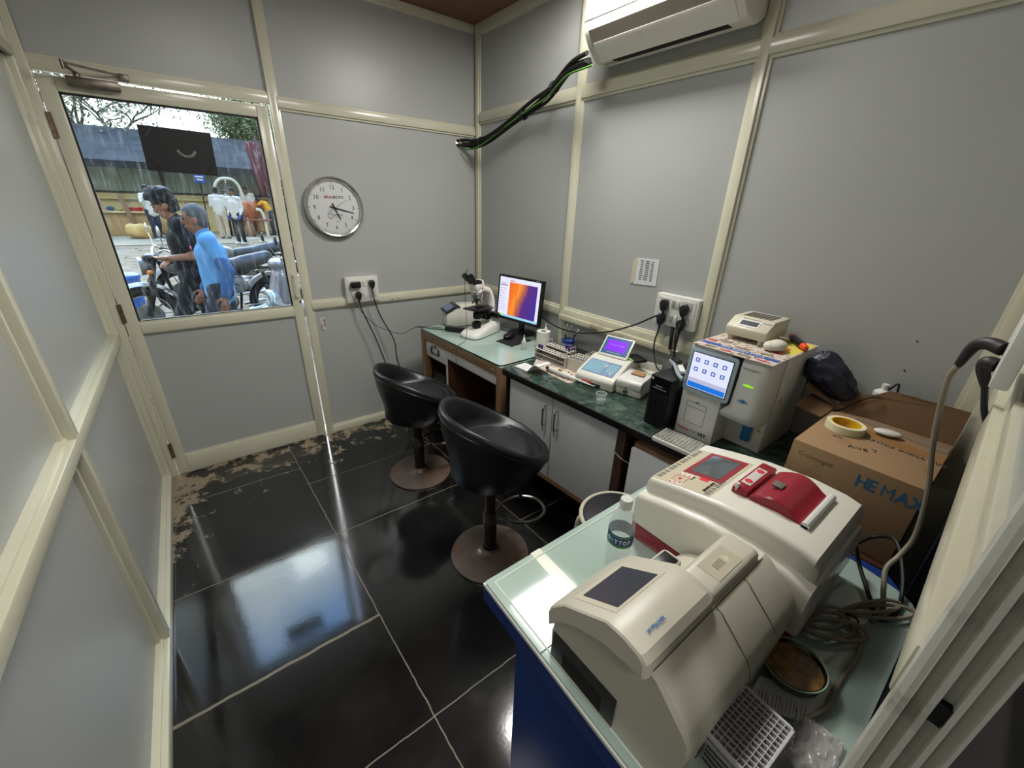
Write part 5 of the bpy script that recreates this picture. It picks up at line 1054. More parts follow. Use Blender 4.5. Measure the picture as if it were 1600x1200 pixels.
# deck surface helper: z at given y
def dz_(y):
    T = [(.200, .170), (.192, .186), (.11, .205), (.02, .222), (-.08, .230), (-.15, .226), (-.186, .216)]
    for (a1, z1), (a2, z2) in zip(T, T[1:]):
        if a2 <= y <= a1: return z1+(z2-z1)*(a1-y)/(a1-a2)
    return .216
def deck(x, y, d=0): return Vector((x, y, dz_(y)+d))
def strip(name, x0, x1, y0, y1, m, d, th=.0006, par=None, ns=8):
    b = MB(); rs_ = []
    for k in range(ns+1):
        y = y0+(y1-y0)*k/ns; rs_.append([deck(x0, y, d), deck(x1, y, d), deck(x1, y, d+th), deck(x0, y, d+th)])
    b.loft(rs_); return b.build(name, m, par or el, ang=25)
pnl = strip('control_panel', .040, .268, .192, .042, mat('panel_beige', (196, 186, 158), .4), -.0002, .0008)
strip('screen_frame', .115, .262, .150, .052, mat('frame_crimson', (150, 36, 48), .35), .0006, .0016)
strip('screen', .128, .248, .138, .064, mat('grey_display_glass', (84, 92, 96), .08, spec=.8, coat=.6), .0022, .0006)
m_gb = mat('grey_bars', (122, 122, 112), .5)
gb = MB()
for k in range(12):
    x = .050+.0180*k; w_ = (.014, .0115, .009)[k % 3]; gb.prism([deck(x, .187, .0008), deck(x+w_, .187, .0008), deck(x+w_, .174, .0008), deck(x, .174, .0008)], (0, 0, .0005))
gb.build('grey_bar_row', m_gb, pnl, ang=0)['kind'] = 'stuff'; gb = MB()
for k in range(6):
    x = .046+.0155*k; w_ = (.0115, .0095, .008)[k % 3]; gb.prism([deck(x, .058, .0008), deck(x+w_, .058, .0008), deck(x+w_, .047, .0008), deck(x, .047, .0008)], (0, 0, .0005))
gb.build('grey_bar_row', m_gb, pnl, ang=0)['kind'] = 'stuff'
m_rp = mat('membrane_red', (214, 46, 60), .5); rk = MB()
for x, y in ((.048, .146), (.050, .134), (.052, .122), (.098, .146), (.098, .134), (.098, .122)): rk.cyl(deck(x, y, .0008), deck(x, y, .0014), .0028, n=10)
rk.cyl(deck(.074, .134, .0008), deck(.074, .134, .0014), .0050, n=16)
for p, q in (((.058, .150), (.058, .118)), ((.058, .118), (.090, .118)), ((.090, .118), (.090, .150)), ((.090, .150), (.058, .150))): rk.tube([deck(*p, .001), deck(*q, .001)], .0005, 4)
rk.build('red_key_marks', m_rp, pnl, ang=0)['kind'] = 'stuff'
m_kw = mat('key_white', (232, 226, 220), .5)
kk = MB()
for x in (.044, .094):
    for y in (.150, .138, .126): kk.prism([deck(x, y, .0005), deck(x+.014, y, .0005), deck(x+.014, y-.009, .0005), deck(x, y-.009, .0005)], (0, 0, .0004))
kk.build('white_keys', m_kw, pnl, ang=0)['kind'] = 'stuff'
MB().prism([deck(.100, .100, .0008), deck(.118, .100, .0008), deck(.118, .078, .0008), deck(.100, .078, .0008)], (0, 0, .0005)).build('red_logo', mat('logo_red', (220, 36, 52), .5), pnl, ang=0)
text('lettering', 'ELISA READER', .010, m_black, deck(.108, .064, .0012), (-1, .0, 0), (0, -1, 0), el, sx=.8, bold=.0003); text('lettering', 'MR-96', .007, m_black, deck(.104, .112, .0012), (-1, 0, 0), (0, -1, 0), el)
# red printer hatch
hz = .2265
prh = thing
MB().span((.100, -.014, .214), (.262, .022, .241), bev=.004).build('hatch_block', m_red, el)
MB().span((.128, -.006, .2405), (.225, .016, .2425), bev=.0008).build('hatch_keypad', mat('key_silver', (206, 200, 190), .4), el)
for x, t_ in ((.145, 'ON'), (.208, 'OK')): MB().cyl((x, .005, .2424), (x, .005, .2434), .0085, n=20).build('oval_mark', m_rp, el)
MB().cyl((.104, .012, .232), (.104, .012, .250), .0045, n=14).build('hatch_pin', m_white, el)
rg = []
for k in range(11):
    a_ = k/10; y = -.020-.105*a_; z = .236+.026*sin(pi*min(1, a_*1.05)*.92)-.012*a_
    rg.append([(.100+.0*a_, y, .215), (.100, y, z-.003), (.104, y, z), (.258, y, z), (.262, y, z-.003), (.262, y, .215)])
MB().loft(rg).build('curved_hatch_door', m_red, el, ang=30)
MB().span((.150, -.062, .2555), (.176, -.040, .2605), bev=.001).build('grey_window', mat('grey_label', (110, 104, 98), .5), el)
MB().tube([(.098, -.134, .232), (.262, -.134, .232)], .0085, 10).span((.098, -.140, .214), (.262, -.126, .232)).build('white_roller', m_white, el)
# beige electrolyte / coagulation analyser
be = thing('electrolyte_analyser', 'beige analyser with tilted dark screen and slotted front at the table corner', 'lab analyser', (.415, .225, TT), 0)
m_bg = mat('aged_beige_plastic', (204, 199, 182), .36, var=.03, vs=6, dirt=(160, 148, 120), ds=8, dlo=.62, dhi=.8)
# body section in (y, z) lofted along x; under the lid it is high, beyond it the left part is low
secA = [(.138, .0), (.142, .070), (.136, .104), (.106, .144), (.073, .168), (.019, .195), (-.032, .204), (-.062, .212), (-.075, .207), (-.128, .157), (-.139, .142), (-.143, .118), (-.138, .085), (-.135, .0)]
secB = [(.100, .0), (.100, .060), (.098, .075), (.080, .090), (.060, .100), (.019, .110), (-.032, .190), (-.062, .212), (-.075, .207), (-.128, .157), (-.139, .142), (-.143, .118), (-.138, .085), (-.135, .0)]
def bsec(S_, x, k=1.0): return [(x, y*k, z*(k if z > 0 else 1)) for y, z in S_]
MB().loft([bsec(secA, -.012, .975), bsec(secA, -.005, 1), bsec(secA, .155), bsec(secB, .160), bsec(secB, .345), bsec(secB, .375, .965)]).build('main_housing', m_bg, be, ang=30)
lidp = [(.139, .100), (.143, .128), (.138, .148), (.107, .188), (.014, .2462), (-.020, .2485), (-.050, .243), (-.061, .233), (-.064, .205), (-.032, .2045), (.019, .1955), (.073, .1685), (.106, .1445), (.136, .105)]
lr = []
for x, k in ((-.027, .94), (-.024, .985), (-.016, 1), (.150, 1), (.160, .985), (.166, .95)): lr.append([(x, .04+(y-.04)*k, .17+(z-.17)*k) for y, z in lidp])
MB().loft(lr).build('lid', m_bg, be, ang=30)
q0 = Vector((.009, .091, .1978)); q1 = Vector((.117, .091, .1978)); q2 = Vector((.117, .021, .2416)); q3 = Vector((.009, .021, .2416)); qn = Vector((0, .52, .854))
MB().prism([q0+Vector((-.012, .010, -.0063)), q1+Vector((.014, .010, -.0063)), q2+Vector((.014, -.006, .0037)), q3+Vector((-.012, -.006, .0037))], qn*.0011).build('screen_surround', mat('beige_surround', (206, 198, 178), .4), be)
MB().prism([q0, q1, q2, q3], qn*.0022).build('screen', mat('dark_slate_display', (58, 62, 70), .22, spec=.5), be)
text('lettering', 'λDH-Plus 64', .0092, mat('print_azure', (44, 120, 180), .5), (.052, -.034, .2480), (-1, 0, 0), (0, -1, 0), be, sx=.80, bold=.0001)
MB().prism([(.170, .012, .150), (.170, .010, .224), (.170, .003, .231), (.170, -.052, .231), (.170, -.060, .222), (.170, -.060, .150)], (.172, 0, 0), bev=.006).build('printer_cover', m_bg, be)
MB().prism([(.205, -.004, .2312), (.290, -.004, .2312), (.290, -.048, .2312), (.205, -.048, .2312)], (0, 0, .0006)).build('cover_hatch', mat('beige_hatch', (192, 184, 160), .4), be, ang=0)
ah = MB()
for k in range(5): ah.span((.228+.006*k, -.034, .2318), (.2305+.006*k, -.020, .2322))
ah.build('arrow_lines', mat('beige_dark_line', (130, 120, 96), .5), be, ang=0)['kind'] = 'stuff'
MB().prism([(.260, -.038, .2318), (.260, -.016, .2318), (.274, -.027, .2318)], (0, 0, .0005)).build('arrow_outline', mat('beige_arrow', (214, 206, 180), .5), be, ang=0)
MB().span((.168, .030, .10), (.232, .075, .198), bev=.010).build('side_lug', m_bg, be); MB().span((.178, .036, .190), (.222, .068, .1995), bev=.003).build('lug_socket', m_black, be)
sm_ = MB()
sm_.tube([(-.008, -.064, .2115), (.350, -.064, .2115)], .0010, 4).tube([(.17, -.064, .2118), (.17, -.076, .2072), (.17, -.128, .1575), (.17, -.139, .142), (.172, -.143, .118)], .0007, 4).tube([(.270, -.064, .2118), (.270, -.076, .2072), (.270, -.128, .1575), (.272, -.139, .142)], .0007, 4)
sm_.build('housing_seams', mat('seam_brown', (84, 74, 58), .6), be)['kind'] = 'stuff'
xf = -.0145
MB().prism([(xf, .131, .076), (xf, .134, .004), (xf, -.022, .003), (xf, -.022, .079)], (.004, 0, 0)).build('black_front_inset', mat('charcoal_panel', (40, 40, 42), .35), be)
MB().prism([(xf-.0006, .102, .046), (xf-.0006, .102, .010), (xf-.0006, .004, .008), (xf-.0006, .006, .050)], (.002, 0, 0)).build('front_slot', mat('slot_black', (12, 12, 14), .9), be)  # flat dark patch drawn for the slot
MB().prism([(xf-.001, .134, .006), (xf-.001, .134, .001), (xf-.001, -.022, .001), (xf-.001, -.022, .005)], (.003, 0, 0)).build('slot_lip', m_bg, be)
rg_ = MB()
rg_.span((.05, -.138, .03), (.13, -.134, .036)).span((.05, -.138, .045), (.13, -.134, .051)); rg_.build('side_vents', mat('seam_brown', (84, 74, 58), .6), be)['kind'] = 'stuff'
# water bottle
wb = thing('water_bottle', 'clear plastic water bottle with white cap and blue-green label', 'bottle', (.700, .438, TT))
m_pet = mat('clear_pet', (222, 230, 232), .06, alpha=.27, spec=.8)
MB().lathe([(.001, .003), (.020, .001), (.029, .004), (.031, .012), (.029, .022), (.031, .030), (.029, .040), (.031, .050), (.0305, .062), (.031, .070), (.031, .118), (.030, .128), (.0265, .145), (.019, .163), (.0135, .171), (.0128, .178)], n=40).build('body', m_pet, wb, ang=60)
MB().lathe([(.0135, .175), (.0150, .176), (.0150, .181), (.0138, .182), (.0138, .184), (.0150, .185), (.0148, .198), (.0135, .201), (.001, .201)], n=36).build('cap', m_white, wb)
MB().lathe([(.0308, .072), (.0315, .073), (.0315, .108), (.0308, .109)], n=48).build('label', mat('label_navy', (30, 52, 110), .35), wb)
gr_ = MB()
for z0, z1 in ((.0745, .0785), (.1035, .106)): gr_.lathe([(.0317, z0), (.0318, z0+.0004), (.0318, z1-.0004), (.0317, z1)], n=48)
gr_.build('label_green_edge', mat('label_green', (90, 160, 50), .4), wb)
wl = MB(); rg = []
for k in range(9):
    a_ = radians(-72+k*12); rg.append([(.0319*cos(a_), .0319*sin(a_), .0735), (.0319*cos(a_), .0319*sin(a_), .1075), (.0322*cos(a_), .0322*sin(a_), .1075), (.0322*cos(a_), .0322*sin(a_), .0735)])
wl.loft(rg).build('label_white_panel', mat('label_white', (214, 214, 220), .4), wb)
va = math.atan2(-.438, -.700)
for k, ch_ in enumerate('OXYTOP'):
    a_ = va-radians(52)+radians(19*k); n_ = Vector((cos(a_), sin(a_), 0)); text('lettering', ch_, .017, mat('label_white', (214, 214, 220), .4) if k != 1 else mat('label_cyan', (60, 170, 200), .4), n_*.0320+Vector((0, 0, .0905)), (-sin(a_), cos(a_), 0), (0, 0, 1), wb, align='CENTER', sx=.72, bold=.0004)
# petri dish on cables and booklet; microplate lids stack; booklet; bag; cable coil
bl = thing('booklet', 'folded white printed leaflet below the glass dish', 'leaflet', (0, 0, 0))
MB().prism([(.632, .080, TT+.004), (.690, -.006, TT+.004), (.745, .002, TT+.010), (.70, .085, TT+.008)], (0, 0, .003)).build('sheet', mat('white_paper', (224, 224, 222), .8), bl)
pt = MB()
for k in range(15):
    f_ = k/15; a1 = Vector((.645, .072, TT+.0076)).lerp(Vector((.694, .0, TT+.0076)), f_); pt.tube([a1, a1+Vector((.026*(1 if k % 4 else .6), .0065, .0028))], .00055, 4)
pt.build('printed_text', m_dgrey, bl)['kind'] = 'stuff'
pdish = thing('glass_dish', 'round glass dish filled with amber residue resting beside the beige analyser', 'dish', (.752, .052, TT+.030)); pdish.rotation_euler = (radians(-4), radians(-3), 0)
MB().lathe([(.001, -.014), (.045, -.014), (.049, -.010), (.052, .008), (.0545, .010), (.0545, .013), (.050, .012), (.047, -.008), (.001, -.010)], n=56).build('dish', gmat('green_tinted_glass', (206, 222, 204), 1.2, .03), pdish)
MB().lathe([(.001, -.009), (.0465, -.009), (.0485, .003), (.001, .003)], n=48).build('amber_residue', mat('amber_residue', (150, 112, 44), .25, dirt=(96, 70, 38), ds=38, dlo=.42, dhi=.62, coat=.5, bump=.4, bs=60), pdish)
MB().tor((0, 0, .012), .0535, .0016, 'Z', 56, 6).build('rim', mat('green_glass_rim', (150, 172, 150), .1), pdish)
sk = thing('microplate', 'white 96-well microplate on top of the stacked plate frames', 'microplate', (.545, .050, TT+.066), radians(-3))
m_mp = mat('microplate_white', (214, 214, 216), .3)
def tray_frame(b, w_=.124, d_=.084, t_=.005, h_=.010):
    for lo, hi in (((-w_/2, -d_/2, 0), (w_/2, -d_/2+t_, h_)), ((-w_/2, d_/2-t_, 0), (w_/2, d_/2, h_)), ((-w_/2, -d_/2, 0), (-w_/2+t_, d_/2, h_)), ((w_/2-t_, -d_/2, 0), (w_/2, d_/2, h_))): b.span(lo, hi, bev=.001, seg=1)
    return b
b = tray_frame(MB()); 
for k in range(1, 12): b.span((-.057+.0096*k-.0008, -.038, .004), (-.057+.0096*k+.0008, .038, .009))
for k in range(1, 8): b.span((-.057, -.038+.0096*k-.0005, .0045), (.057, -.038+.0096*k+.0005, .0095))
b.build('grid', m_mp, sk, ang=30); MB().span((-.058, -.039, .0), (.058, .039, .0035)).build('well_bottoms', mat('well_grey_brown', (142, 132, 128), .5), sk)
for k, z in enumerate((.0506, .0352, .0198, .003)):
    f_ = thing('plate_frame', ('grey-white plate frame directly below the white microplate', 'second plate frame below the white microplate', 'third plate frame below the white microplate', 'lowest plate frame of the stack, lying on the glass')[k], 'plate frame', (.545+.002*k, .050-.001*k, TT+z-.002), radians(-3-k*1.2), 'stacked plate frames')
    MB().span((-.064, -.044, 0), (.064, .044, .0125), bev=.003).build('frame', mat('frame_grey', (176, 176, 180), .35), f_); MB().span((-.0648, -.03, .004), (-.0635, .03, .007)).build('slot_line', m_dgrey, f_)
bg_ = bmesh.new(); bmesh.ops.create_grid(bg_, x_segments=30, y_segments=30, size=1)
for v in bg_.verts:
    n_ = noise.noise(Vector((v.co.x*3, v.co.y*3, 1))); v.co = Vector((v.co.x*.055+.006*noise.noise(v.co*4), v.co.y*.035+.004*noise.noise(v.co*5), .006+.006*n_+.004*abs(noise.noise(Vector((v.co.x*8, v.co.y*5, 3))))))
me = bpy.data.meshes.new('plastic_bag'); bg_.to_mesh(me); bg_.free(); me.materials.append(mat('crumpled_bag_film', (206, 200, 198), .18, alpha=.42, spec=.8)); me.shade_smooth(); o = bpy.data.objects.new('plastic_bag', me); COL.objects.link(o); o.location = (.648, -.022, TT+.002); o.rotation_euler = (0, 0, .1)
md_ = o.modifiers.new('s', 'SOLIDIFY'); md_.thickness = .0005; tag(o, 'crumpled clear plastic bag on the table by the microplate stack', 'plastic bag')
tag(MB().box((.640, .108, TT+.012), (.045, .020, .022), rot=(0, .1, -.6), bev=.004).build('cable_connector', mat('dusty_brown_plastic', (116, 100, 84), .6)), 'dusty brown connector block between the beige analyser and the leaflet', 'connector')
cc = thing('cable_coil', 'dusty grey cable coiled and tied on the glass beside the plate reader', 'cable', (.985, .016, TT+.008))
def loop(cx, cy, rx_, ry_, a0, a1, z=0, rot=0, n_=22):
    out = []
    for k in range(n_+1):
        a_ = radians(a0+(a1-a0)*k/n_); x, y = rx_*cos(a_), ry_*sin(a_); out.append((cx+x*cos(rot)-y*sin(rot), cy+x*sin(rot)+y*cos(rot), z+.004*sin(a_*2)+.004))
    return out
for cx, cy, rx_, ry_, rt_, z in ((-.055, .030, .062, .030, -.55, 0), (-.045, .036, .050, .022, -.35, .007), (-.060, .018, .070, .024, -.75, .004), (.075, -.030, .080, .016, -.62, .004), (.070, -.018, .074, .012, -.5, .010)): MB().tube(loop(cx, cy, rx_, ry_, 0, 360, z, rt_)[:-1], .0042, 8, closed=True).build('loop', m_cord, cc)
MB().tor((0, 0, .008), .012, .0022, 'X', 16, 6).build('tie', m_black, cc)
wire('trailing_cable', 'dusty grey cable end trailing from the coil past the glass dish', [(.985, .010, TT+.012), (.955, -.012, TT+.008), (.90, -.018, TT+.006), (.86, -.014, TT+.006), (.80, -.012, TT+.006), (.74, -.012, TT+.012), (.70, .0, TT+.008)], .0045, m_cord)
wire('black_looped_cable', 'black cable looping from behind the plate reader over the table glass', [(1.14, .13, .92), (1.17, .085, .86), (1.17, .055, .80), (1.10, .01, TT+.010), (1.05, -.02, TT+.006), (1.12, -.04, TT+.006), (1.22, -.02, .80), (1.30, .02, .83), (1.32, .06, .80), (1.27, .08, .79)], .0048, m_cable)
# ================================================================ YARD OUTSIDE THE DOOR WINDOW
def gz(y): return -.03+(y-6.4)*.0258
mg_ = mat('trodden_earth', (134, 120, 100), .95, var=.22, vs=1.3, dirt=(104, 88, 70), ds=5, dlo=.48, dhi=.62, bump=.8, bs=14)
struct(MB().prism([(-30, 3.05, gz(3.05)-.01), (40, 3.05, gz(3.05)-.01), (40, 70, gz(70)), (-30, 70, gz(70))], (0, 0, -.1)).build('yard_ground', mg_, ang=0))
struct(MB().prism([(-12, 16.2, gz(16.2)+.02), (14, 16.2, gz(16.2)+.02), (14, 20.2, gz(20.2)+.03), (-12, 20.2, gz(20.2)+.03)], (0, 0, -.1)).build('yard_paving', mat('dusty_concrete', (160, 148, 124), .9, var=.1, vs=2, dirt=(128, 114, 92), ds=4), ang=0))
struct(MB().span((-.7, 2.925, gz(3)-.1), (1.9, 3.05, 0)).build('door_threshold', mat('dusty_concrete', (184, 170, 142), .9)))
# stones
m_st = mat('pale_stone', (170, 152, 128), .9); random.seed(11); pb = bmesh.new()
for k in range(260):
    x, y = random.uniform(-2.2, 3.2), random.uniform(7, 16); r_ = random.uniform(.012, .04)
    bmesh.ops.create_icosphere(pb, subdivisions=1, radius=r_, matrix=Matrix.Translation((x, y, gz(y)))@Matrix.Diagonal((1.3, 1, .6, 1)))
me = bpy.data.meshes.new('gravel'); pb.to_mesh(me); pb.free(); me.materials.append(m_st); o = bpy.data.objects.new('gravel', me); COL.objects.link(o); tag(o, 'loose pale stones strewn over the yard ground', 'gravel', kind='stuff')
# shed
sh = thing('shed', 'long shed with corrugated siding and grey tin roof across the yard', 'building', (0, 20, .30))
MB().span((-9, 0, 0), (9, .2, 1.30)).build('plaster_wall', mat('cream_plaster', (204, 190, 142), .85, var=.08, vs=2, dirt=(158, 142, 108), ds=2.5), sh)
cg = MB(); pts = []
x = -9
while x < 9: pts += [(x, .10), (x+.06, .02), (x+.10, .02), (x+.16, .10), (x+.36, .10)]; x += .36
cg.loft([[(x, y, 1.34) for x, y in pts], [(x, y, 2.42) for x, y in pts]], cap=False, closed_ring=False); cg.build('corrugated_siding', mat('pale_green_tin', (168, 178, 164), .8, var=.08, vs=1), sh, ang=20)
MB().span((-9, -.03, 1.29), (9, .04, 1.35)).build('siding_rail', m_dgrey, sh)
rf = MB(); rf.prism([(-9, -.75, 2.18), (9, -.75, 2.18), (9, 3.4, 3.50), (-9, 3.4, 3.50)], (0, 0, .05))
for k in range(72): rf.box((-8.9+.25*k, 1.32, 2.875), (.05, 4.35, .03), rot=(math.atan2(1.32, 4.15), 0, 0))
rf.build('tin_roof', mat('weathered_grey_tin', (64, 68, 72), .95, spec=.05, var=.3, vs=1.4, dirt=(44, 48, 54), ds=3), sh, ang=20)
MB().span((-9, -.80, 2.02), (9, -.74, 2.20)).build('eave_board', mat('weathered_grey_tin', (64, 68, 72), .95), sh)
MB().tube([(-.22, -.10, 2.2), (-.15, -.08, 1.3), (-.15, -.06, .0)], .05, 10).build('drain_pipe', mat('brown_grey_pipe', (84, 76, 72), .6), sh)
MB().span((-9, -.10, 1.10), (9, .0, 1.16)).build('wall_ledge', mat('cream_plaster', (204, 190, 142), .85), sh)
tp_ = MB(); P = []
for k in range(40): P.append((2.62+k*.045, -.98-.05*sin(k*1.3)-.03*sin(k*.5)))
tp_.loft([[(x-.35*(z-1.2)*.35, y, z) for x, y in P] for z in (1.35, 2.0, 2.7, 3.1)], cap=False, closed_ring=False); o = tp_.build('maroon_tarpaulin', mat('maroon_cloth', (112, 66, 76), .85, dirt=(172, 170, 178), ds=5, dlo=.52, dhi=.64, stretch=(1, 1, .25)), None, ang=60); o.location = (0, 20, .30)
md_ = o.modifiers.new('s', 'SOLIDIFY'); md_.thickness = .01; tag(o, 'dusty maroon cloth hanging from the shed eave at the right of the yard', 'tarpaulin')
# feeding trough / ledge with planks and tub
tg_ = thing('feeding_trough', 'low plastered feeding trough with a ledge along the shed wall', 'trough', (-1.2, 18.8, gz(18.8)+.03))
MB().span((-1.6, 0, 0), (.48, .55, .66), bev=.02).build('trough_body', mat('tan_plaster', (176, 148, 106), .9, var=.08, dirt=(140, 110, 76), ds=3), tg_)
MB().span((-1.65, -.10, .69), (.55, .60, .74)).build('ledge', mat('cream_ledge', (206, 190, 150), .8), tg_)
m_pl = mat('weathered_plank', (140, 112, 92), .85, var=.15)
for lab, xb, zb_, xt, zt in (('weathered plank leaning against the trough, beside the tub', -1.17, .33, -1.37, 1.50), ('short weathered plank standing on the ledge at the far left', -1.82, 1.09, -1.93, 1.40)):
    tag(MB().prism([(xb-.05, 18.55, zb_), (xb+.05, 18.55, zb_), (xt+.07, 18.75, zt), (xt-.07, 18.75, zt)], (0, .03, 0)).build('wooden_plank', m_pl), lab, 'plank')
tb1 = thing('red_tub', 'red plastic tub standing on the trough ledge', 'tub', (-1.08, 18.95, gz(18.8)+.775)); MB().lathe([(.001, 0), (.15, 0), (.20, .10), (.205, .10), (.155, -.0)], n=32).build('tub', mat('red_plastic', (190, 26, 34), .35), tb1)
jn = thing('cloth_bundle', 'small heap of blue and yellow rags on the trough ledge', 'rags', (-1.62, 18.95, gz(18.8)+.78)); MB().sph((-.08, 0, .05), (.11, .1, .07)).build('blue_rag', mat('blue_rag', (50, 80, 110), .9, bump=.8, bs=14), jn); MB().sph((.14, 0, .04), (.13, .1, .05)).build('yellow_rag', mat('yellow_rag', (160, 150, 80), .9, bump=.8, bs=14), jn)
# straw sacks
def blob(name, m, parts, vox=.03, disp=.0, par=None, sc=3, smooth=4):
    b = MB()
    for f in parts:
        if f[0] == 's': b.sph(f[1], f[2], 18, 12, rot=f[3] if len(f) > 3 else None)
        else:
            p, q, r0, r1 = f[1:5]; p, q = Vector(p), Vector(q); b.cyl(p, q, r0, r1, n=14); b.sph(p, r0, 14, 10); b.sph(q, r1, 14, 10)
    o = b.build(name, m, None, ang=0)
    md = o.modifiers.new('r', 'REMESH'); md.mode = 'VOXEL'; md.voxel_size = vox
    sm = o.modifiers.new('sm', 'SMOOTH'); sm.iterations = smooth; sm.factor = .5
    dg = bpy.context.evaluated_depsgraph_get(); dg.update(); me = bpy.data.meshes.new_from_object(o.evaluated_get(dg)); old = o.data
    bpy.data.objects.remove(o); bpy.data.meshes.remove(old)
    if disp:
        for v in me.vertices: v.co += v.normal*disp*noise.noise(v.co*sc)
    me.name = name; me.shade_smooth(); me.materials.clear(); me.materials.append(m)
    o = bpy.data.objects.new(name, me); COL.objects.link(o)
    if par is not None: o.parent = par
    return o
m_jute = mat('straw_sackcloth', (206, 172, 108), .85, var=.15, vs=3, dirt=(172, 156, 128), ds=3, bump=.5, bs=30)
o = blob('straw_sack', m_jute, [('s', (-.10, 0, .20), (.42, .28, .24), (0, .12, 0)), ('s', (-.35, 0, .28), (.16, .2, .2))], .03, .06); o.location = (-.92, 17.95, gz(18)); tag(o, 'big straw-coloured sack lying by the wall, the left one', 'sack')
o = blob('straw_sack', m_jute, [('s', (.0, 0, .34), (.28, .26, .38), (0, -.2, 0)), ('s', (.2, 0, .2), (.30, .26, .22))], .03, .06); o.location = (-.36, 18.1, gz(18)); tag(o, 'big straw-coloured sack slumped upright by the wall, the right one', 'sack')
# sign on a post, white cattle crush
sg = thing('post_sign', 'small blue sign with white writing on a dark post by the shed', 'sign', (.80, 18.9, gz(18.9)))
MB().cyl((-.05, 0, 0), (.02, 0, 1.75), .022, n=10).build('post', m_dgrey, sg); MB().box((.03, -.02, 1.82), (.30, .02, .26), rot=(0, .05, 0)).build('board', mat('sign_blue', (40, 84, 160), .5), sg)
wb_ = MB()
for z, w_ in ((1.88, .22), (1.79, .18)): wb_.box((.03, -.034, z), (w_, .004, .045), rot=(0, .05, 0))
wb_.build('white_writing', mat('sign_white', (225, 228, 230), .5), sg)['kind'] = 'stuff'
cr = thing('cattle_crush', 'white arched pipe frame with red crossbar where the cow stands', 'cattle crush', (0, 0, 0)); m_wp = mat('white_painted_pipe', (214, 212, 196), .5)
MB().tube(bez([(1.15, 18.9, .3), (1.16, 18.9, 1.3), (1.20, 18.9, 1.85), (1.36, 18.9, 2.10), (1.55, 18.9, 2.16), (1.80, 18.9, 2.12), (1.96, 18.9, 1.85), (2.0, 18.9, 1.3), (2.0, 18.9, .3)], 6), .05, 12).build('arch', m_wp, cr)
MB().tube(bez([(2.22, 18.0, 1.20), (2.36, 18.0, 1.15), (2.42, 18.0, .9), (2.44, 18.0, .28)], 6), .05, 12).build('side_hoop', m_wp, cr)
MB().cyl((1.78, 17.9, .86), (2.62, 17.9, .84), .028, n=12).build('crossbar', mat('rusty_red_bar', (150, 84, 74), .6), cr)
MB().cyl((1.56, 18.88, 2.15), (1.56, 18.88, 2.02), .02, n=8).build('hook', m_wp, cr)
# buckets
bn = thing('blue_bin', 'tall blue plastic bin standing at the left behind the motorcycle', 'bin', (-.845, 8.3, gz(8.3)))
MB().lathe([(.001, .0), (.14, .0), (.165, .42), (.160, .43), (.001, .43)], n=32).build('bin_body', mat('bright_blue_plastic', (24, 96, 196), .4), bn); MB().lathe([(.178, .42), (.182, .44), (.175, .47), (.12, .50), (.001, .505)], n=32).build('lid', mat('bright_blue_plastic', (24, 96, 196), .4), bn)
wk_ = thing('white_bucket', 'white bucket standing on the ground in front of the cow', 'bucket', (1.60, 15.0, gz(15))); MB().lathe([(.001, 0), (.12, 0), (.165, .26), (.172, .265), (.160, .26), (.12, .01)], n=32).build('bucket', m_white, wk_); MB().tor((0, 0, .26), .168, .006, 'Z', 32, 6).build('rim', m_white, wk_)
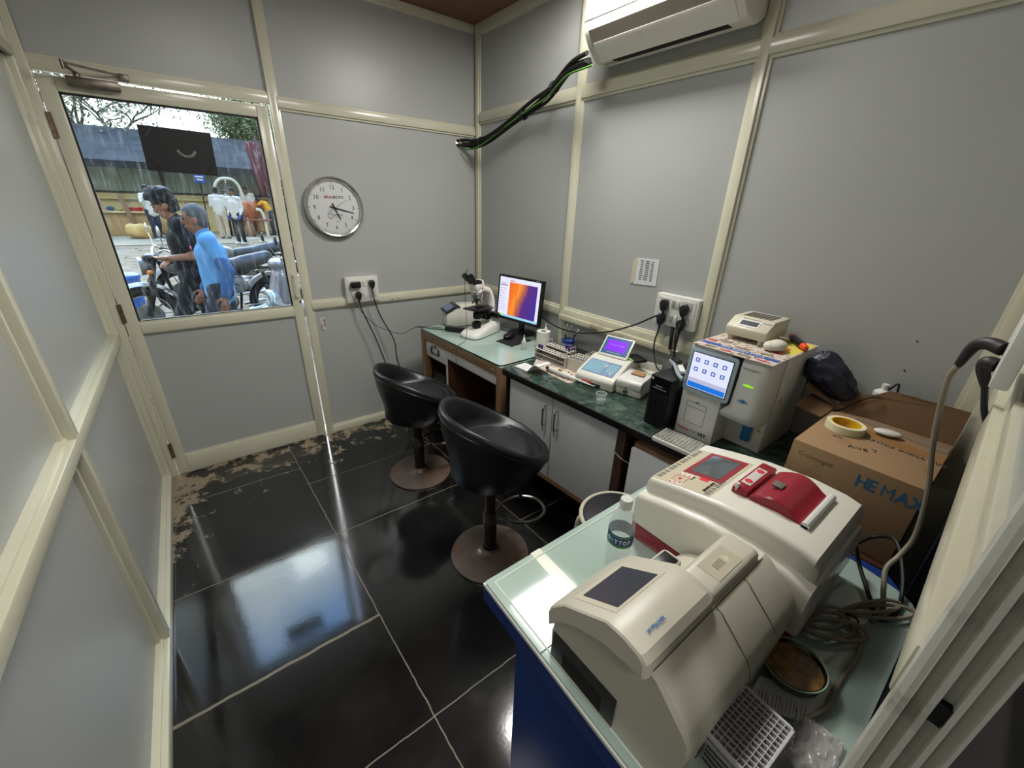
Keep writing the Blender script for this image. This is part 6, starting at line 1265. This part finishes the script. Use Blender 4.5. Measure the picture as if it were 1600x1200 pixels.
# ---------------------------------------------------------------- people
skin = mat('brown_skin', (134, 92, 70), .55); skin2 = mat('tan_skin', (150, 106, 82), .55); m_hair = mat('black_hair', (22, 20, 20), .7, bump=.9, bs=60); m_eye = mat('eye_dark', (24, 18, 16), .3); m_lip = mat('lip_brown', (112, 66, 58), .5)
def person(label, x, y, az, hgt, J=None, sk=skin, shirt=None, trousers=None, sleeve='long', hair=m_hair, hairk='short', vox=.02, fingers=False, shoes=None, mask=None, gloves=None, tilt=0):
    s = hgt/1.68; z0 = gz(y); r_ = thing('person', label, 'person', (x, y, z0), az)
    D = dict(pel=(0, 0, .92), che=(0, 0, 1.24), nek=(0, 0, 1.42), hed=(.025, 0, 1.555), shL=(0, .18, 1.37), shR=(0, -.18, 1.37), elL=(-.02, .23, 1.09), elR=(-.02, -.23, 1.09), wrL=(.06, .24, .85), wrR=(.06, -.24, .85),
             hiL=(0, .09, .90), hiR=(0, -.09, .90), knL=(.03, .10, .50), knR=(.03, -.10, .50), anL=(0, .10, .08), anR=(0, -.10, .08))
    D.update(J or {}); V = {k: Vector(v)*s for k, v in D.items()}
    S = lambda v: v*s
    h = V['hed']; hy = radians(tilt)
    def H(px, py, pz):   # head-local offset, pitched down by tilt
        return h+Vector((px*cos(hy)+pz*sin(hy), py, -px*sin(hy)+pz*cos(hy)))*s
    P = [('s', H(0, 0, .02), (S(.092), S(.076), S(.098)), (0, hy, 0)), ('s', H(.028, 0, -.055), (S(.060), S(.054), S(.062)), (0, hy, 0)), ('s', H(.092, 0, -.012), (S(.018), S(.014), S(.024)), (0, hy, 0)),
         ('s', H(-.005, .078, -.01), (S(.018), S(.010), S(.030))), ('s', H(-.005, -.078, -.01), (S(.018), S(.010), S(.030))), ('c', V['nek']-Vector((0, 0, S(.04))), h-Vector((S(.01), 0, S(.05))), S(.056), S(.052))]
    P += [('c', V['pel'], V['che'], S(.115), S(.12)), ('c', V['shL'], V['shR'], S(.058), S(.058)), ('c', V['che'], V['nek'], S(.11), S(.055))]
    hands = []
    for a in 'LR':
        P += [('c', V['sh'+a], V['el'+a], S(.048), S(.038)), ('c', V['el'+a], V['wr'+a], S(.039), S(.026))]
        P += [('c', V['hi'+a], V['kn'+a], S(.082), S(.055)), ('c', V['kn'+a], V['an'+a], S(.053), S(.036)), ('c', V['an'+a]-Vector((0, 0, S(.035))), V['an'+a]+Vector((S(.14), 0, -S(.05))), S(.036), S(.028))]
        d = (V['wr'+a]-V['el'+a]).normalized(); w = V['wr'+a]; sd = Vector((1, 0, 0))-d*d.x
        if sd.length < .2: sd = Vector((0, 0, 1))-d*d.z
        sd.normalize()
        P.append(('c', w, w+d*S(.070), S(.024), S(.028)))
        if fingers:
            nn = d.cross(sd)
            for k, ln in enumerate((.052, .066, .070, .058)):
                b0 = w+d*S(.085)+sd*S(-.027+.018*k); b1 = b0+d*S(ln*.55)+nn*S(.010); b2 = b1+d*S(ln*.45)+nn*S(.020)
                P += [('c', b0, b1, S(.0095), S(.0092)), ('c', b1, b2, S(.0090), S(.0082))]
            t0 = w+d*S(.02)+sd*S(.030); t1 = t0+(d*.6+sd*.6).normalized()*S(.035); t2 = t1+(d*.9+sd*.25).normalized()*S(.028)
            P += [('c', t0, t1, S(.013), S(.011)), ('c', t1, t2, S(.011), S(.0095))]
        else: P.append(('c', w+d*S(.06), w+d*S(.14), S(.028), S(.016)))
        if gloves: blob('glove', gloves, [('c', w+d*S(.0), w+d*S(.08), S(.036), S(.040)), ('c', w+d*S(.06), w+d*S(.15), S(.036), S(.022))], .016, 0, r_, smooth=2)
    blob('body', sk, P, vox if not fingers else .0075, 0, r_, smooth=3)
    # face
    for sy in (-1, 1):
        MB().sph(H(.080, sy*.032, .018), (S(.012), S(.014), S(.009)), 12, 8).build('eye', m_eye, r_)
    MB().box(H(.092, 0, -.060), (S(.010), S(.044), S(.010)), rot=(0, hy, 0), bev=.002).build('mouth', m_lip, r_)
    MB().box(H(.090, .033, .042), (S(.010), S(.036), S(.007)), rot=(0, hy, 0)).box(H(.090, -.033, .042), (S(.010), S(.036), S(.007)), rot=(0, hy, 0)).build('eyebrows', hair, r_)
    if mask: blob('face_mask', mask, [('s', H(.052, 0, -.045), (S(.056), S(.062), S(.052)))], .014, 0, r_, smooth=1)
    hp = [('s', H(-.016, 0, .050), (S(.098), S(.086), S(.088)), (0, hy, 0)), ('s', H(-.050, 0, .0), (S(.062), S(.080), S(.085)))]
    if hairk == 'bushy': hp += [('s', H(.035, 0, .105), (S(.075), S(.080), S(.050))), ('s', H(-.03, 0, .10), (S(.095), S(.094), S(.070)))]
    if hairk == 'long': hp += [('c', H(-.06, 0, .0), H(-.085, 0, -.16), S(.07), S(.05))]
    blob('hair', hair, hp, .014, .022 if hairk == 'bushy' else .010, r_, sc=22, smooth=1)
    if shirt:
        T = [('c', V['pel']+Vector((0, 0, S(-.06))), V['che'], S(.132), S(.135)), ('c', V['pel']+Vector((0, S(.05), S(-.06))), V['che']+Vector((0, S(.06), 0)), S(.120), S(.118)), ('c', V['pel']+Vector((0, -S(.05), S(-.06))), V['che']+Vector((0, -S(.06), 0)), S(.120), S(.118)),
             ('c', V['shL'], V['shR'], S(.075), S(.075)), ('c', V['che'], V['nek']-Vector((0, 0, S(.05))), S(.125), S(.075))]
        for a in 'LR':
            m_ = V['sh'+a].lerp(V['el'+a], .72 if sleeve == 'short' else 1)
            T.append(('c', V['sh'+a], m_, S(.064), S(.056 if sleeve == 'short' else .048)))
            if sleeve == 'long': T.append(('c', V['el'+a], V['el'+a].lerp(V['wr'+a], .92), S(.046), S(.036)))
        blob('shirt', shirt, T, vox*.8, .008, r_, sc=9)
        blob('collar', shirt, [('c', V['nek']-Vector((0, 0, S(.03))), V['nek']+Vector((S(.005), 0, S(.005))), S(.066), S(.064))], .012, 0, r_, smooth=1)
    if trousers:
        T = [('c', V['hiL'], V['hiR'], S(.118), S(.118)), ('c', V['pel'], V['pel']+Vector((0, 0, S(.03))), S(.125), S(.12))]
        for a in 'LR': T += [('c', V['hi'+a], V['kn'+a], S(.098), S(.074)), ('c', V['kn'+a], V['an'+a].lerp(V['kn'+a], .06), S(.072), S(.060))]
        blob('trousers', trousers, T, vox*.8, .008, r_, sc=9)
    if shoes:
        for a in 'LR': blob('shoe', shoes, [('c', V['an'+a]-Vector((S(.02), 0, S(.035))), V['an'+a]+Vector((S(.15), 0, -S(.042))), S(.045), S(.036))], .016, 0, r_, smooth=1)
    return r_, V
WALK = dict(knL=(.16, .10, .52), anL=(.20, .10, .09), knR=(-.04, -.10, .50), anR=(-.26, -.10, .13))
m_jean = mat('dark_denim', (46, 50, 60), .85, var=.15, vs=12); m_bt = mat('black_cotton', (26, 27, 30), .9, bump=.3, bs=30); m_btr = mat('black_trousers', (30, 31, 36), .85, bump=.3, bs=20)
# man in black, behind the man in blue, both walking to the left
person('young man in black t-shirt walking left, looking down, forearms raised', -.02, 5.35, pi-radians(4), 1.70, dict(WALK, hed=(.07, 0, 1.535), nek=(.02, 0, 1.41), elL=(-.06, .23, 1.10), wrL=(.13, .14, 1.08), elR=(-.06, -.23, 1.10), wrR=(.12, -.08, 1.04)), skin2, m_bt, m_btr, 'short', hairk='bushy', vox=.018, fingers=True, shoes=m_black, tilt=22)
bm_, bv = person('grey-haired man in light blue polo over dark blue sleeves walking left', .155, 4.80, pi-radians(2), 1.60, dict(WALK, hed=(.06, 0, 1.545), nek=(.02, 0, 1.42), elL=(-.10, .25, 1.10), wrL=(-.03, .26, .86), elR=(.0, -.24, 1.08), wrR=(.14, -.22, .86)), skin, mat('sky_blue_cotton', (92, 150, 206), .85, bump=.3, bs=24), m_jean, 'short', hair=mat('grey_hair', (84, 84, 86), .8, bump=.8, bs=60), vox=.018, fingers=True, shoes=m_black, tilt=6)
for a in 'LR':
    blob('under_sleeve', mat('steel_blue_sleeve', (58, 96, 146), .85, bump=.3, bs=24), [('c', bv['sh'+a].lerp(bv['el'+a], .6), bv['el'+a], .055, .056), ('c', bv['el'+a], bv['el'+a].lerp(bv['wr'+a], .88), .055, .046)], .014, .006, bm_, sc=12)
lp = bv['che']+Vector((.135, .075, .06)); MB().sph((lp.x, lp.y+.02, lp.z), (.008, .032, .018), 16, 8).build('chest_badge', mat('badge_red_white', (206, 70, 90), .6, var=.3, vs=60), bm_)
m_ws = mat('white_cotton', (214, 214, 212), .85, bump=.2, bs=20); m_ct = mat('cream_trousers', (198, 180, 156), .85); m_dt = mat('navy_trousers', (40, 48, 66), .85)
person('young man in white shirt with maroon shoulders standing with a phone at his ear', -.645, 17.4, radians(-60), 1.58, dict(elR=(.10, -.28, 1.18), wrR=(.10, -.12, 1.46), elL=(.08, .24, 1.12), wrL=(.16, .06, 1.22), anL=(.06, -.02, .08), knL=(.06, .06, .5), pel=(.03, 0, .92)), skin, m_ws, m_dt, shoes=m_ws)
person('man with back turned in white shirt and cream trousers by the crush', 1.10, 17.5, radians(70), 1.60, dict(wrL=(.18, .14, 1.0), wrR=(.18, -.14, 1.0)), skin, m_ws, m_ct, shoes=m_dwood)
person('person in black with long hair and a pale face mask between two men', 1.42, 18.4, radians(-75), 1.50, dict(wrL=(.22, .04, 1.05), wrR=(.22, -.04, 1.0)), skin2, m_bt, m_btr, 'short', hairk='long', shoes=m_black, mask=mat('mask_blue', (160, 190, 206), .8))
person('man in white shirt with blue gloves looking back beside the cow', 1.40, 15.9, radians(-130), 1.62, dict(wrR=(.02, -.24, .86), wrL=(.14, .22, .88)), skin, m_ws, m_btr, shoes=m_ws, gloves=mat('nitrile_blue', (54, 84, 176), .5))
person('man in white shirt leaning on the far side of the cow', 2.20, 19.55, radians(-110), 1.66, dict(hed=(.12, 0, 1.50), nek=(.06, 0, 1.40), wrL=(.32, .14, 1.12), wrR=(.32, -.14, 1.12)), skin, m_ws, m_dt)
person('person in yellow shirt bending toward the cow at the right', 2.72, 18.4, radians(165), 1.50, dict(che=(.14, 0, 1.20), nek=(.26, 0, 1.28), hed=(.38, 0, 1.33), shL=(.24, .17, 1.27), shR=(.24, -.17, 1.27), elL=(.42, .18, 1.16), wrL=(.60, .12, 1.12), elR=(.42, -.18, 1.16), wrR=(.60, -.12, 1.12)), skin, mat('marigold_cotton', (222, 164, 44), .85), m_dt, 'short', shoes=m_black)
person('person in dark patterned trousers mostly hidden by the door post', 1.52, 8.5, radians(180), 1.72, dict(WALK), skin, m_bt, mat('dark_patterned_trousers', (52, 60, 84), .85, var=.6, vs=40), shoes=m_black)
# ---------------------------------------------------------------- cow seen from behind
cw = thing('cow', 'brown cow seen from behind standing in the crush', 'cow', (1.90, 18.05, gz(18.05)+.02), radians(60))
m_cow = mat('chestnut_hide', (164, 92, 48), .7, var=.2, vs=3, dirt=(206, 150, 100), ds=1.6, dlo=.5, dhi=.7)
blob('body', m_cow, [('s', (.55, 0, .86), (.62, .25, .30)), ('s', (.0, 0, .93), (.24, .215, .25)), ('s', (1.0, 0, .90), (.24, .2, .30)), ('c', (1.15, 0, 1.0), (1.5, 0, 1.15), .14, .10), ('c', (1.5, 0, 1.16), (1.75, 0, .98), .10, .06),
     ('s', (1.50, .13, 1.18), (.03, .09, .05)), ('s', (1.50, -.13, 1.18), (.03, .09, .05)), ('c', (-.02, .12, .85), (.06, .13, .55), .13, .08), ('c', (.06, .13, .55), (-.06, .12, .38), .065, .045), ('c', (-.06, .12, .38), (.0, .12, .05), .038, .040),
     ('c', (-.02, -.12, .85), (.06, -.13, .55), .13, .08), ('c', (.06, -.13, .55), (-.06, -.12, .38), .065, .045), ('c', (-.06, -.12, .38), (.0, -.12, .05), .038, .040),
     ('c', (.98, .12, .75), (.98, .12, .42), .08, .05), ('c', (.98, .12, .42), (.98, .12, .05), .04, .04), ('c', (.98, -.12, .75), (.98, -.12, .42), .08, .05), ('c', (.98, -.12, .42), (.98, -.12, .05), .04, .04), ('s', (.0, .09, 1.08), (.12, .06, .06)), ('s', (.0, -.09, 1.08), (.12, .06, .06))], .022, 0, cw)
blob('tail', mat('dark_tail', (92, 58, 40), .8), [('c', (-.20, 0, 1.10), (-.27, .01, .85), .03, .022), ('c', (-.27, .01, .85), (-.27, .02, .55), .022, .02), ('c', (-.27, .02, .55), (-.27, .02, .35), .035, .02)], .014, 0, cw)
for y_ in (-.12, .12):
    for x_ in (0, .98): MB().cyl((x_, y_, 0), (x_, y_, .07), .045, .038, n=14).build('hoof', m_dgrey, cw)
# ---------------------------------------------------------------- motorcycles
m_tyre = mat('tyre_rubber', (24, 24, 25), .8); m_sil = mat('silver_grey_paint', (112, 115, 117), .35, metal=.15, coat=.2); m_eng = mat('engine_alloy', (128, 128, 126), .35, metal=.9, var=.2, vs=20); m_sv = mat('black_vinyl_seat', (40, 42, 46), .5)
def wheel(par, x, R=.325, w_=.05, spokes=10):
    wv_ = MB().tor((x, 0, R), R-w_, w_, 'Y', 48, 12); o = wv_.build('tyre', m_tyre, par)
    MB().tor((x, 0, R), R-w_*1.9, .014, 'Y', 48, 8).build('rim', m_chrome, par)
    s_ = MB()
    for k in range(spokes):
        a_ = 2*pi*k/spokes
        for q in (-.03, .03): s_.cyl((x+.03*cos(a_+q*8), q, R+.03*sin(a_+q*8)), (x+(R-w_*1.9)*cos(a_), 0, R+(R-w_*1.9)*sin(a_)), .005, n=6)
    s_.build('spokes', m_eng, par)['kind'] = 'stuff'
    MB().cyl((x, -.06, R), (x, .06, R), .045, n=20).build('hub', m_eng, par)
    MB().lathe([(.045, -.003), (.135, -.003), (.135, .003), (.045, .003)], M=Matrix.Translation((x, -.075, R))@RY, n=32).build('brake_disc', m_eng, par)
def fender(par, x, R, a0, a1, w_, m, name='fender'):
    rg = []
    for k in range(15):
        a_ = radians(a0+(a1-a0)*k/14); rg.append([(x+(R-(.0 if abs(j) < .6 else .03))*cos(a_), w_*j, .325+(R-(.0 if abs(j) < .6 else .03))*sin(a_)) for j in (-1, -.8, -.4, 0, .4, .8, 1)])
    o = MB().loft(rg, cap=False, closed_ring=False).build(name, m, par, ang=50); md = o.modifiers.new('s', 'SOLIDIFY'); md.thickness = .006
def motorcycle(label, x, y, az):
    r_ = thing('motorcycle', label, 'motorcycle', (x, y, gz(y)), az, 'parked motorcycles')
    m_mc = mat('dull_chrome', (150, 150, 152), .35, metal=.8); wheel(r_, -.69); wheel(r_, .69)
    fender(r_, -.69, .375, 20, 172, .07, m_sil, 'front_fender'); fender(r_, .69, .385, 5, 150, .085, m_sil, 'rear_fender')
    for s_ in (-1, 1):
        MB().cyl((-.69, s_*.085, .325), (-.60, s_*.085, .60), .028, n=14).cyl((-.60, s_*.085, .60), (-.50, s_*.085, .95), .020, n=14).cyl((-.635, s_*.085, .50), (-.565, s_*.085, .72), .034, n=14).build('fork_leg', m_black if s_ < 0 else m_eng, r_)
    hl = MB().lathe([(.001, .11), (.05, .10), (.09, .05), (.10, .0), (.095, -.005)], M=Matrix.Translation((-.64, 0, .87))@Matrix.Rotation(radians(90), 4, 'Y'), n=32).build('headlamp', m_mc, r_)
    MB().cyl((-.637, 0, .87), (-.645, 0, .87), .088, n=32).build('lamp_glass', mat('lamp_glass', (214, 220, 224), .1), hl)
    MB().sph((-.52, 0, .96), (.08, .09, .05)).build('instrument', m_black, r_)
    MB().tube(bez([(-.34, -.36, 1.02), (-.42, -.28, 1.06), (-.48, -.12, 1.0), (-.49, 0, .98), (-.48, .12, 1.0), (-.42, .28, 1.06), (-.34, .36, 1.02)], 5), .012, 8).build('handlebar', m_chrome, r_)
    for s_ in (-1, 1):
        MB().cyl((-.36, s_*.34, 1.03), (-.28, s_*.42, 1.0), .018, n=12).build('grip', m_black, r_)
        mi = MB().tube([(-.42, s_*.28, 1.06), (-.42, s_*.32, 1.15), (-.43, s_*.36, 1.22)], .006, 8).build('mirror_stem', m_chrome, r_); MB().sph((-.43, s_*.36, 1.26), (.014, .05, .055)).build('mirror', m_chrome, mi)
        MB().sph((-.58, s_*.15, .82), (.03, .025, .025)).build('indicator', mat('amber_lens', (220, 130, 40), .3), r_)
    MB().tube(bez([(-.44, -.30, 1.04), (-.50, -.34, 1.02), (-.50, -.42, 1.03)], 4), .006, 6).build('lever', m_eng, r_)
    blob('fuel_tank', m_sil, [('s', (-.20, 0, .84), (.27, .14, .11), (0, .12, 0)), ('s', (-.30, 0, .87), (.16, .13, .09))], .018, 0, r_)
    blob('seat', m_sv, [('c', (.08, 0, .80), (.36, 0, .80), .09, .12), ('c', (.36, 0, .85), (.68, 0, .90), .08, .08), ('c', (.3, .05, .8), (.65, .05, .88), .07, .06), ('c', (.3, -.05, .8), (.65, -.05, .88), .07, .06)], .018, 0, r_)
    for s_ in (-1, 1): blob('side_cover', m_sil, [('s', (.22, s_*.13, .58), (.15, .03, .10))], .014, 0, r_); MB().tor((.22, s_*.162, .58), .028, .005, 'Y', 20, 6, 0, 4.5).build('emblem', m_black, r_)
    blob('engine_block', m_eng, [('c', (-.08, -.08, .40), (-.08, .08, .40), .15, .15), ('c', (.12, -.07, .38), (.12, .07, .38), .11, .11)], .02, 0, r_, smooth=1)
    fn = MB()
    for k in range(8): fn.box((-.14+.008*k, 0, .52+.024*k), (.17, .15, .010), rot=(0, .3, 0))
    fn.build('cylinder_fins', m_black, r_)['kind'] = 'stuff'
    MB().tube(bez([(-.16, -.06, .62), (-.34, -.08, .58), (-.34, -.11, .34), (-.15, -.14, .24), (.20, -.16, .24), (.50, -.17, .28)], 6), .022, 12).cyl((.30, -.17, .25), (.95, -.18, .36), .042, n=20).build('exhaust', m_chrome, r_)
    MB().tube([(-.46, 0, .92), (-.40, 0, .50), (-.25, 0, .25), (.25, 0, .25), (.32, 0, .60)], .02, 10).tube([(-.45, 0, .95), (-.1, 0, .78), (.75, .0, .76)], .02, 10).build('frame', m_black, r_)
    for s_ in (-1, 1): MB().cyl((.69, s_*.11, .33), (.56, s_*.12, .72), .024, n=12).build('rear_shock', m_black, r_); MB().tube([(.32, s_*.08, .30), (.69, s_*.10, .325)], .018, 8).build('swing_arm', m_eng, r_)
    MB().sph((.98, 0, .72), (.04, .07, .05)).build('tail_lamp', mat('red_plastic', (190, 26, 34), .35), r_); MB().box((1.02, 0, .58), (.006, .20, .09)).build('rear_plate', m_white, r_)
    return r_
motorcycle('silver-grey motorcycle parked sideways, front wheel at the left of the window', .14, 6.40, radians(10))
motorcycle('motorcycle parked farther back, long dark seat showing behind the blue man', .50, 7.6, radians(4))
sct = thing('scooter', 'grey scooter with number plate and one round mirror at the window right edge', 'scooter', (1.05, 5.75, gz(5.75)), radians(4))
m_scg = mat('grey_scooter_paint', (132, 130, 138), .3, metal=.4, coat=.4)
MB().tor((-.38, 0, .22), .17, .05, 'Y', 36, 10).build('tyre', m_tyre, sct); MB().cyl((-.38, -.05, .22), (-.38, .05, .22), .12, n=24).build('wheel_disc', m_eng, sct)
MB().tor((.62, 0, .22), .17, .05, 'Y', 36, 10).build('tyre', m_tyre, sct)
blob('front_fender', m_scg, [('s', (-.38, 0, .32), (.24, .09, .12))], .018, 0, sct)
blob('front_apron', m_scg, [('c', (-.30, 0, .48), (-.22, 0, .80), .12, .11), ('c', (-.26, .12, .5), (-.22, .10, .78), .09, .08), ('c', (-.26, -.12, .5), (-.22, -.10, .78), .09, .08), ('s', (-.24, 0, .92), (.10, .17, .07))], .02, 0, sct)
blob('silver_wrap', mat('silver_sheet', (176, 186, 190), .3, metal=.6, bump=.8, bs=18), [('s', (-.36, -.05, .50), (.08, .18, .14)), ('s', (-.30, -.16, .42), (.14, .05, .10))], .016, .03, sct, sc=14)
MB().tube([(-.16, -.32, .96), (-.20, -.12, .98), (-.20, .12, .98), (-.16, .32, .96)], .014, 8).build('handlebar', m_black, sct)
for s_ in (-1, 1):
    MB().cyl((-.17, s_*.28, .96), (-.12, s_*.36, .95), .02, n=10).build('grip', m_black, sct); mi = MB().tube([(-.19, s_*.2, .99), (-.24, s_*.27, 1.10), (-.27, s_*.30, 1.16)], .006, 8).build('mirror_stem', m_eng, sct); MB().sph((-.28, s_*.31, 1.20), (.018, .045, .055)).build('mirror', m_dgrey, mi)
MB().box((-.56, -.02, .33), (.012, .24, .11), rot=(0, -.35, .2), bev=.002).build('number_plate', m_white, sct)
pt_ = MB()
for k in range(5):
    for j in range(2): pt_.box((-.568+.012*j-.004, -.10+.04*k-.0, .36-.048*j), (.003, .022, .030), rot=(0, -.35, .2))
pt_.build('plate_characters', m_tape, sct, ang=0)['kind'] = 'stuff'
blob('floor_and_tail', m_scg, [('c', (-.2, 0, .35), (.30, 0, .33), .10, .12), ('c', (.30, 0, .50), (.85, 0, .60), .17, .12)], .022, 0, sct); blob('seat', m_sv, [('c', (.18, 0, .74), (.70, 0, .78), .10, .09)], .02, 0, sct)
# ---------------------------------------------------------------- trees behind the shed
m_bark = mat('grey_bark', (92, 84, 76), .9); 
def leafy(name, label, x, y, h, spread, n, seed, col, cl, z0=None):
    random.seed(seed); t_ = thing(name, label, 'tree', (x, y, gz(y))); tr_ = MB(); tips = []
    def br(p, d, L_, r_, lv):
        q = p+d*L_; mid = p+d*(L_*.5)+Vector((random.uniform(-1, 1), random.uniform(-1, 1), random.uniform(-.3, .3)))*L_*.08
        tr_.tube([p, mid, q], r_, 7, rr=[r_, r_*.85, r_*.65])
        if lv >= 2: tips.append(mid)
        if lv == 5: tips.append(q); return
        for k in range(3 if lv < 4 else 2):
            nd = (d+Vector((0, 0, -.06*lv))+Vector((random.uniform(-1, 1), random.uniform(-1, 1), random.uniform(-.5, .7)))*spread).normalized(); br(q, nd, L_*random.uniform(.62, .85), r_*.6, lv+1)
    br(Vector((0, 0, 0)), Vector((.05, 0, 1)), h*.34, .16, 0); tr_.build('trunk_and_branches', m_bark, t_)
    lb = bmesh.new()
    for k in range(n):
        c_ = random.choice(tips)+Vector((random.gauss(0, cl), random.gauss(0, cl), random.gauss(0, cl*.8))); a_ = Vector((random.gauss(0, 1), random.gauss(0, 1), random.gauss(0, 1))).normalized(); b_ = a_.orthogonal().normalized(); s_ = random.uniform(.05, .10)
        f = [lb.verts.new(c_+a_*s_), lb.verts.new(c_+b_*s_*.45), lb.verts.new(c_-a_*s_), lb.verts.new(c_-b_*s_*.45)]; lb.faces.new(f)
    me = bpy.data.meshes.new('foliage'); lb.to_mesh(me); lb.free(); me.materials.append(col); o = bpy.data.objects.new('foliage', me); COL.objects.link(o); o.parent = t_
m_lf = mat('olive_leaves', (112, 128, 74), .7, var=.45, vs=2); m_lf2 = mat('sage_leaves', (120, 134, 104), .7, var=.35, vs=2)
leafy('leafy_tree', 'leafy olive-green tree rising behind the right half of the shed', 2.6, 25.5, 5.2, .60, 14000, 5, m_lf, .42)
leafy('sparse_tree', 'thin bare-branched tree with few leaves behind the left half of the shed', -2.2, 26.5, 5.6, .78, 2200, 9, m_lf2, .30)
